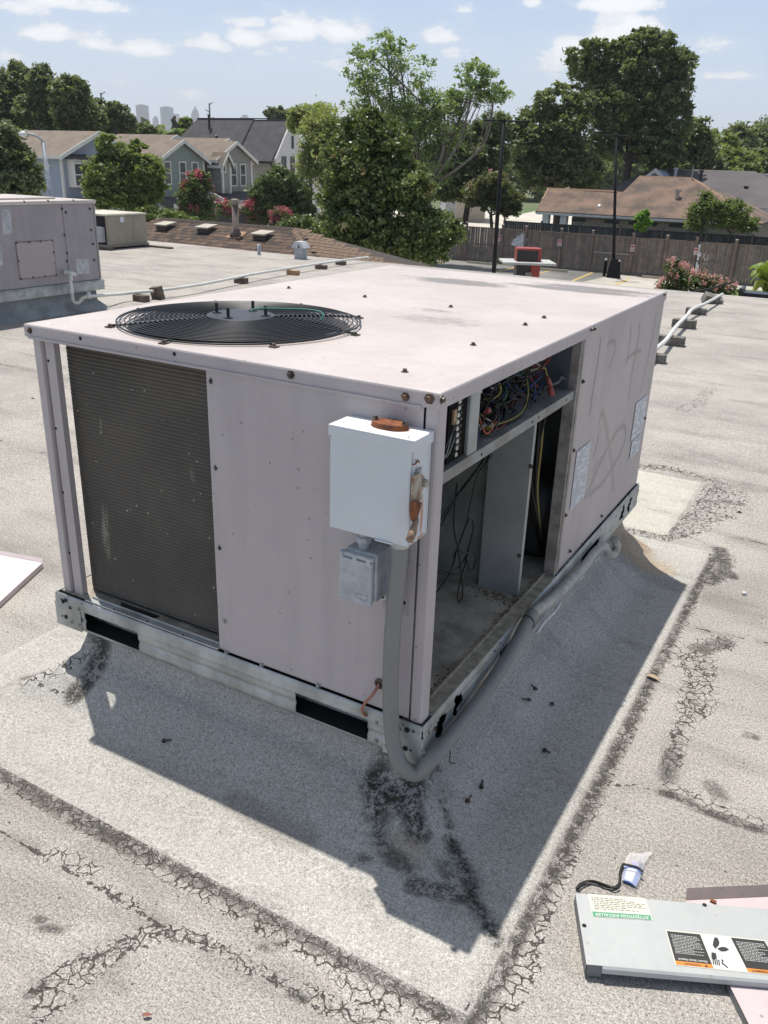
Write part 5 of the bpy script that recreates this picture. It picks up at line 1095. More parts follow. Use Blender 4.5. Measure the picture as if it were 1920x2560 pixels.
# ------------------------------------------------------------------ right drain pipe
g_ = 'wood blocks under the right drain pipe'
dp2 = thing('drain_pipe', 'white plastic pipe on wood blocks behind the unit at the right', 'drain pipe', (-.9, 7.5, 0))
rp = [(-.77,5.1,.10)]+[tuple(onZ(960+.5787*a, 560+.5787*c, .118)) for a, c in ((1175,540),(1220,500),(1265,440),(1310,395),(1332,368),(1385,346))]
q_ = np.array(rp[-1]); rp2 = rp[:-1]+[tuple(q_)]
b = MB(); b.tube(spline(rp2, 6), .019, 10); b.build('run', M_pvc, dp2, smooth=True)
b = MB(); q2_ = onZ(960+.5787*1462, 560+.5787*303, .118); b.tube([q_, (q_+q2_)/2+[0,0,.0], q2_], .017, 10); b.build('far_run', M_pvc, dp2, smooth=True)
for i, (px_, py_, lb, sz, rt) in enumerate(((1640,912,'dark wood block under the right pipe nearest the unit corner',(.14,.09,.09),(0,0,.1)),(1674,868,'wide weathered block under the right pipe, second from the unit',(.24,.10,.10),(0,0,.05)),(1708,824,'weathered block under the right pipe, third from the unit',(.22,.10,.10),(0,0,-.04)),(1738,791,'weathered block under the right pipe, fourth from the unit',(.21,.10,.09),(0,0,.05)),(1774,760,'tilted wood block at the far end of the right pipe',(.22,.12,.11),(.35,.3,.5)))):
    block(px_, py_, lb, mat('grey_block', (.20,.185,.165), .9, c2=(.09,.08,.07), scale=18, bmp=.8, bscale=60), sz, rt, g_, .02 if i == 4 else 0.)
b = MB(); b.tube(spline([onZ(x, y, .012) for x, y in ((1640,744),(1700,752),(1760,755),(1800,761),(1860,773),(1960,777),(2100,783))], 8), .009, 6)
tag(b.build('roof_cable', wm['black'], smooth=True), 'thin black cable lying across the roof near its right back edge', 'cable')
# ------------------------------------------------------------------ small tan unit
tx, ty0 = -10.246, 8.72; ty1 = 9.60; tz0, tz1 = .10, .575
M_tan = mat('tan_unit_paint', (.30,.26,.20), .55, var=.1, spots=.1)
tu = thing('air_conditioner', 'small tan packaged unit with one side open, standing on logs by the shingled roof', 'air conditioner', (tx-.4, ty0+.4, tz0))
b = MB(); b.box(tx-.52, tx, ty0+.012, ty1, tz0, tz1-.015); b.build('cabinet', M_tan, tu)
b = MB(); b.box(tx-.97, tx-.52, ty0+.05, ty1, tz0, tz1-.02); b.build('open_shade_section', M_hole, tu)  # solid black block paints in the shade of the open side
b = MB(); b.box(tx-1.0, tx+.015, ty0-.01, ty1+.015, tz1-.02, tz1+.006); b.build('top_cover', mat('tan_cover', (.55,.50,.40), .5), tu, bevel=.004)
b = MB(); b.box(tx, tx+.005, ty0+.02, ty0+.56, tz0+.015, tz1-.03); b.build('side_panel', M_tan, tu, bevel=.002)
b = MB(); b.box(tx, tx+.005, ty0+.575, ty1-.01, tz0+.015, tz1-.03); b.build('side_panel', M_tan, tu, bevel=.002)
b = MB(); b.box(tx-.5, tx-.03, ty0+.004, ty0+.012, tz0+.015, tz1-.03); b.build('open_shade_front', M_hole, tu)  # black sheet, shade of the open front put into its colour
b = MB(); b.box(tx-1.0, tx+.02, ty0-.02, ty1+.02, tz0-.03, tz0+.006); b.build('base_rail', mat('rail_brown', (.26,.22,.17), .7), tu, bevel=.003)
b = MB(); b.box(tx+.005, tx+.0056, ty0+.30, ty0+.38, .45, .53); b.build('label', M_label, tu)
b = MB(); b.box(tx-.2, tx-.05, ty0-.07, ty0+.004, tz0+.05, tz0+.28); b.box(tx-.205, tx-.045, ty0-.075, ty0+.004, tz0+.275, tz0+.285); b.build('switch_box', mat('small_box', (.33,.34,.34), .5), tu, bevel=.003)
b = MB(); b.tube(spline([(tx-.3,ty0-.02,tz0+.25),(tx-.36,ty0-.08,tz0+.15),(tx-.30,ty0-.1,tz0+.03),(tx-.42,ty0-.04,tz0+.0)], 6), .022, 8); b.build('hose', mat('hose_grey', (.25,.25,.25), .6), tu, smooth=True)
for i, (y_, lb) in enumerate(((ty0-.02,'weathered square timber under the near edge of the small tan unit'),(ty1-.03,'weathered square timber under the far edge of the small tan unit'))):
    b = MB(); b.box(tx-1.15, tx+.12+.45*i, y_-.045, y_+.045, 0, .07); tag(b.build('timber', M_wood, origin=(tx-.4,y_,0), bevel=.01), lb, 'timber', 'timbers under the small tan unit')
# ================================================================== shingled roof slope along the back
SBY = 10.42
R1 = onY(738,570,11.4); R0 = onY(405,547,11.4); zr = (R1[2]+R0[2])/2; R0 = np.array([R0[0],11.4,zr]); R1 = np.array([R1[0],11.4,zr])
B0 = np.array([R0[0]-1.0,SBY,.0]); B1 = np.array([-7.42,SBY,.0]); B2 = np.array([-5.7,10.62,-.09])
M_shs = [mat('shingle_brown', (.105,.070,.050), .95, c2=(.075,.051,.038), scale=18, bmp=.6, bscale=150), mat('shingle_tan', (.135,.09,.064), .95, c2=(.10,.068,.05), scale=18, bmp=.6, bscale=150), mat('shingle_dark', (.062,.047,.039), .95, c2=(.045,.036,.03), scale=18, bmp=.6, bscale=150)]
M_shl = [mat('shingle_sunlit_ochre', (.17,.115,.08), .95, c2=(.13,.09,.065), scale=18, bmp=.6), mat('shingle_sunlit_ochre_dark', (.165,.115,.08), .95, scale=18, bmp=.6)]  # lighter ochre paints sunlight onto the hip face
sr = thing('shingle_roof', 'brown shingled roof slope with vents rising along the back of the flat roof', 'roof', (-9.5, SBY, 0))
b = MB(); b.add([B0+[0,0,-.01],B1+[0,0,-.01],R1+[0,0,-.012],R0+[0,0,-.012],B2+[0,0,-.01]], [(0,1,2,3),(1,4,2)])
Rb0 = R0+[-.6,2.3,-.55]; Rb1 = R1+[1.9,1.6,-.6]
b.add([R0+[0,0,-.012],R1+[0,0,-.012],Rb1,Rb0,B0+[0,0,-.01],B2+[0,0,-.01]], [(0,1,2,3),(0,3,4),(1,5,2)]); b.build('decking', M_shs[2], sr)
sl_v = np.array([0, R0[1]-SBY, zr]); sl_l = np.linalg.norm(sl_v); sl_v /= sl_l; nz_v = np.cross([1,0,0], sl_v)
rows_ = 9; ex_ = sl_l/rows_; tw = .125
tmes = []
for mm_ in M_shs+M_shl:
    t = MB(); t.add([(0,0,.006),(tw-.006,0,.006),(tw-.006,ex_*1.15,.0015),(0,ex_*1.15,.0015),(0,0,-.002),(tw-.006,0,-.002)], [(0,1,2,3),(4,5,1,0)]); tmes.append(meshof(t, 'shingle', mm_))
ang = math.atan2(sl_v[2], sl_v[1]); rs_ = random.Random(9); cnt = 0; rest = MB(); cand = []
for i in range(rows_):
    t = i/rows_; xl_ = B0[0]+(R0[0]-B0[0])*t; xr_ = B1[0]+(R1[0]-B1[0])*t; x = xl_+(.5*tw if i % 2 else 0)
    while x < xr_-tw*.5:
        cand.append((x, i)); x += tw
cand.sort(key=lambda c: (c[0]-CC[0])**2)
for x, i in cand:
    p = np.array([x, SBY, 0])+sl_v*(i*ex_)
    mi = rs_.choice([0,0,1,2,0,1,2]); 
    if p[0] > -7.9 and False: mi = 3
    if cnt < 255:
        o = piece('shingle', tmes[mi], sr, p+nz_v*.001*rs_.random(), (ang, 0, 0)); cnt += 1
    else:
        Rm = np.array([[1,0,0],[0,math.cos(ang),-math.sin(ang)],[0,math.sin(ang),math.cos(ang)]])
        v = np.array([(0,0,.006),(tw-.006,0,.006),(tw-.006,ex_*1.15,.0015),(0,ex_*1.15,.0015),(0,0,-.002),(tw-.006,0,-.002)])@Rm.T+p; rest.add(v, [(0,1,2,3),(4,5,1,0)])
if rest.n: rest.build('shingle', M_shs[0], sr, kind='stuff')
# hip end facing right: courses parallel to its base, its sunlight put into a lighter ochre colour
b1 = B1; b2 = B2; hipu = (b2-b1); hl = np.linalg.norm(hipu); hipu /= hl; hn = np.cross(b2-b1, R1-b1); hn /= np.linalg.norm(hn)
hn = hn if hn[2] > 0 else -hn; hv = np.cross(hn, hipu); hh = (R1-b1)@hv; hx_ = (R1-b1)@hipu
rest = MB(); rest2 = MB(); nr = 9
for i in range(nr):
    t = i/nr; xa = hx_*t; xb = hl+(hx_-hl)*t; x = xa+(.06 if i % 2 else 0)
    while x < xb-.03:
        p = b1+hipu*x+hv*(hh*t); w_ = .12; e2_ = hh/nr; l = [p+hn*.008, p+hipu*(w_-.006)+hn*.008, p+hipu*(w_-.006)+hv*e2_*1.1+hn*.002, p+hv*e2_*1.1+hn*.002, p-hn*.001, p+hipu*(w_-.006)-hn*.001]
        (rest if rs_.random() < .6 else rest2).add(l, [(0,1,2,3),(4,5,1,0)]); x += w_
rest.build('shingle', M_shl[0], sr, kind='stuff'); rest2.build('shingle', M_shl[1], sr, kind='stuff')
def caps(a, b_, n, m_):
    d = (b_-a)/n; L_ = np.linalg.norm(d); dn = d/L_; side = np.cross(dn, [0,0,1]); side /= np.linalg.norm(side)
    for i in range(n):
        p = a+d*i; q = MB(); lft = side*.085+np.array([0,0,-.03]); rgt = -side*.085+np.array([0,0,-.03])
        V = [p+lft+[0,0,.014], p+[0,0,.020], p+rgt+[0,0,.014], p+d*1.15+lft+[0,0,.006], p+d*1.15+[0,0,.012], p+d*1.15+rgt+[0,0,.006], p+lft, p, p+rgt]
        q.add(V, [(0,1,4,3),(1,2,5,4),(6,7,1,0),(7,8,2,1)]); q.build('ridge_cap', m_, sr)
caps(R1, R0, 32, M_shs[2]); caps(B1, R1, 11, M_shl[0]); caps(B2, R1, 24, M_shl[1])
def slope(px_, py_):
    """point where the sight line meets the slope plane"""
    v = ray(px_, py_); nv_ = nz_v; t = ((np.array([0,SBY,0])-CC)@nv_)/(v@nv_); return CC+v*t
g_ = 'square box vents along the shingled slope'
for (px_, py_, lb) in ((412,572,'square metal box vent at the left of the shingled slope'),(515,579,'square metal box vent between the leftmost vent and the flue pipe'),(655,596,'square metal box vent right of the flue pipe')):
    p = slope(px_, py_); t = thing('roof_vent', lb, 'roof vent', p, g_)
    b = MB(); b.box(p[0]-.12, p[0]+.12, p[1]-.10, p[1]+.14, p[2]-.02, p[2]+.055); b.build('throat', mat('vent_dark', (.07,.055,.045), .8), t)
    a_ = .10; b = MB(); zt_ = p[2]+.055
    b.prism([(p[0]-.155,p[1]-.135,zt_),(p[0]+.155,p[1]-.135,zt_),(p[0]+.155,p[1]+.16,zt_+.045),(p[0]-.155,p[1]+.16,zt_+.045)], (0,0,.028)); b.build('cap', mat('vent_cap', (.40,.36,.29), .55, spots=.2), t, bevel=.004)
p = slope(590,590); fp = thing('flue_pipe', 'tall dark brown flue pipe standing on the shingled slope', 'flue pipe', p)
hp_ = onY(587,497,p[1])[2]
M_fl = mat('flue_brown', (.13,.10,.09), .75, spots=.2)
b = MB(); b.lathe([(0,p[2]),(.115,p[2]+.0),(.085,p[2]+.06),(.072,p[2]+.11),(.058,p[2]+.12),(.058,hp_-.08),(0,hp_-.08)], (p[0],p[1],0), 16); b.build('pipe', M_fl, fp, smooth=True)
b = MB(); b.lathe([(0,hp_-.10),(.066,hp_-.10),(.070,hp_-.03),(.070,hp_-.012),(.03,hp_),(0,hp_)], (p[0],p[1],0), 16); b.build('cap', mat('flue_cap', (.27,.23,.19), .7), fp, smooth=True)
b = MB(); q = p+nz_v*.012; b.prism([q+[-.16,0,0]-sl_v*.12, q+[.16,0,0]-sl_v*.12, q+[.14,0,0]+sl_v*.16, q+[-.12,0,0]+sl_v*.16], nz_v*.004); b.build('flashing', mat('rusty_flashing', (.35,.20,.11), .8, c2=(.22,.13,.08), scale=14), fp)
p = onZ(752,652,0); hv_ = thing('roof_vent', 'grey metal vent with a small gabled hood on the flat roof', 'roof vent', p); M_zinc = mat('painted_zinc', (.36,.38,.40), .6, spots=.25)
b = MB(); b.box(p[0]-.075, p[0]+.075, p[1]-.07, p[1]+.07, 0, .20); b.box(p[0]-.085, p[0]+.085, p[1]-.08, p[1]+.08, 0, .03); b.build('stack', M_zinc, hv_, bevel=.004)
b = MB(); b.prism([(p[0]-.12,p[1]-.09,.20),(p[0]+.12,p[1]-.09,.20),(p[0]+.05,p[1]-.09,.295),(p[0]-.05,p[1]-.09,.295)], (0,.18,0)); b.build('hood', mat('zinc_pale', (.45,.47,.49), .5), hv_)
b = MB(); b.prism([(p[0]+.005,p[1]-.0915,.205),(p[0]+.045,p[1]-.0915,.205),(p[0]+.025,p[1]-.0915,.255)], (0,.001,0)); b.build('louver', M_hole, hv_)
p = onZ(648,642,0); b = MB(); b.lathe([(0,0),(.032,0),(.029,.03),(.028,.20),(.022,.20),(.022,.15),(0,.15)], p, 14); tag(b.build('vent_pipe', M_zinc, origin=p, smooth=True), 'short open grey vent pipe standing on the flat roof', 'vent pipe')
b = MB(); q = onZ(715,650,0); b.box(-9.3,-6.6,9.72,10.38,.0,.008); struct(b.build('roof_coating_patch', mat('green_grey_coating', (.36,.38,.35), .9, c2=(.44,.44,.40), scale=3, spots=.2)))
p = onZ(716,650,.01); b = MB(); b.lathe([(0,0),(.09,.0),(.07,.012),(0,.014)], p, 9); tag(b.build('debris_scrap', M_screwd, origin=p), 'dark flat scrap on the coated roof beside the hooded vent', 'scrap')
# ================================================================== ground, streets, lawns
ZG = -3.6
def sheet(name, pts, z, m_):
    b = MB(); b.poly([(x, y, z) for x, y in pts]); return struct(b.build(name, m_))
M_grass = mat('lawn', (.10,.15,.045), .95, c2=(.055,.09,.03), scale=1.2, bmp=.5, bscale=40)
M_conc = mat('lot_concrete', (.42,.39,.34), .9, c2=(.33,.31,.275), scale=.5, spots=.25, bmp=.2)
M_asph = mat('worn_asphalt', (.20,.195,.18), .95, c2=(.12,.12,.115), scale=.35, bmp=.2)
M_yel = mat('yellow_paint', (.55,.36,.06), .8, c2=(.42,.30,.10), scale=6)
big = MB(); 
gxs = [-9000,-600,-120,60,600,9000]
big.quad((-9000,-3000,ZG-.02),(9000,-3000,ZG-.02),(9000,9000,ZG-.02),(-9000,9000,ZG-.02)); struct(big.build('ground', mat('ground_green', (.09,.115,.05), .95, c2=(.13,.125,.08), scale=.02)))
sheet('parking_lot', [(-32,12),(14,12),(14,45.8),(-32,45.8)], ZG, M_conc)
sheet('dark_asphalt', [(-32,33),(-14.6,33),(-12.5,37),(-11.8,45.7),(-32,45.7)], ZG+.004, M_asph)
sheet('street', [(-60,54),(-20.5,54),(-20.5,60),(-17,80),(-16,120),(-40,120),(-60,80)], ZG, mat('street_concrete', (.50,.47,.40), .9, c2=(.42,.39,.34), scale=.4))
sheet('street_left', [(-60,14),(-33,14),(-33,54),(-60,54)], ZG, M_conc)
for pts in ([(1290,590-50),(1255,552),(1300,556),(1310,548)],):
    pass
def gp_(x, y, z=ZG): p = onZ(x, y, z); return (p[0], p[1])
sheet('lawn', [gp_(1130,553), gp_(1165,548), gp_(1160,541), gp_(1122,545)], ZG+.004, M_grass)
sheet('lawn', [gp_(1290,538), gp_(1345,526), gp_(1341,517), gp_(1295,524)], ZG+.004, M_grass)
sheet('lawn', [gp_(1825,745), gp_(1840,722), gp_(2000,733), gp_(2100,770)], ZG+.004, mat('bright_lawn', (.17,.24,.06), .95, c2=(.12,.19,.05), scale=2, bmp=.5))
# parking stripes and wheel stops against the fence
for (a, b_) in (((1430,703),(1478,683)),((1540,712),(1562,702)),((1345,684),(1370,678)),((1250,678),(1290,668))):
    p, q = onZ(*a, ZG), onZ(*b_, ZG); p = p[:2]; q = q[:2]; d = (q-p)/np.linalg.norm(q-p); n_ = np.array([-d[1], d[0]])*.07; p = p-d*2.0; q = q+d*.8
    sheet('parking_stripe', [tuple(p-n_), tuple(p+n_), tuple(q+n_), tuple(q-n_)], ZG+.006, M_yel)
for k, (px_, py_, lb) in enumerate(((1205,661,'concrete wheel stop left of the red kiosk near the fence'),(1378,678,'concrete wheel stop right of the red kiosk'),(1600,686,'concrete wheel stop right of the far lamp post'),(1648,698,'concrete wheel stop behind the pink bush'))):
    p = onZ(px_, py_, ZG); b = MB(); b.prism([(-.9,-.075,0),(-.9,.075,0),(-.9,.05,.13),(-.9,-.05,.13)], (1.8,0,0)); me = meshof(b, 'wheel_stop', mat('stop_concrete', (.36,.31,.24), .9))
    tag(piece('wheel_stop', me, None, (p[0],p[1],ZG)), lb, 'wheel stop', 'wheel stops in the parking lot')
# ------------------------------------------------------------------ plank fences, each picket a piece
M_pick = [mat('picket_grey_brown', (.20,.165,.14), .9, c2=(.14,.115,.098), scale=2.5, bmp=.5), mat('picket_brown', (.225,.17,.135), .9, c2=(.165,.13,.105), scale=2.5, bmp=.5), mat('picket_dark', (.16,.135,.115), .9, scale=2.5, bmp=.5)]
M_fpost = mat('fence_post', (.20,.145,.118), .9, c2=(.15,.11,.09), scale=3)
fn = thing('plank_fence', 'tall brown plank fence with capped posts along the parking lot', 'fence', (-12, 46, ZG))
FY_ = 46.; ft = -1.62; pk = .148
pmesh = []
for mm_ in M_pick:
    t = MB(); t.box(0, pk-.012, 0, .018, 0, 1); pmesh.append(meshof(t, 'picket', mm_))
rf = random.Random(4)
gaps = [(onY(1736,620,FY_)[0], onY(1752,620,FY_)[0])]
x = -24.5; i = 0
while x < 1.5 and i < 300:
    h_ = ft-ZG-.10+rf.uniform(-.02,.02); top = 0
    ingap = (-8.02 < x < -7.75) and i % 2 == 0 or (-19.0 < x < -18.2 and rf.random() < .25)
    if not ingap: piece('picket', rf.choice(pmesh), fn, (x, FY_+rf.uniform(-.006,.006), ZG+.06), (0, rf.uniform(-.006,.006), 0), (1,1,h_-.02))
    x += pk; i += 1
b = MB(); b.box(-24.5, 1.5, FY_-.05, FY_+.04, ft-.075, ft-.03); b.build('top_rail', M_fpost, fn)
b = MB(); b.box(-24.5, 1.5, FY_-.03, FY_-.006, ZG+.95, ZG+1.03); b.build('middle_rail', M_pick[2], fn)
p0 = onY(1484,630,FY_)[0]; p1 = onY(1584,640,FY_)[0]; b = MB(); b.box(p0, p1, FY_-.055, FY_-.032, ZG+1.03, ZG+1.09); b.build('pale_batten', mat('pale_batten', (.33,.30,.27), .8), fn)
b = MB(); b.box(-24.5, 1.5, FY_-.05, FY_-.01, ZG+.0, ZG+.12); b.build('kick_board', M_pick[0], fn)
pb = MB(); pb.box(-.065, .065, -.11, -.02, 0, ft-ZG+.16); ME_fp = meshof(pb, 'post', M_fpost)
pcp = MB(); pcp.prism([(-.085,-.13,0),(.085,-.13,0),(.085,0,0),(-.085,0,0)], (0,0,.025)); pcp.lathe([(0,.025),(.08,.025),(.0,.065)], (0,-.065,0), 4); ME_fc = meshof(pcp, 'post_cap', mat('post_cap', (.30,.25,.22), .8))
for xp in [onY(px_, 580, FY_)[0] for px_ in (1258,1316,1405,1484,1587,1672,1747,1847)]+[-20.9,-23.1,-3.9,-1.9,.2]:
    o = piece('post', ME_fp, fn, (xp, FY_, ZG)); c = piece('post_cap', ME_fc, o, (xp, FY_, ft+.16))
b = MB()
for (cx_, cz_, r_) in ((0,0,.22),(.18,.12,.2),(.30,.0,.2),(-.2,-.14,.2),(.1,-.2,.22),(.30,-.2,.16),(.2,.26,.14),(-.34,-.22,.12)):
    c_ = onY(1298,600,FY_); b.prism([(c_[0]+cx_+r_*math.cos(t)*(1+.15*math.sin(5*t+cx_*20)), FY_-.012-.004*(abs(cx_*7.3+cz_*3.1) % 3), c_[2]+cz_+r_*math.sin(t)*(1+.15*math.sin(4*t))) for t in np.linspace(0, 2*PI, 15)[:-1]], (0,.002+cx_*.002,0))
b.build('pale_patch', mat('pale_blob', (.60,.61,.63), .8, c2=(.38,.38,.39), scale=9), fn)  # irregular pale blob laid over the pickets
c_ = onY(1745,650,FY_); b = MB()
for k in range(7):
    zz_ = c_[2]-.62+k*.2; b.box(c_[0]-.07+.02*math.sin(k*3), c_[0]+.05+.05*math.sin(k*2), FY_-.024-.001*k, FY_-.02-.001*k, zz_, zz_+.19)
for k in range(5): b.box(c_[0]+.25+k*.07, c_[0]+.27+k*.07, FY_-.024, FY_-.02, c_[2]+.1-.3*(k % 2), c_[2]+.35-.2*(k % 3))
b.build('pale_patch', mat('gap_light_white', (.7,.7,.7), .8), fn)  # white slivers paint in the brightness seen through missing pickets
M_sgw = mat('sign_white', (.58,.56,.54), .6, var=.05); M_sgr = mat('sign_red', (.42,.05,.04), .6, var=.05)
for px_, py_, lb in ((1248,595,'small red and white sign on the fence just right of the near lamp post'),(1400,607,'small red and white sign on the fence right of the red kiosk'),(1582,620,'small red and white sign on the fence right of the far lamp post'),(1741,628,'small red and white sign on the fence above the pink bush')):
    p = onY(px_, py_, FY_-.06); t = thing('notice_sign', lb, 'sign', (p[0],FY_-.13,p[2]), 'red and white notices on the plank fence')
    b = MB(); b.box(p[0]-.12, p[0]+.12, FY_-.125, FY_-.12, p[2]-.17, p[2]+.17); b.build('board', M_sgw, t)
    b = MB(); b.box(p[0]-.10, p[0]+.10, FY_-.129, FY_-.1255, p[2]+.03, p[2]+.13); 
    for k in range(3): b.box(p[0]-.09, p[0]+.09, FY_-.129, FY_-.1255, p[2]-.13+k*.045, p[2]-.11+k*.045)
    b.build('print', M_sgr, t)
fb_ = thing('plank_fence', 'darker weathered plank fence behind the brown one', 'fence', (-12, 50, ZG))
M_bk = [mat('picket_charcoal', (.045,.05,.058), .9, c2=(.03,.033,.04), scale=2), mat('picket_charcoal_pale', (.065,.068,.075), .9, scale=2)]
rest = [MB(), MB()]; x = onY(1258,560,50)[0]; 
while x < 6:
    zt_ = -1.43+rf.uniform(-.02,.015); rest[rf.random() < .35].box(x, x+.14, 50, 50.02, ZG, zt_-.05); x += .15
rest[0].build('picket', M_bk[0], fb_, kind='stuff'); rest[1].build('picket', M_bk[1], fb_, kind='stuff')
b = MB(); b.box(-20.3, 6, 49.95, 50.03, -1.50, -1.44); b.build('top_rail', M_bk[0], fb_)
b = MB()
ME_bp = meshof(MB().box(-.06,.06,-.06,-.001,0,2.28), 'post', mat('post_taupe', (.12,.10,.085), .9))
for xp in np.arange(-20.2, 6, 2.4): piece('post', ME_bp, fb_, (xp, 50, ZG))
# ------------------------------------------------------------------ lamp posts
M_lp = mat('lamp_black', (.012,.012,.014), .6, var=.1, spec=.15)
def lamppost(base_px, top_px, D_, lb, arms=1.0):
    p = onZ(*base_px, ZG); 
    if D_: p = far(base_px[0], base_px[1], D_); p[2] = ZG
    D1 = math.hypot(p[0]-CC[0], p[1]-CC[1]); q = far(*top_px, D1); t = thing('lamp_post', lb, 'lamp post', (p[0],p[1],ZG), 'black parking lot lamp posts')
    b = MB(); b.tube([(p[0],p[1],ZG),(q[0],q[1],q[2])], [.085,.065], 10); b.build('pole', M_lp, t, smooth=True)
    b = MB(); b.lathe([(0,ZG),(.16,ZG),(.16,ZG+.03),(.10,ZG+.06),(0,ZG+.06)], (p[0],p[1],0), 12); b.build('base_plate', M_lp, t)
    rv = np.array([.866,.5,0])
    for s_ in (-1, 1):
        c = q+rv*s_*.42*arms; b = MB(); b.prism([c-rv*.34*arms+[0,-.1,-.02], c+rv*.34*arms+[0,-.1,-.02], c+rv*.34*arms+[0,.16,.0], c-rv*.34*arms+[0,.16,0]], (0,0,.05)); b.build('lamp_head', M_lp, t, bevel=.01)
    b = MB(); b.lathe([(0,q[2]-.08),(.08,q[2]-.08),(.08,q[2]+.05),(0,q[2]+.05)], (q[0],q[1],0), 10); b.build('bracket', M_lp, t)
    return p
lamppost((1234,700), (1259,303), 33, 'black lamp post just left of the red kiosk, nearer of the two', .9)
lp2 = lamppost((1533,694), (1541,340), None, 'black lamp post with bollards at its foot, farther of the two', .8)
b = MB(); b.add([(lp2[0]+sx*w_, lp2[1]+sy*.25, ZG+z_) for z_, w_ in ((0,.33),(.95,.18)) for sx, sy in ((-1,-1),(1,-1),(1,1),(-1,1))], [(0,1,5,4),(1,2,6,5),(2,3,7,6),(3,0,4,7),(4,5,6,7)]); tag(b.build('utility_box', M_lp, origin=tuple(lp2), bevel=.04), 'black box round the foot of the farther lamp post', 'box')
for px_, lb in ((1510,'black bollard left of the farther lamp post'),(1542,'black bollard right of the farther lamp post')):
    p = onZ(px_, 691 if px_ == 1510 else 695, ZG); b = MB(); b.lathe([(0,ZG),(.085,ZG),(.085,ZG+.78),(.07,ZG+.82),(0,ZG+.83)], (p[0],p[1],0), 10); bo_ = tag(b.build('bollard', M_lp, origin=(p[0],p[1],ZG), smooth=False), lb, 'bollard', 'bollards at the lamp post'); b = MB(); b.lathe([(0,ZG+.82),(.075,ZG+.82),(.06,ZG+.90),(0,ZG+.92)], (p[0],p[1],0), 10); b.build('cap', M_trim if 'M_trim' in globals() else mat('white_trim', (.60,.60,.57), .6, var=.06), bo_)
# ------------------------------------------------------------------ red kiosk with pale canopy
kq = far(1318, 652, 26.5); ks = thing('drive_up_kiosk', 'red and black drive-up kiosk passing through a pale square canopy', 'kiosk', (kq[0], kq[1], ZG))
M_red = mat('kiosk_red', (.30,.045,.035), .5, var=.08); M_kb = mat('kiosk_black', (.02,.02,.022), .4); M_can = mat('canopy_grey', (.44,.45,.43), .6, var=.06)
rv = np.array([.866,.5,0]); dv = np.array([-.5,.866,0])
def obox(c, a, b_, z0, z1): # oriented box half sizes
    q = [c-rv*a-dv*b_, c+rv*a-dv*b_, c+rv*a+dv*b_, c-rv*a+dv*b_]; return [(x[0],x[1],z0) for x in q], (0,0,z1-z0)
zc_ = kq[2]
b = MB(); b.prism(*obox(kq-dv*.02, .37, .26, zc_+.0, zc_+.38)); b.build('sign_box', M_red, ks, bevel=.03)
b = MB(); b.prism(*obox(kq-dv*.285-rv*.05, .31, .01, zc_+.03, zc_+.31)); b.build('screen', M_kb, ks)
b = MB(); b.prism(*obox(kq, .78, .58, zc_-.07, zc_)); b.build('canopy', M_can, ks, bevel=.02)
b = MB(); b.prism(*obox(kq-rv*.02, .32, .26, ZG, zc_-.07)); b.build('cabinet', M_kb, ks)
b = MB(); b.prism(*obox(kq+rv*.22, .14, .285, ZG, zc_-.08)); b.build('side_panel', M_red, ks, bevel=.02)
b = MB(); b.prism(*obox(kq+rv*.02-dv*.31, .09, .03, ZG+1.4, zc_-.3)); b.build('keypad', mat('keypad', (.25,.22,.17), .6), ks)
# ------------------------------------------------------------------ houses
M_trim = mat('white_trim', (.60,.60,.57), .6, var=.06); M_glass = mat('window_glass', (.07,.08,.085), .15, var=.3, spec=.8, scale=.8)
M_roofb = mat('tan_shingle_roof', (.19,.155,.125), .95, c2=(.155,.125,.10), scale=.9, bmp=.4, bscale=8); M_roofd = mat('charcoal_shingle', (.085,.08,.085), .95, c2=(.065,.062,.066), scale=1.2, bmp=.4, bscale=8)
def siding(name, c):
    m, nt, bs = newmat(name); co = geoco(nt); s_ = N(nt, 'ShaderNodeSeparateXYZ'); nt.links.new(co, s_.inputs[0])
    fr_ = math_(nt, 'FRACT', math_(nt, 'MULTIPLY', s_.outputs[2], 6.5)); n1 = noise(nt, co, 2.5, 4, .6).outputs[0]
    col = mixc(nt, n1, tuple(x*.88 for x in c), tuple(x*1.08 for x in c)); nt.links.new(col, bs.inputs['Base Color']); bs.inputs['Roughness'].default_value = .75
    bump(nt, bs, fr_, .8, .02); return m
def window(parent, n, c, w_, h_, double=True, frame_m=None, fw=.10):
    """window in a wall facing +x ('x') or -y ('y'); c = centre on the wall"""
    fm = frame_m or M_trim
    def bx(b, u0, u1, z0, z1, d0, d1):
        if n == 'x': b.box(c[0]+d0, c[0]+d1, c[1]+u0, c[1]+u1, c[2]+z0, c[2]+z1)
        else: b.box(c[0]+u0, c[0]+u1, c[1]-d1, c[1]-d0, c[2]+z0, c[2]+z1)
    b = MB(); H_, W_ = h_/2, w_/2
    bx(b, -W_-fw, -W_, -H_-fw, H_+fw, .0, .06); bx(b, W_, W_+fw, -H_-fw, H_+fw, .0, .06); bx(b, -W_, W_, H_, H_+fw, .0, .06); bx(b, -W_, W_, -H_-fw, -H_, .0, .07)
    if double: bx(b, -W_, W_, -.035, .035, .0, .045)
    f = b.build('window_frame', fm, parent); b = MB(); bx(b, -W_, W_, -H_, H_, .005, .015); b.build('pane', M_glass, f); return f
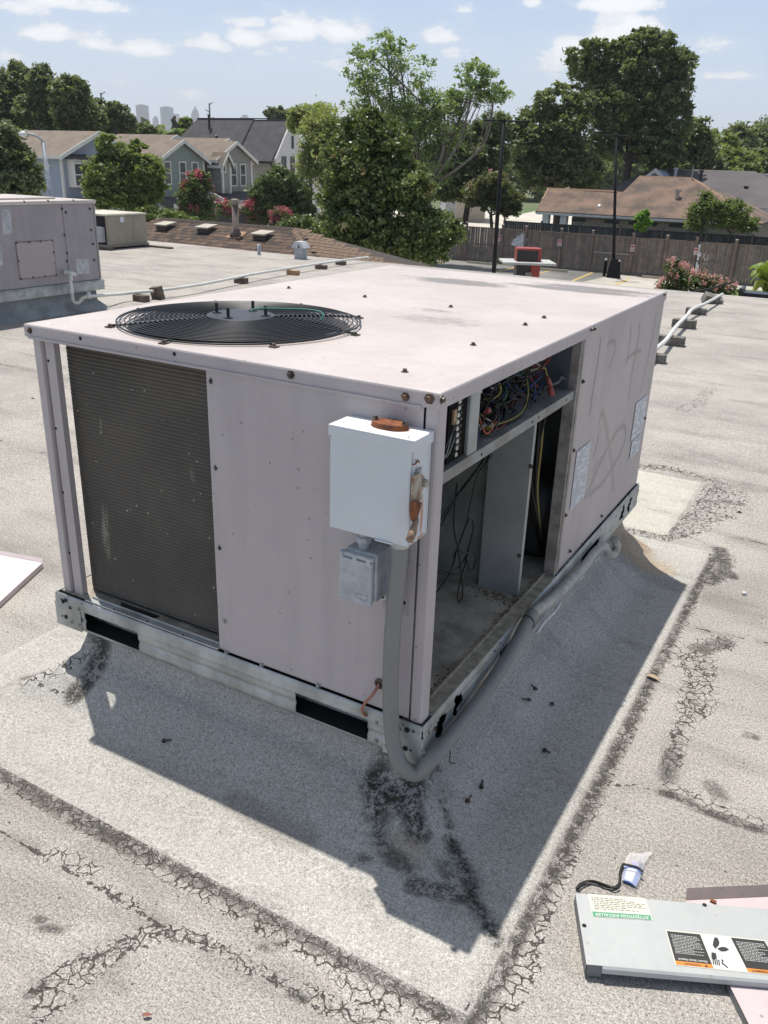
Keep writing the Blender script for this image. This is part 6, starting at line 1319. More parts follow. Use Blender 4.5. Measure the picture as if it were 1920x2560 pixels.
def gable(parent, x0, x1, y0, y1, z0, ze, zr_, wall, roofm, over=.45, ovx=.5, dark_soffit=True):
    """gabled block, ridge along x, gable end facing +x"""
    ym = (y0+y1)/2; b = MB(); b.prism([(x0,y0,z0),(x0,y1,z0),(x0,y1,ze),(x0,ym,zr_-.06),(x0,y0,ze)], (x1-x0,0,0)); b.build('wall', wall, parent)
    sl = (zr_-ze)/(ym-y0); yo0 = y0-over; zo = ze-sl*over; yo1 = y1+over
    b = MB(); b.prism([(x0-.3,yo0,zo),(x0-.3,ym,zr_),(x0-.3,ym,zr_+.11),(x0-.3,yo0,zo+.11)], (x1-x0+.3+ovx,0,0)); b.build('roof', roofm, parent)
    b = MB(); b.prism([(x0-.3,ym,zr_),(x0-.3,yo1,zo),(x0-.3,yo1,zo+.11),(x0-.3,ym,zr_+.11)], (x1-x0+.3+ovx,0,0)); b.build('roof', roofm, parent)
    for (ya, za, yb, zb) in ((yo0-.05,zo,ym,zr_),(ym,zr_,yo1+.05,zo)):
        b = MB(); b.prism([(x1+ovx,ya,za-.14),(x1+ovx,yb,zb-.14),(x1+ovx,yb,zb+.13),(x1+ovx,ya,za+.13)], (.05,0,0)); b.build('barge_board', M_trim, parent)
    b = MB(); b.box(x0-.3, x1+ovx, yo0-.06, yo0, zo-.08, zo+.12); b.build('gutter', M_trim, parent)
    b = MB()
    for yy in (y0, y1): b.box(x1-.08, x1+.03, yy-.09, yy+.09, z0, ze-.03)
    b.build('corner_board', M_trim, parent)
HX = -48.7
M_blue = siding('blue_grey_siding', (.27,.31,.38)); M_teal = siding('sage_teal_siding', (.23,.285,.28)); M_gryw = siding('warm_grey_siding', (.27,.265,.255)); M_white = mat('white_brick', (.58,.56,.55), .8, var=.05, scale=3, bmp=.3)
def yx(px_, py_, X0): return onX(px_, py_, X0)[1]
# blue house
h1 = thing('house', 'blue-grey two-storey house with tan roof behind the street lamp', 'house', (HX-4, 44, ZG))
gable(h1, HX-14, HX, 40.9, 47.1, ZG, 1.5, 2.95, M_blue, M_roofb)
wy = onX(204,425,HX+.5); 
b = MB(); ya, yb = yx(183,425,HX+.55), yx(228,425,HX+.55); b.prism([(HX,ya,-.55),(HX+.55,ya,-.55),(HX+.55,yb,-.55),(HX,yb,-.55)], (0,0,1.75)); b.build('bay', M_trim, h1)
b = MB(); b.prism([(HX,ya-.15,1.2),(HX+.8,ya-.15,1.2),(HX,ya-.15,1.55)], (0,yb-ya+.3,0)); b.build('bay_roof', M_roofd, h1)
for u in (.27,.73): window(h1, 'x', (HX+.555, ya+(yb-ya)*u, .25), .62, 1.35)
b = MB(); b.prism([(HX,41.0,-1.25),(HX+1.6,41.0,-1.75),(HX+1.6,41.0,-1.9),(HX,41.0,-1.9)], (0,6.0,0)); b.build('porch_roof', M_roofd, h1)
b = MB(); b.box(HX+1.6,HX+1.66,40.95,47.05,-1.98,-1.74); b.prism([(HX,40.94,-1.2),(HX+1.62,40.94,-1.7),(HX+1.62,40.94,-1.9),(HX,40.94,-1.42)], (0,.05,0)); b.build('fascia', M_trim, h1)
b = MB(); b.box(HX,HX+.05,41.5,44.5,ZG,ZG+2.2); b.build('garage_door', M_trim, h1)
for xx_ in (HX-3.5,HX-8): window(h1, 'y', (xx_, 40.9, .2), .7, 1.2)
# teal house
h2 = thing('house', 'sage-teal two-storey house with a front gable and three white windows', 'house', (HX-4, 50, ZG))
gable(h2, HX-14, HX, 48.4, 55.0, ZG, 1.55, 3.05, M_teal, M_roofb)
X2 = HX+2; ya, yb = yx(395,398,X2), yx(508,400,X2); gable(h2, HX-.5, X2, ya, yb, ZG, 1.42, 2.70, M_teal, M_roofb, .35, .4)
for px_ in (418,456,487): c = onX(px_,427,X2); window(h2, 'x', (X2, c[1], .48), .58, 1.45)
c = onX(362,420,HX); window(h2, 'x', (HX, c[1], .45), .8, 1.3)
b = MB(); b.prism([(X2,ya-.1,-1.15),(X2+1.4,ya-.1,-1.62),(X2+1.4,ya-.1,-1.75),(X2,ya-.1,-1.75)], (0,yb-ya+.2,0)); b.build('porch_roof', M_roofd, h2)
b = MB(); b.box(X2+1.4,X2+1.46,ya-.15,yb+.15,-1.9,-1.6); b.box(X2+1.2,X2+1.4,ya+.1,ya+.3,ZG,-1.75); b.box(X2+1.2,X2+1.4,yb-.3,yb-.1,ZG,-1.75); b.build('fascia', M_trim, h2)
b = MB(); b.box(X2,X2+.05,ya+.6,yb-.6,ZG,ZG+2.0); b.build('garage_door', mat('garage_shadow', (.12,.12,.115), .7), h2)
# grey house
h3 = thing('house', 'warm grey two-storey house with two offset front gables next to the dark roofed house', 'house', (HX-4, 56, ZG))
gable(h3, HX-14, HX, 55.2, 60.4, ZG, 1.6, 3.05, M_gryw, M_roofb)
ya, yb = yx(538,400,X2), yx(628,402,X2); gable(h3, HX-.5, X2, ya, yb, ZG, 1.55, 2.80, M_gryw, M_roofb, .35, .4)
yc = yx(574,400,X2+.8); gable(h3, X2-.2, X2+.8, ya-.1, yc, -.95, 1.32, 1.95, M_gryw, M_roofb, .25, .25)
for px_ in (583.5,606.5): c = onX(px_,431,X2); window(h3, 'x', (X2, c[1], .40), .60, 1.55)
c = onX(557.5,418,X2+.8); window(h3, 'x', (X2+.8, c[1], c[2]), .42, .62, False)
b = MB(); b.prism([(X2,ya-.9,-.85),(X2+2.4,ya-.9,-1.75),(X2+2.4,ya-.9,-1.9),(X2,ya-.9,-1.9)], (0,yb-ya+1.0,0)); b.build('porch_roof', M_roofd, h3)
b = MB(); b.prism([(X2,ya-1.0,-.72),(X2+2.45,ya-1.0,-1.66),(X2+2.45,ya-1.0,-1.95),(X2,ya-1.0,-1.05)], (0,.1,0)); b.box(X2+2.4,X2+2.46,ya-1.0,yb+.15,-2.02,-1.7); b.build('fascia', M_trim, h3)
b = MB(); b.box(X2+2.1,X2+2.4,ya-.9,ya-.55,ZG,-1.9); b.box(X2+2.1,X2+2.4,yb-.35,yb,ZG,-1.9); b.build('porch_column', M_trim, h3)
b = MB(); b.box(X2,X2+.06,ya+.4,yb-1.4,ZG,-2.25); b.build('garage_door', mat('garage_beige', (.34,.31,.25), .7), h3)
# house roofs carry small plumbing stacks
for px_, py_, hh_ in ((314,345,.4),(458,350,.45),(457,352,.5)):
    pass
b = MB(); b.lathe([(0,3.0),(.09,3.0),(.09,3.35),(.16,3.37),(.16,3.45),(0,3.45)], (HX-6,51.7,0), 8); b.build('roof_stack', M_kb, h2)
b = MB(); b.lathe([(0,2.9),(.09,2.9),(.09,3.25),(.16,3.27),(.16,3.35),(0,3.35)], (HX-6,44.2,0), 8); b.build('roof_stack', M_kb, h1)
# dark roofed white house
W4 = far(685,397,85); h4 = thing('house', 'white brick house with a large steep charcoal roof behind the grey house', 'house', (W4[0]-5, 70, ZG))
X4 = W4[0]; y0_ = W4[1]; pk_ = onX(727,303,X4); ym_ = pk_[1]; zr4 = pk_[2]; ze4 = W4[2]; y1_ = 2*ym_-y0_; xl4 = onY(494,297,ym_)[0]; xm4 = onY(634,299,ym_)[0]
b = MB(); b.prism([(xl4+1,y0_+.1,ZG),(xl4+1,y1_-.1,ZG),(xl4+1,y1_-.1,ze4),(xl4+1,ym_,zr4-.1),(xl4+1,y0_+.1,ze4)], (X4-xl4-1.02,0,0)); b.build('wall', mat('beige_brick', (.36,.34,.31), .8, var=.06, scale=3), h4)
b = MB(); b.prism([(X4-.02,y0_,ZG),(X4-.02,y1_,ZG),(X4-.02,y1_,ze4+.0),(X4-.02,ym_,zr4+.12),(X4-.02,y0_,ze4)], (.22,0,0)); b.build('gable_wall', M_white, h4)
def rs(x0, x1, dz, m_, nm='roof'):
    b = MB(); b.prism([(x0,y0_-.4,ze4-.35+dz),(x0,ym_,zr4+dz),(x0,ym_,zr4+.12+dz),(x0,y0_-.4,ze4-.23+dz)], (x1-x0,0,0)); return b.build(nm, m_, h4)
rs(xm4, X4-.02, 0, M_roofd); b = MB(); b.prism([(xl4,ym_,zr4),(xl4,y1_+.4,ze4-.35),(xl4,y1_+.4,ze4-.23),(xl4,ym_,zr4+.12)], (X4-xl4-.02,0,0)); b.build('roof', M_roofd, h4)
# left section is deeper: its eave reaches further down and forward with a hipped left edge
b = MB(); e0 = onY(470,345,y0_-.4); b.add([(xm4-.01,y0_-.4,ze4-.16),(xm4-.01,ym_,zr4+.19),(xl4,ym_,zr4+.19),(xl4-2.2,y0_-.4,ze4-.16),(xm4-.01,y0_-.4,ze4-.3),(xl4-2.2,y0_-.4,ze4-.3)], [(0,1,2,3),(0,3,5,4)]); b.build('roof', M_roofd, h4)
b = MB(); b.prism([(xm4-.02,y0_-.4,ze4-.3),(xm4-.02,ym_,zr4-.02),(xm4-.02,ym_,zr4+.24),(xm4-.02,y0_-.4,ze4-.1)], (.14,0,0)); b.box(xl4, X4, ym_-.08, ym_+.08, zr4+.16, zr4+.25); b.build('ridge_trim', M_kb, h4)
b = MB(); b.box(xm4,X4+.05,y0_-.48,y0_-.38,ze4-.42,ze4-.24); b.tube([(X4-.15,y0_-.42,ze4-.35),(X4+.05,y0_-.2,ze4-.9),(X4+.1,y0_-.15,ZG)], .09, 6); b.build('gutter', M_kb, h4)
b = MB(); sp_ = onY(535,297,ym_); b.lathe([(0,zr4-1.0),(.12,zr4-1.0),(.12,zr4+.45),(.2,zr4+.5),(0,zr4+.6)], (sp_[0], ym_-.75, 0), 8); b.build('roof_stack', M_kb, h4); b = MB(); b.lathe([(0,zr4-2.0),(.1,zr4-2.0),(.1,zr4-1.45),(.16,zr4-1.4),(0,zr4-1.3)], (onY(565,320,ym_)[0], ym_-1.5, 0), 8); b.build('roof_stack', M_kb, h4)
for px_, w_ in ((709.5,.62),(731,.55),(752,.6)): c = onX(px_,414,X4+.2); window(h4, 'x', (X4+.2, c[1], c[2]-.2), w_, 1.9, False, M_kb, .04)
c = onX(731,356,X4+.2); window(h4, 'x', (X4+.2, c[1], c[2]), .22, 1.0, False, M_kb, .04); c = onX(800,415,X4+.2); 
b = MB(); b.box(X4-10, X4, y1_-.2, y1_+9, ZG, .9); b.build('side_wing', M_white, h4)
# brown hipped house on the right
hb_ = thing('house', 'single-storey house with a mottled brown hipped roof behind the fences', 'house', (-12, 55, ZG))
M_hip = mat('brown_hip_roof', (.185,.125,.092), .95, c2=(.085,.066,.055), scale=.9, spots=.5, spotc=(.07,.058,.05), bmp=.4, bscale=10)
eL = onY(1341,531,52); eR_ = onY(1905,560,52); ez = -.95
rl0 = onY(1371,473,54.6); rl1 = onY(1520,479,54.6); a0_ = onY(1600,444,56.2); a1_ = onY(1727,447,56.2); zl = (rl0[2]+rl1[2])/2; za_ = (a0_[2]+a1_[2])/2
v0 = onY(1500,543,52)[0]
b = MB(); yb0 = 57.2; yb1 = 60.4; xR = eR_[0]
P_ = [(eL[0],52,ez),(xR,52,ez),(rl0[0],54.6,zl),(rl1[0]+2.2,54.6,zl),(a0_[0],56.2,za_),(a1_[0],56.2,za_),(xR,yb1,ez),(eL[0],yb0,ez),(v0,52,ez),(v0-.4,yb1,ez),(v0-.4,yb0,ez)]
b.add(P_, [(0,8,3,2),(8,4,3),(8,1,5,4),(1,6,5),(0,2,7),(2,3,10,7),(4,5,6,9),(3,4,9,10)]); b.build('roof', M_hip, hb_, solid=-.10)
b = MB(); b.tube([P_[2],(rl1[0]+.6,54.6,zl)], .11, 6); b.tube([P_[4],P_[5]], .12, 6); b.tube([P_[5],P_[1]], .12, 6); b.tube([P_[0],P_[2]], .09, 6); b.build('ridge_cap', mat('ridge_ochre', (.30,.19,.12), .9, var=.1), hb_)
b = MB(); b.box(onY(1430,545,52.5)[0], xR-.5, 52.5, yb1-.4, ZG, ez-.03); b.build('wall', mat('tan_brick', (.33,.27,.20), .9, c2=(.25,.20,.15), scale=6), hb_)
b = MB(); b.box(eL[0], xR, 51.93, 52.0, ez-.10, ez+.03); gt = b.build('gutter', M_trim, hb_)
ME_gb = meshof(MB().box(-.05,.05,-.03,.0,-.03,.03), 'gutter_bracket', M_lw)
for xg in np.arange(eL[0]+.3, xR, .62): piece('gutter_bracket', ME_gb, gt, (xg, 51.93, ez+.01))
for px_ in (1366,1411): c = onY(px_,545,52.3); b = MB(); b.box(c[0]-.2, c[0]+.2, 52.1, 52.5, ZG, ez-.1); b.build('carport_column', M_trim, hb_)
for px_ in (1447,1530,1592,1625,1695): c = onY(px_,545,52.45); b = MB(); b.box(c[0]-.45, c[0]+.45, 52.46, 52.49, ez-.42, ez-.22); b.build('eave_window', M_kb, hb_)
c = onY(1700,475,54.5); b = MB(); b.tube([(c[0],54.0,c[2]-.9),(c[0],54.0,c[2]-.1)], .11, 8); b.tube([(c[0],54.0,c[2]-.12),(c[0],54.0,c[2]+.05)], .19, 8); b.build('roof_stack', mat('stack_tan', (.40,.34,.28), .6), hb_)
c = onY(1498,520,52.9); b = MB(); b.tube([(c[0],52.9,c[2]-.25),(c[0],52.9,c[2]+.05)], .09, 8); b.lathe([(0,0),(.15,0),(.15,.1),(0,.2)], (c[0],52.9,c[2]+.03), 10); b.build('turbine_vent', mat('vent_bright', (.6,.6,.6), .4, .5), hb_)
c = onY(1729,445,56); b = MB(); b.tube([(c[0],56,za_-.5),(c[0],56,za_+.75)], .035, 6); b.tube([(c[0]-.15,55.9,za_-.3),(c[0],55.9,za_-.1)], .12, 6); b.build('mast_vent', mat('stack_tan', (.40,.34,.28), .6), hb_)
tag_c = onZ(1393,560,ZG)
# white car under the carport, seen through the posts
cw = far(1393,548,56.5); cw[2] = ZG
def car(name, lb, c, ang_, body, L_=4.5, W_=1.8, H_=1.45, suv=False):
    t = thing(name, lb, 'car', c); ca, sa = math.cos(ang_), math.sin(ang_)
    def tr(pts): return [(c[0]+x*ca-y*sa, c[1]+x*sa+y*ca, c[2]+z) for x, y, z in pts]
    h = L_/2; hw = W_/2; k = 1.12 if suv else 1.
    side = [(-h,.35),(-h,.75*k),(-h*.96,.95*k),(-h*.5,1.0*k),(h*.45,.98*k),(h*.9,.80*k),(h,.6),(h,.35)]
    b = MB(); b.add(tr([(x,-hw,z) for x,z in side]+[(x,hw,z) for x,z in side]), [tuple(range(8)), tuple(range(15,7,-1))]+[(i,(i+1)%8,8+(i+1)%8,8+i) for i in range(8)]); b.build('body', body, t, bevel=.06)
    cab = [(-h*.92 if suv else -h*.75,.98*k),(-h*.80 if suv else -h*.5,H_),(h*.12,H_),(h*.42,.98*k)]
    b = MB(); b.add(tr([(x,-hw*.92 if z < 1.2 else -hw*.78,z) for x,z in cab]+[(x,hw*.92 if z < 1.2 else hw*.78,z) for x,z in cab]), [(0,1,2,3),(7,6,5,4),(0,4,5,1),(2,6,7,3),(1,5,6,2)]); b.build('glasshouse', mat('car_glass', (.02,.022,.025), .15, spec=.8), t)
    b = MB(); b.add(tr([(x,s_*hw*.80,H_+.0) for s_ in (-1,1) for x in (cab[1][0]-.03,h*.14)]+[(x,s_*hw*.74,H_+.05) for s_ in (-1,1) for x in (cab[1][0]+.05,h*.10)]), [(0,1,5,4),(2,6,7,3),(4,5,7,6),(0,4,6,2),(1,3,7,5)]); b.build('roof', body, t)
    for f_ in (cab[1][0]+.0, -.25, h*.1):
        b = MB()
        for s_ in (-1,1): b.tube(tr([(f_-.05,s_*hw*.935,1.0*k),(f_,s_*hw*.80,H_+.01)]), .035, 4)
        b.build('pillar', body, t)
    for x in (-h*.62,h*.62):
        for y in (-hw+.05, hw-.05):
            w_ = MB(); p_ = tr([(x,y-.11,.33),(x,y+.11,.33)]); w_.tube(p_, .33, 16); wh = w_.build('wheel', mat('tyre', (.02,.02,.02), .8), t); w_ = MB(); p_ = tr([(x,y-.115,.33),(x,y+.115,.33)]); w_.tube(p_, .19, 12); w_.build('rim', mat('rim', (.4,.4,.4), .4, .6), wh)
    return t
car('parked_car', 'white car parked under the carport of the brown roofed house', cw, .3, mat('car_white', (.62,.62,.62), .3))
cs_ = far(575,552,64); cs_[2] = ZG; car('parked_car', 'dark grey suv parked in front of the grey house, half hidden by the shingled roof', (cs_[0],cs_[1],-3.05), .75, mat('car_dark', (.05,.05,.055), .3), 4.9, 1.95, 1.78, True)
# dark roofed house at far right
M_roofg = mat('grey_far_roof', (.105,.095,.095), .95, c2=(.085,.078,.08), scale=.6, bmp=.3, bscale=8)
hd = thing('house', 'grey house with a broad charcoal roof behind the brown roofed house', 'house', (-5, 68, ZG)); YD = 70.
q0 = onY(1635,424,YD); q1 = onY(1887,428,YD); er = onY(1960,520,62); ez_ = onY(1905,525,62)[2]
b = MB(); b.add([(q0[0],YD,q0[2]),(q1[0],YD,q0[2]),(er[0]+1.5,62,ez_),(q0[0]-3,62,ez_),(er[0]+1.5,78,ez_),(q0[0]-3,78,ez_)], [(3,2,1,0),(2,4,1),(0,1,4,5),(0,5,3)]); b.build('roof', M_roofg, hd, solid=-.1)
b = MB(); b.box(q0[0]-2.5, er[0]+1, 62.5, 77.5, ZG, ez_-.02); b.build('wall', mat('pale_wall', (.42,.42,.44), .8), hd)
b = MB(); b.box(q0[0]-3, er[0]+1.5, 61.9, 62.0, ez_-.25, ez_+.05); b.build('fascia', M_trim, hd)
window(hd, 'y', (onY(1900,548,62.5)[0], 62.5, ez_-1.1), .9, 1.3, False)
g0_ = onY(1640,424,66); b = MB(); w_ = onY(1675,442,66)[0]-g0_[0]
b.prism([(g0_[0]-w_,66,g0_[2]-w_*.75),(g0_[0]+w_,66,g0_[2]-w_*.75),(g0_[0],66,g0_[2])], (0,4,0)); b.build('dormer', M_blue, hd)
for s_ in (-1,1):
    b = MB(); b.prism([(g0_[0],65.8,g0_[2]+.1),(g0_[0]+s_*w_*1.15,65.8,g0_[2]-w_*.85),(g0_[0]+s_*w_*1.15,65.8,g0_[2]-w_*.85-.22),(g0_[0],65.8,g0_[2]-.2)], (0,.15,0)); b.build('barge_board', M_trim, hd)
for px_, py_, h_ in ((1690,425,.5),(1754,430,.9),(1865,470,.4),(1884,520,.5)):
    c = onY(px_, py_, 66); b = MB(); b.lathe([(0,c[2]-h_),(.11,c[2]-h_),(.11,c[2]),(.17,c[2]+.03),(.17,c[2]+.12),(0,c[2]+.16)], (c[0],66,0), 8); b.build('roof_stack', M_zinc if px_ == 1690 else M_kb, hd)
hd2 = thing('house', 'grey roofed house cut by the right edge of the picture', 'house', (2, 82, ZG)); q = onY(1895,436,80)
b = MB(); b.add([(q[0],80,q[2]),(q[0]+14,80,q[2]),(q[0]+16,72,q[2]-3.2),(q[0]-2,72,q[2]-3.2),(q[0]-2,88,q[2]-3.2),(q[0]+16,88,q[2]-3.2)], [(3,2,1,0),(0,1,5,4),(0,4,3),(1,2,5)]); b.build('roof', M_roofg, hd2, solid=-.1)
b = MB(); b.box(q[0]-1.5,q[0]+15,72.5,87.5,ZG,q[2]-3.2); b.build('wall', mat('pale_wall', (.42,.42,.44), .8), hd2)
c = onY(1903,448,74); b = MB(); b.box(c[0]-.4,c[0]+.5,73.5,75,c[2]-.8,c[2]+.3); b.build('roof_vent', M_zinc, hd2)
# beige house deep among the trees
hg = thing('house', 'beige house mostly hidden behind the trees left of the near lamp post', 'house', (-34, 92, ZG)); c0_ = far(1140,500,92); c1_ = far(1215,500,92)
b = MB(); b.prism([(c0_[0],c0_[1],ZG),(c1_[0],c1_[1],ZG),(c1_[0]-4,c1_[1]+8,ZG),(c0_[0]-4,c0_[1]+8,ZG)], (0,0,4.2)); b.build('wall', mat('beige_stucco', (.46,.40,.32), .9), hg)
b = MB(); z_ = ZG+4.2; cm = (c0_+c1_)/2; b.add([(c0_[0]-.5,c0_[1]-.5,z_),(c1_[0]+.6,c1_[1]-.4,z_),(c1_[0]-4,c1_[1]+8.5,z_),(c0_[0]-4.5,c0_[1]+8.5,z_),(cm[0]-2,cm[1]+4,z_+2)], [(0,1,4),(1,2,4),(2,3,4),(3,0,4)]); b.build('roof', M_roofb, hg)
hw_ = thing('house', 'white wall of a house glimpsed between the magnolia and the tall tree', 'house', (-38, 84, ZG)); c0_ = far(1115,500,80); c1_ = far(1140,500,80)
b = MB(); b.prism([(c0_[0],c0_[1],ZG),(c1_[0],c1_[1],ZG),(c1_[0]-3,c1_[1]+5,ZG),(c0_[0]-3,c0_[1]+5,ZG)], (0,0,5.0)); b.build('wall', mat('pale_wall', (.42,.42,.44), .8), hw_)
b = MB(); b.prism([(c0_[0]-.3,c0_[1]-.4,ZG+5),(c1_[0]+.4,c1_[1]-.3,ZG+5),(c1_[0]-3,c1_[1]+5.3,ZG+5),(c0_[0]-3.3,c0_[1]+5.3,ZG+5)], (0,0,.25)); b.build('roof', M_roofd, hw_)
# bench and bin by the street
p = onZ(1150,534,ZG); bn = thing('park_bench', 'dark bench on the pale pavement beyond the fence', 'bench', p)
b = MB(); b.box(p[0]-.9,p[0]+.9,p[1]-.25,p[1]+.25,ZG+.42,ZG+.5); b.build('seat', M_kb, bn); b = MB(); b.box(p[0]-.9,p[0]+.9,p[1]+.22,p[1]+.28,ZG+.55,ZG+.9); b.build('backrest', M_kb, bn)
for s_ in (-.8,.8): b = MB(); b.box(p[0]+s_-.05,p[0]+s_+.05,p[1]-.25,p[1]+.27,ZG,ZG+.42); b.build('leg', M_kb, bn)
p = onZ(1268,530,ZG); b = MB(); b.prism([(p[0]-.35,p[1]-.35,ZG),(p[0]+.35,p[1]-.35,ZG),(p[0]+.35,p[1]+.35,ZG),(p[0]-.35,p[1]+.35,ZG)], (0,0,1.1)); bnn = b.build('waste_bin', mat('bin_green', (.03,.09,.05), .6), origin=(p[0],p[1],ZG), bevel=.05); tag(bnn, 'dark green waste bin on the pale street beyond the fence', 'bin')
# street lamp at the left
q = far(125,489,36); q0 = far(108,356,36); q1 = far(50,335,36); slp = thing('street_lamp', 'grey cobra-head street lamp left of the blue-grey house', 'street lamp', (q[0],q[1],ZG))
M_gl = mat('lamp_grey', (.33,.35,.37), .5, .4); bb_ = q0+(q-q0)*((q0[2]-ZG)/(q0[2]-q[2]))
b = MB(); b.tube([bb_, q0], [.10,.075], 10); b.build('pole', M_gl, slp, smooth=True)
m1 = far(95,340,36); b = MB(); b.tube(spline([q0+(q-q0)*.02, far(103,349,36), far(88,339,36), far(68,334,36)], 6), .045, 8); b.build('arm', M_gl, slp, smooth=True)
b = MB(); h0 = far(66,334,36); h1_ = far(46,335,36); b.tube([h0, h0*.7+h1_*.3+[0,0,-.03], h1_], [.06,.13,.04], 8); b.build('lamp_head', mat('lamp_white', (.62,.62,.6), .4), slp, smooth=True)
# distant utility poles
for (tx_, ty_, by_, D_, lb) in ((252,232,262,190,'distant steel utility pole rising over the left trees'),(523,258,300,210,'distant steel utility pole rising over the charcoal roof')):
    t_ = far(tx_, ty_, D_); t = thing('utility_pole', lb, 'utility pole', (t_[0],t_[1],ZG)); b = MB(); b.tube([(t_[0],t_[1],ZG),t_], [.3,.16], 8); b.build('pole', mat('steel_pole', (.22,.23,.24), .6), t)
    b = MB()
    for k in range(3): s_ = 1 if k % 2 == 0 else -1; z_ = t_[2]-.3-k*1.5; b.tube([(t_[0],t_[1],z_),(t_[0]+.866*.9*s_*(1 if k else .9),t_[1]+.5*.9*s_,z_+.5)], .1, 6)
    b.build('insulator_arm', mat('steel_pole', (.22,.23,.24), .6), t)
# ------------------------------------------------------------------ skyline
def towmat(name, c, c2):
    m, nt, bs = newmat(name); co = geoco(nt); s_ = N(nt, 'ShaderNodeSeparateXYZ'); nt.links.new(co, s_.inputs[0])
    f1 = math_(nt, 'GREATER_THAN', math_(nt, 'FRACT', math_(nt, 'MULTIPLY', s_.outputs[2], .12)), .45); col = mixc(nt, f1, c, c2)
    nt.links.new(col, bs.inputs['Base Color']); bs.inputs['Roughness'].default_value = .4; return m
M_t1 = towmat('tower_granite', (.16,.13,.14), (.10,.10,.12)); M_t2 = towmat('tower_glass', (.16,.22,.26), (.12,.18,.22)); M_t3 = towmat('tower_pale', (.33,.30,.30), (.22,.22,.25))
def tower(x0, x1, ytop, D_, m_, lb, kind='flat'):
    a = far(x0, ytop, D_); c = far(x1, ytop, D_); z1 = (a[2]+c[2])/2; w = np.linalg.norm((c-a)[:2]); mid = (a+c)/2; d = mid[:2]-CC[:2]; d /= np.linalg.norm(d); r = np.array([d[1],-d[0]])
    t = thing('skyscraper', lb, 'skyscraper', (mid[0],mid[1],ZG), 'hazy skyscrapers on the horizon')
    def bl(f0, f1, z0, z1_, nm='shaft', dep=.5):
        p = [mid[:2]+r*w*(f0-.5), mid[:2]+r*w*(f1-.5), mid[:2]+r*w*(f1-.5-.12*(f1-f0))+d*w*dep, mid[:2]+r*w*(f0-.5-.12*(f1-f0))+d*w*dep]
        b = MB(); b.prism([(q[0],q[1],z0) for q in p], (0,0,z1_-z0)); b.build(nm, m_, t)
    if kind == 'flat': bl(0,1,ZG,z1); bl(.2,.75,z1,z1+w*.06,'crown')
    elif kind == 'step': bl(0,1,ZG,z1-w*.35); bl(.12,.88,z1-w*.35,z1-w*.1,'upper_shaft'); bl(.28,.7,z1-w*.1,z1+w*.08,'crown')
    elif kind == 'dome':
        bl(0,1,ZG,z1-w*.55); bl(.12,.88,z1-w*.55,z1-w*.2,'upper_shaft'); b = MB(); b.lathe([(0,z1-w*.2),(w*.3,z1-w*.2),(w*.2,z1+w*.1),(w*.05,z1+w*.35),(0,z1+w*.4)], (mid[0]+d[0]*w*.2,mid[1]+d[1]*w*.2,0), 8); b.build('crown', m_, t)
    elif kind == 'round':
        b = MB(); b.lathe([(0,ZG),(w*.5,ZG),(w*.5,z1),(w*.3,z1),(w*.3,z1+w*.05),(0,z1+w*.05)], (mid[0],mid[1],0), 14); b.build('shaft', m_, t)
    elif kind == 'slope':
        p = [mid[:2]-r*w*.5, mid[:2]+r*w*.5]; b = MB(); b.prism([(p[0][0],p[0][1],ZG),(p[1][0],p[1][1],ZG),(p[1][0],p[1][1],z1-w*.4),(*(mid[:2]+r*w*.3),z1),(p[0][0],p[0][1],z1)], (d[0]*w*.4,d[1]*w*.4,0)); b.build('shaft', m_, t)
tower(174,208,214,3300,M_t2,'hazy glass tower peeking over the far left trees','round')
tower(229,274,254,3600,M_t1,'hazy stepped tower top behind the left trees near the utility pole','slope')
tower(342,371,263,3400,M_t1,'tall hazy granite tower, leftmost of the open skyline group','flat')
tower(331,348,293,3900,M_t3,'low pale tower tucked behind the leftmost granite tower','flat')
tower(382,396,292,3700,M_t1,'narrow dark hazy tower between the granite and glass towers','step')
tower(403,433,268,3350,M_t2,'wide hazy blue glass tower in the middle of the skyline','flat')
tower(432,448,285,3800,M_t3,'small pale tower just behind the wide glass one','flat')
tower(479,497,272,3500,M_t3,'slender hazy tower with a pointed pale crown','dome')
tower(598,628,290,3700,M_t1,'low hazy tower top above the charcoal roof ridge','step')
# ================================================================== trees
def leafmat(name, dark, mid, light, accent=None, acc=.0, trans=.28, gloss=.5):
    m, nt, bs = newmat(name); a = N(nt, 'ShaderNodeAttribute'); a.attribute_name = 'tone'
    cr = N(nt, 'ShaderNodeValToRGB'); e = cr.color_ramp.elements; e[0].position = 0; e[0].color = (*dark, 1); e[1].position = 1; e[1].color = (*light, 1)
    q = cr.color_ramp.elements.new(.5); q.color = (*mid, 1)
    if accent: q = cr.color_ramp.elements.new(1-acc); q.color = (*light, 1); e2 = cr.color_ramp.elements[-1]; e2.color = (*accent, 1)
    nt.links.new(a.outputs['Fac'], cr.inputs[0]); col = cr.outputs[0]
    nt.links.new(col, bs.inputs['Base Color']); bs.inputs['Roughness'].default_value = gloss; bs.inputs['Specular IOR Level'].default_value = .35 if gloss > .4 else .75
    tr = N(nt, 'ShaderNodeBsdfTranslucent'); tc_ = mixc(nt, 1., col, (1.25,1.35,.6), 'MULTIPLY'); nt.links.new(tc_, tr.inputs[0])
    mx = N(nt, 'ShaderNodeMixShader'); mx.inputs[0].default_value = trans; nt.links.new(bs.outputs[0], mx.inputs[1]); nt.links.new(tr.outputs[0], mx.inputs[2])
    nt.links.new(mx.outputs[0], nt.nodes['Material Output'].inputs[0]); return m
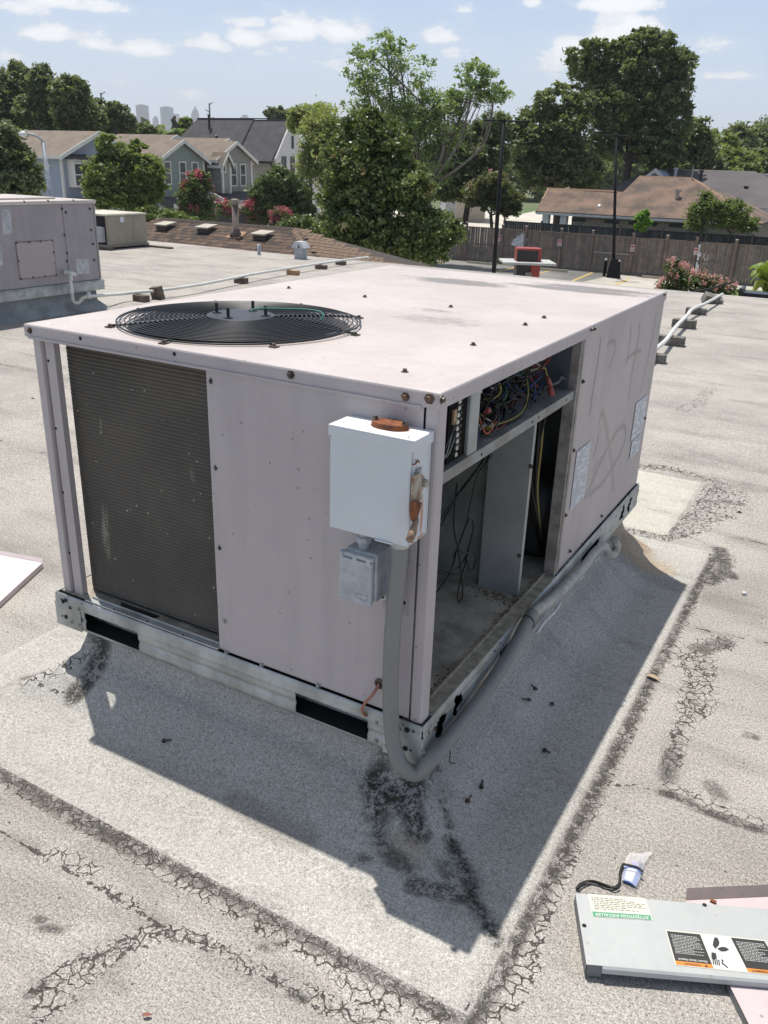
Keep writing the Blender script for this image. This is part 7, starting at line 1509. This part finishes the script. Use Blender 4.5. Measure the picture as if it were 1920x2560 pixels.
LM = dict(
 oak=leafmat('leaf_oak', (0.112,0.141,0.072), (0.171,0.205,0.101), (0.281,0.309,0.163), trans=.36),
 dark=leafmat('leaf_dark', (0.115,0.144,0.083), (0.172,0.203,0.113), (0.269,0.296,0.167), trans=.36),
 fresh=leafmat('leaf_fresh', (0.113,0.153,0.054), (0.188,0.231,0.085), (0.285,0.331,0.131), trans=.42),
 magn=leafmat('leaf_magnolia', (0.056,0.082,0.030), (0.132,0.171,0.057), (0.297,0.344,0.134), (0.490,0.373,0.187), .16, trans=.20, gloss=.42),
 willow=leafmat('leaf_willow', (0.186,0.223,0.095), (0.293,0.317,0.136), (0.399,0.399,0.189), trans=.48),
 thin=leafmat('leaf_thin', (0.136,0.208,0.092), (0.242,0.320,0.145), (0.362,0.408,0.211), (0.496,0.485,0.307), .14, trans=.42),
 russet=leafmat('leaf_russet', (0.075,0.100,0.045), (0.130,0.150,0.065), (0.220,0.170,0.090), trans=.35),
 myrtle=leafmat('leaf_myrtle', (0.070,0.105,0.045), (0.119,0.160,0.064), (0.189,0.222,0.088), trans=.3),
 fern=leafmat('leaf_feathery', (0.086,0.120,0.044), (0.143,0.189,0.065), (0.215,0.265,0.095), trans=.4),
 lime=leafmat('leaf_lime', (0.110,0.220,0.033), (0.176,0.330,0.050), (0.242,0.396,0.077), trans=.4))
M_pinkf = leafmat('pink_blossom', (.40,.06,.12), (.52,.10,.18), (.62,.20,.28), trans=.25)
M_pinkf2 = leafmat('rose_blossom', (.55,.22,.30), (.68,.34,.42), (.78,.52,.58), trans=.4)
M_bark = mat('bark', (.085,.07,.055), .95, c2=(.05,.042,.034), scale=6, bmp=.5); M_barkp = mat('bark_pale', (.20,.175,.145), .95, c2=(.13,.11,.09), scale=6)
def leafmesh_np(name, C_, S_, T_, material, rng, up=.5, aspect=.55):
    n = len(C_); nrm_ = rng.normal(size=(n,3)); nrm_[:,2] = np.abs(nrm_[:,2])+up; nrm_ /= np.linalg.norm(nrm_, axis=1)[:,None]
    a = rng.normal(size=(n,3)); a -= nrm_*(a*nrm_).sum(1)[:,None]; a /= np.linalg.norm(a, axis=1)[:,None]; b_ = np.cross(nrm_, a)
    s = S_[:,None]; V = np.stack([C_-a*s, C_-b_*s*aspect+nrm_*s*.12, C_+a*s, C_+b_*s*aspect-nrm_*s*.12], 1).reshape(-1,3)
    me = bpy.data.meshes.new(name); me.vertices.add(4*n); me.vertices.foreach_set('co', V.reshape(-1).astype(np.float32))
    me.loops.add(4*n); me.loops.foreach_set('vertex_index', np.arange(4*n, dtype=np.int32)); me.polygons.add(n); me.polygons.foreach_set('loop_start', np.arange(0,4*n,4,dtype=np.int32)); me.update(calc_edges=True)
    at = me.attributes.new('tone', 'FLOAT', 'FACE'); at.data.foreach_set('value', np.clip(T_,0,1).astype(np.float32)); me.materials.append(material); return me
def tree(name, lb, D_, lobes, nleaf, lsize, lm, base_px=None, tr_r=.22, group=None, seed=1, bark=None, cl=.17, shell=.5, cat='tree', perc=55, flowers=None, fork=.35, twigs=40, zg=None, up=.5, tonebias=0., deeps=1.):
    """lobes: (px, py, rx, ry[, depth shift[, density]]) measured on the photograph, scaled to the tree's own distance"""
    rng = np.random.default_rng(seed); zg = ZG if zg is None else zg; L_ = []
    for lo in lobes:
        px_, py_, rx, ry = lo[:4]; dz = lo[4] if len(lo) > 4 else rng.uniform(-.35,.35)*rx*D_/CF; dn = lo[5] if len(lo) > 5 else 1.
        c = far(px_, py_, D_+dz); dep = (c-CC)@CD; k = dep/CF; L_.append((c, rx*k, ry*k*1.05, dn))
    bx = base_px if base_px is not None else float(np.mean([l[0] for l in lobes])); bp = far(bx, 500, D_); bp[2] = zg
    t = thing(name, lb, cat, bp, group)
    # limbs
    b = MB(); zlow = min(l[0][2]-l[2] for l in L_); ztop = max(l[0][2] for l in L_); fz = zg+(max(zlow, zg+.6)-zg)*.9+(ztop-zlow)*fork*.3
    cx_ = np.mean([l[0] for l in L_], axis=0); fk = np.array([bp[0]*.7+cx_[0]*.3, bp[1]*.7+cx_[1]*.3, fz])
    tp = spline([bp, (bp+fk)/2+rng.normal(0,.04*(fz-zg)+.02,3)*[1,1,0], fk], 5); b.tube(tp, np.linspace(tr_r, tr_r*.72, len(tp)), 9)
    vol = np.array([ (l[1]*l[1]*l[2])**(2/3.)*l[3] for l in L_]); vol /= vol.sum()
    allc, alls, allt = [], [], []
    for (c, rx, rz, dn), w in zip(L_, vol):
        ncl = max(3, int(nleaf*w/perc)); d = rng.normal(size=(ncl,3)); d /= np.linalg.norm(d, axis=1)[:,None]
        rad = (shell+(1-shell)*rng.random(ncl)**.6)*(1+rng.normal(0,.07,ncl)); cc = c+d*rad[:,None]*[rx, rx*deeps, rz]
        cr_ = cl*math.sqrt(rx*rz)*rng.uniform(.6,1.5,ncl); m_ = perc
        off = rng.normal(size=(ncl,m_,3))*cr_[:,None,None]*[1,1,.62]; P_ = (cc[:,None,:]+off).reshape(-1,3)
        tone = np.repeat(rng.normal(.42+tonebias,.17,ncl), m_)+rng.normal(0,.13,ncl*m_)
        allc.append(P_); allt.append(tone); alls.append(np.full(ncl*m_, lsize)*rng.lognormal(0,.28,ncl*m_))
        # limb to the lobe, then boughs and twigs
        md = (fk+c)/2+rng.normal(0,.10*np.linalg.norm(c-fk),3)*[1,1,.5]; lp = spline([tp[-2], fk, md, c], 6); r0 = tr_r*.62*math.sqrt(min(1., w*4+.15)); b.tube(lp, np.linspace(r0, r0*.35, len(lp)), 7)
        for j in range(max(2, int(twigs*w))):
            q = cc[rng.integers(ncl)]; s_ = lp[rng.integers(len(lp)//2, len(lp))]; mm = (s_+q)/2+rng.normal(0,.09*np.linalg.norm(q-s_),3); tw = spline([s_, mm, q], 4); b.tube(tw, np.linspace(r0*.28, max(r0*.07,.008), len(tw)), 4)
    b.build('trunk', bark or M_bark, t, smooth=True)
    C_ = np.vstack(allc); keep = C_[:,2] > zg+.15; C_ = C_[keep]; me = leafmesh_np('crown', C_-np.array(bp), np.concatenate(alls)[keep], np.concatenate(allt)[keep], LM[lm], rng, up)
    o = bpy.data.objects.new('crown', me); COL.objects.link(o); o.parent = t; _wp[o.name] = wpos(t)
    if flowers:
        nf, fs, fm, zmin = flowers; pts = []
        for (c, rx, rz, dn), w in zip(L_, vol):
            k = max(1, int(nf*w)); d = rng.normal(size=(k,3)); d[:,2] = np.abs(d[:,2])*.9+zmin; d /= np.linalg.norm(d, axis=1)[:,None]; cc = c+d*[rx*1.12,rx*1.12,rz*1.12]
            P_ = (cc[:,None,:]+rng.normal(size=(k,26,3))*np.array([.6,.6,1.])*fs).reshape(-1,3); pts.append(P_)
        P_ = np.vstack(pts); me = leafmesh_np('blossom', P_-np.array(bp), np.full(len(P_), fs*.42), rng.random(len(P_)), fm, rng, .3, .8); o = bpy.data.objects.new('blossom', me); COL.objects.link(o); o.parent = t; _wp[o.name] = wpos(t)
    return t
gL = 'tall dark trees behind the left houses'; gR = 'leafy trees beyond the right houses'
tree('tall_tree', 'tall feathery tree cut by the left edge of the picture behind the houses', 92, [(10,250,50,60),(50,190,26,32),(45,230,34,50),(20,310,50,40),(-60,240,60,70)], 26000, .20, 'dark', 20, .3, gL, 1, cl=.15)
tree('tall_tree', 'tall twin-topped tree above the tan roof of the blue-grey house', 88, [(105,205,28,38),(115,250,36,40),(90,280,40,40),(130,300,40,32)], 18000, .19, 'dark', 105, .3, gL, 2, cl=.15)
tree('leafy_tree', 'broad green tree behind the blue-grey house, right of the twin-topped tree', 84, [(165,240,34,36),(195,225,22,26),(185,280,46,42),(225,300,34,34)], 22000, .19, 'oak', 190, .3, gL, 3, cl=.15)
tree('leafy_tree', 'dark rounded tree in front of the stepped tower', 90, [(250,285,28,30),(290,285,30,24),(305,300,28,28),(262,320,30,22),(240,270,16,16)], 15000, .19, 'dark', 280, .25, gL, 4, cl=.15)
tree('leafy_tree', 'low dark tree at the foot of the leftmost granite tower', 98, [(335,322,30,16),(365,325,22,10)], 5000, .2, 'dark', 345, .2, gL, 5)
tree('leafy_tree', 'dark green tree at the left edge standing in front of the blue-grey house', 40, [(20,370,42,50),(60,420,40,46),(35,455,60,40),(85,460,26,30),(10,330,26,24),(-40,400,60,70)], 26000, .085, 'dark', 30, .25, None, 6, cl=.14)
tree('leafy_tree', 'bright bushy tree in front of the blue-grey house', 52, [(270,370,26,30),(300,410,50,42),(345,385,20,30),(260,440,45,40),(360,430,44,40),(330,480,66,46),(250,480,36,36),(390,470,24,30)], 38000, .105, 'fresh', 320, .22, None, 7, cl=.13)
tree('leafy_tree', 'rounded dark tree with a sunlit top between the grey house and the magnolia', 60, [(700,455,52,30),(680,490,56,40),(735,490,42,40),(700,530,60,36),(755,520,30,40)], 22000, .12, 'myrtle', 705, .2, None, 8, cl=.13)
tree('magnolia', 'big glossy magnolia with brownish leaves in the middle of the view', 25, [(905,335,56,50,0,.9),(960,360,60,60,.4),(870,410,60,60,-.2),(960,430,75,60,.2),(1020,470,70,50,-.2),(900,500,80,60,0),(1000,540,84,60,.2),(1090,575,70,44,-.3),(840,500,50,60,.3),(1060,620,70,36,0),(960,600,80,50,-.3),(860,560,60,40,-.3),(880,620,60,40,.2),(930,300,40,30,.2),(985,385,50,40,0)], 56000, .058, 'magn', 950, .18, None, 9, cl=.125, shell=.55, perc=40, up=.2)
tree('willow', 'pale yellow-green willow right of the white gabled house', 62, [(810,300,46,36),(790,350,42,46),(840,350,50,50),(770,400,28,46),(815,420,40,50)], 17000, .085, 'willow', 815, .16, None, 10, cl=.20, perc=34, shell=.3)
tree('tall_tree', 'tall thin-leaved tree with pale bare twigs towering above the magnolia', 50, [(915,125,36,34,0,.5),(965,110,50,30,0,.5),(1000,150,60,42,0,.45),(905,175,46,38,0,.5),(940,215,62,50,0,.6),(1050,190,46,44,0,.3),(1190,190,46,34,0,1.1),(1235,240,42,32,0,1.),(1170,240,48,34,0,.9),(1110,260,60,34,0,.8),(1040,280,70,50,0,1.),(1000,320,80,60,0,1.1),(1110,330,64,50,0,1.),(900,260,50,36,0,.5),(1090,400,40,60,0,1.)], 27000, .078, 'thin', 1075, .34, None, 11, M_barkp, cl=.15, perc=40, twigs=190, shell=.35, fork=.1, tonebias=.04)
tree('leafy_tree', 'dense dark tree behind the near lamp post', 62, [(1130,400,50,60),(1180,350,50,44),(1230,330,46,44),(1215,390,60,46),(1180,440,60,44),(1150,470,54,34),(1100,450,40,50)], 34000, .125, 'oak', 1175, .25, None, 12, cl=.14)
tree('crape_myrtle', 'tree with reddish blossoms behind the near lamp post', 58, [(1240,485,54,36),(1275,510,34,26),(1200,490,40,30),(1230,455,40,24)], 11000, .10, 'russet', 1228, .14, None, 13, cl=.16, flowers=(9,.14,M_pinkf2,-.2), cat='flowering tree')
tree('oak', 'huge dark oak rising above the brown roofed house at the right', 72, [(1455,150,44,42),(1500,140,50,36),(1560,130,50,36),(1620,105,54,32),(1660,120,46,38),(1700,170,38,50),(1640,170,70,50),(1550,190,80,50),(1480,210,56,50),(1690,240,44,50),(1620,260,70,52),(1530,270,70,50),(1690,310,44,46),(1600,340,66,40),(1520,340,50,50),(1650,380,60,40)], 74000, .13, 'oak', 1560, .42, None, 14, cl=.105, twigs=120, shell=.45)
tree('oak', 'broad dark shoulder tree left of the huge oak', 66, [(1390,260,50,44),(1350,310,54,46),(1410,320,60,50),(1330,370,50,50),(1400,390,66,50),(1450,430,60,44),(1350,430,60,46),(1300,330,34,40),(1450,270,36,40)], 40000, .125, 'oak', 1400, .4, None, 15, cl=.11)
tree('leafy_tree', 'dark tree under the huge oak, above the right end of the brown roof', 76, [(1690,390,50,44),(1740,380,40,50),(1700,430,60,34),(1740,330,34,34),(1770,410,40,30)], 20000, .15, 'oak', 1710, .3, gR, 16, cl=.14)
for i, (px_, py_, rx, ry, D_, lb) in enumerate(((1790,365,46,40,100,'sunlit tree right of the huge oak'),(1850,350,40,36,120,'rounded sunlit tree in the far right wood, second from the edge'),(1910,345,46,36,125,'rounded sunlit tree in the far right wood at the picture edge'),(1830,405,60,26,92,'lower leafy tree above the charcoal roof at the right'),(1905,405,44,30,96,'lower leafy tree by the right edge above the charcoal roof'))):
    tree('leafy_tree', lb, D_, [(px_,py_,rx,ry),(px_-rx*.5,py_+ry*.5,rx*.7,ry*.7),(px_+rx*.5,py_+ry*.4,rx*.7,ry*.7),(px_,py_+ry*.9,rx,ry*.7)], 15000, .19, 'fresh' if i in (0,3) else 'oak', px_, .25, gR, 20+i, cl=.14, tonebias=.12)
tree('leafy_tree', 'small feathery tree before the brown roof, right of the far lamp post', 49, [(1760,520,26,34,0),(1745,545,30,30,0),(1790,530,24,24,0)], 6500, .075, 'fern', 1762, .07, None, 30, cl=.2, shell=.3, perc=34)
tree('leafy_tree', 'small drooping feathery tree right of another one before the brown roof', 49, [(1830,520,26,20,0),(1845,545,34,22,0),(1870,560,26,20,0),(1815,545,26,24,0)], 6500, .075, 'fern', 1838, .07, None, 31, cl=.2, shell=.3, perc=34)
tree('bush', 'single bright lime green bush before the brown roof', 49, [(1610,548,18,16,0),(1604,560,17,16,0),(1612,534,10,9,0)], 2600, .07, 'lime', 1610, .05, None, 32, cat='bush')
tree('leafy_tree', 'dark treetops behind the ridge of the charcoal roof', 120, [(680,290,20,16),(705,285,20,16),(735,290,22,18),(760,300,20,16)], 7000, .22, 'dark', 710, .3, None, 33)
tree('leafy_tree', 'yellow-green tree between the magnolia top and the white gable', 66, [(760,290,36,24),(800,285,30,24),(745,310,26,20)], 9000, .10, 'willow', 770, .15, None, 34, cl=.16, tonebias=-.1)
tree('leafy_tree', 'small round bright treetop beside the dead trunk left of the charcoal roof', 110, [(462,310,18,14),(455,328,20,14)], 3500, .2, 'fresh', 460, .2, None, 35)
q = far(437,345,108); tr_ = thing('dead_tree', 'bare dead tree trunk against the pale skyline towers', 'dead tree', (q[0],q[1],ZG)); b = MB(); b.tube([(q[0],q[1],ZG), far(436,330,108), far(438,310,108), far(433,300,108), far(438,290,108)], [.5,.4,.35,.3,.12], 7); b.build('trunk', M_bark, tr_)
tree('leafy_tree', 'yellowing shrubby treetop behind the tan roofs below the dead trunk', 105, [(445,335,26,10),(425,338,20,8)], 2500, .18, 'thin', 437, .1, None, 36)
tree('crape_myrtle', 'large crape myrtle with crimson blossom in front of the sage-teal house', 56, [(490,465,32,30,0),(470,500,30,36,0),(510,500,26,34,0),(490,535,42,26,0),(500,450,26,18,0)], 13000, .08, 'myrtle', 490, .1, None, 40, cl=.15, flowers=(42,.13,M_pinkf,.5), cat='flowering tree')
tree('crape_myrtle', 'crimson crape myrtle in front of the grey house garage', 60, [(563,522,22,16,0),(580,530,18,14,0)], 3500, .07, 'myrtle', 565, .06, None, 41, cl=.2, flowers=(40,.13,M_pinkf,0), cat='flowering tree')
tree('crape_myrtle', 'crimson crape myrtle right of the flue pipe', 60, [(630,525,22,18,0),(640,545,18,14,0)], 3500, .07, 'myrtle', 632, .06, None, 42, cl=.2, flowers=(34,.13,M_pinkf,0), cat='flowering tree')
tree('crape_myrtle', 'small sparse crimson crape myrtle before the rounded dark tree', 54, [(702,540,24,14,0),(698,556,22,12,0)], 2600, .06, 'russet', 700, .05, None, 43, cl=.22, flowers=(34,.12,M_pinkf,0), cat='flowering tree')
tree('bush', 'loose green shrubs behind the left part of the shingled roof', 50, [(400,545,40,18,0),(440,555,44,16,0),(370,540,24,22,0)], 8000, .08, 'fern', 405, .08, None, 44, cat='shrub', cl=.2)
tree('bush', 'low dark shrubbery under the magnolia beyond the shingled roof', 34, [(760,575,60,30,0),(820,600,60,30,0)], 9000, .07, 'magn', 790, .08, None, 45, cat='shrub')
# pink myrtle near the roof edge at the right
tree('crape_myrtle', 'pink flowering crape myrtle rising just beyond the right back edge of the roof', 15.5, [(1700,700,30,34,0),(1745,712,34,28,0),(1790,720,30,22,0),(1670,725,26,28,0),(1820,725,20,16,0),(1675,672,14,22,0,.5),(1690,660,10,16,0,.4),(1770,698,12,16,0,.5)], 5200, .026, 'myrtle', 1740, .05, None, 46, cl=.24, perc=18, shell=.2, flowers=(135,.028,M_pinkf2,.1), cat='flowering tree')
b = MB(); b.tube([far(1720,733,13.6), far(1775,722,13.6), far(1838,703,13.6)], [.02,.018,.012], 6); tag(b.build('bare_branch', M_kb, origin=tuple(far(1775,722,13.6))), 'dark bare stick slanting up through the pink crape myrtle', 'branch')
# banana plant at the right edge
bp = far(1915,720,17); bp[2] = ZG; bt = thing('banana_plant', 'broad-leaved yellow-green plant at the right edge beyond the roof', 'plant', bp); M_ban = leafmat('leaf_banana', (.10,.17,.03), (.17,.24,.045), (.28,.28,.06), trans=.35)
for i, (tx_, ty_) in enumerate(((1878,690),(1876,655),(1895,648),(1925,640),(1960,660),(1885,715),(1955,700),(1900,675),(1930,690),(1880,672),(1990,700),(1910,655))):
    a = far(1918,735,17); e = far(tx_, ty_, 17+.5*math.sin(i*2)); n_ = 9; V = []; sd = np.cross(e-a, [0,0,1]); sd /= np.linalg.norm(sd)
    for k in range(n_):
        t_ = k/(n_-1); c = a*(1-t_)+e*t_+np.array([0,0,.35*math.sin(PI*t_)*.6-.10*t_**3]); w_ = .11*math.sin(PI*min(1, .12+t_*.86))**.7
        V += [c-sd*w_+[0,0,-.04], c, c+sd*w_+[0,0,-.04]]
    lb_ = MB().add(V, [(k*3+j, k*3+j+1, (k+1)*3+j+1, (k+1)*3+j) for k in range(n_-1) for j in range(2)]).build('leaf', M_ban, bt, smooth=True)
    at = lb_.data.attributes.new('tone', 'FLOAT', 'FACE'); at.data.foreach_set('value', [min(1,max(0,.35+.09*(i%6)))]*len(lb_.data.polygons))
b = MB(); s_ = far(1918,735,17); b.tube([(s_[0],s_[1],ZG), s_], [.12,.06], 8); b.build('stem', mat('banana_stem', (.16,.15,.06), .7), bt)
for i, (px_, py_) in enumerate(((1886,736),(1902,738))): pass
tq = far(1912,737,12.2); b = MB(); b.box(tq[0]-.30, tq[0]+.6, tq[1]-.15, tq[1]+.15, tq[2]-.14, tq[2]+.02); b.box(tq[0]-.30, tq[0]-.26, tq[1]-.16, tq[1]+.16, tq[2]-.02, tq[2]+.07)
tag(b.build('planter_box', M_kb, origin=tuple(tq)), 'black trough cut by the right edge at the roof border', 'trough')
# far belts of trees along the horizon: nobody could count them
def belt(x0, x1, ytop, D_, n_, seed, lm='dark', sz=.5):
    rng = np.random.default_rng(seed); px_ = rng.uniform(x0, x1, n_); P_ = []
    for x in px_:
        c = far(x, ytop, D_*rng.uniform(.93,1.1)); h_ = c[2]-ZG; top = h_*(.72+.28*(.5+.5*math.sin(x*.11+seed)*math.sin(x*.043+2))); P_.append([c[0],c[1],ZG+top*rng.random()**.45])
    P_ = np.array(P_); me = leafmesh_np('treeline', P_, np.full(n_, sz)*rng.lognormal(0,.3,n_), rng.normal(.42,.2,n_), LM[lm], rng, .4, .7); o = bpy.data.objects.new('treeline', me); COL.objects.link(o); o['kind'] = 'stuff'
belt(300, 700, 322, 260, 9000, 1, 'dark', .75); belt(-500, 420, 300, 150, 10000, 2, 'dark', .6); belt(1200, 2400, 350, 170, 16000, 3, 'oak', .65); belt(600, 1300, 350, 190, 9000, 4, 'oak', .6); belt(-800, 2800, 385, 900, 15000, 5, 'dark', 3.)
# ------------------------------------------------------------------ hazy summer air
hz = MB(); hz.box(-3600, 1500, -400, 4700, ZG-1.2, 305); hzo = hz.build('haze', None); hzo['kind'] = 'stuff'
m = bpy.data.materials.new('haze_air'); m.use_nodes = True; nt = m.node_tree; nt.nodes.clear(); pv_ = N(nt, 'ShaderNodeVolumePrincipled'); pv_.inputs['Color'].default_value = (.93,.97,1,1); pv_.inputs['Density'].default_value = .00022; pv_.inputs['Anisotropy'].default_value = .2
ou = N(nt, 'ShaderNodeOutputMaterial'); nt.links.new(pv_.outputs[0], ou.inputs['Volume']); hzo.data.materials.append(m)
try: S.cycles.volume_bounces = 0
except Exception: pass
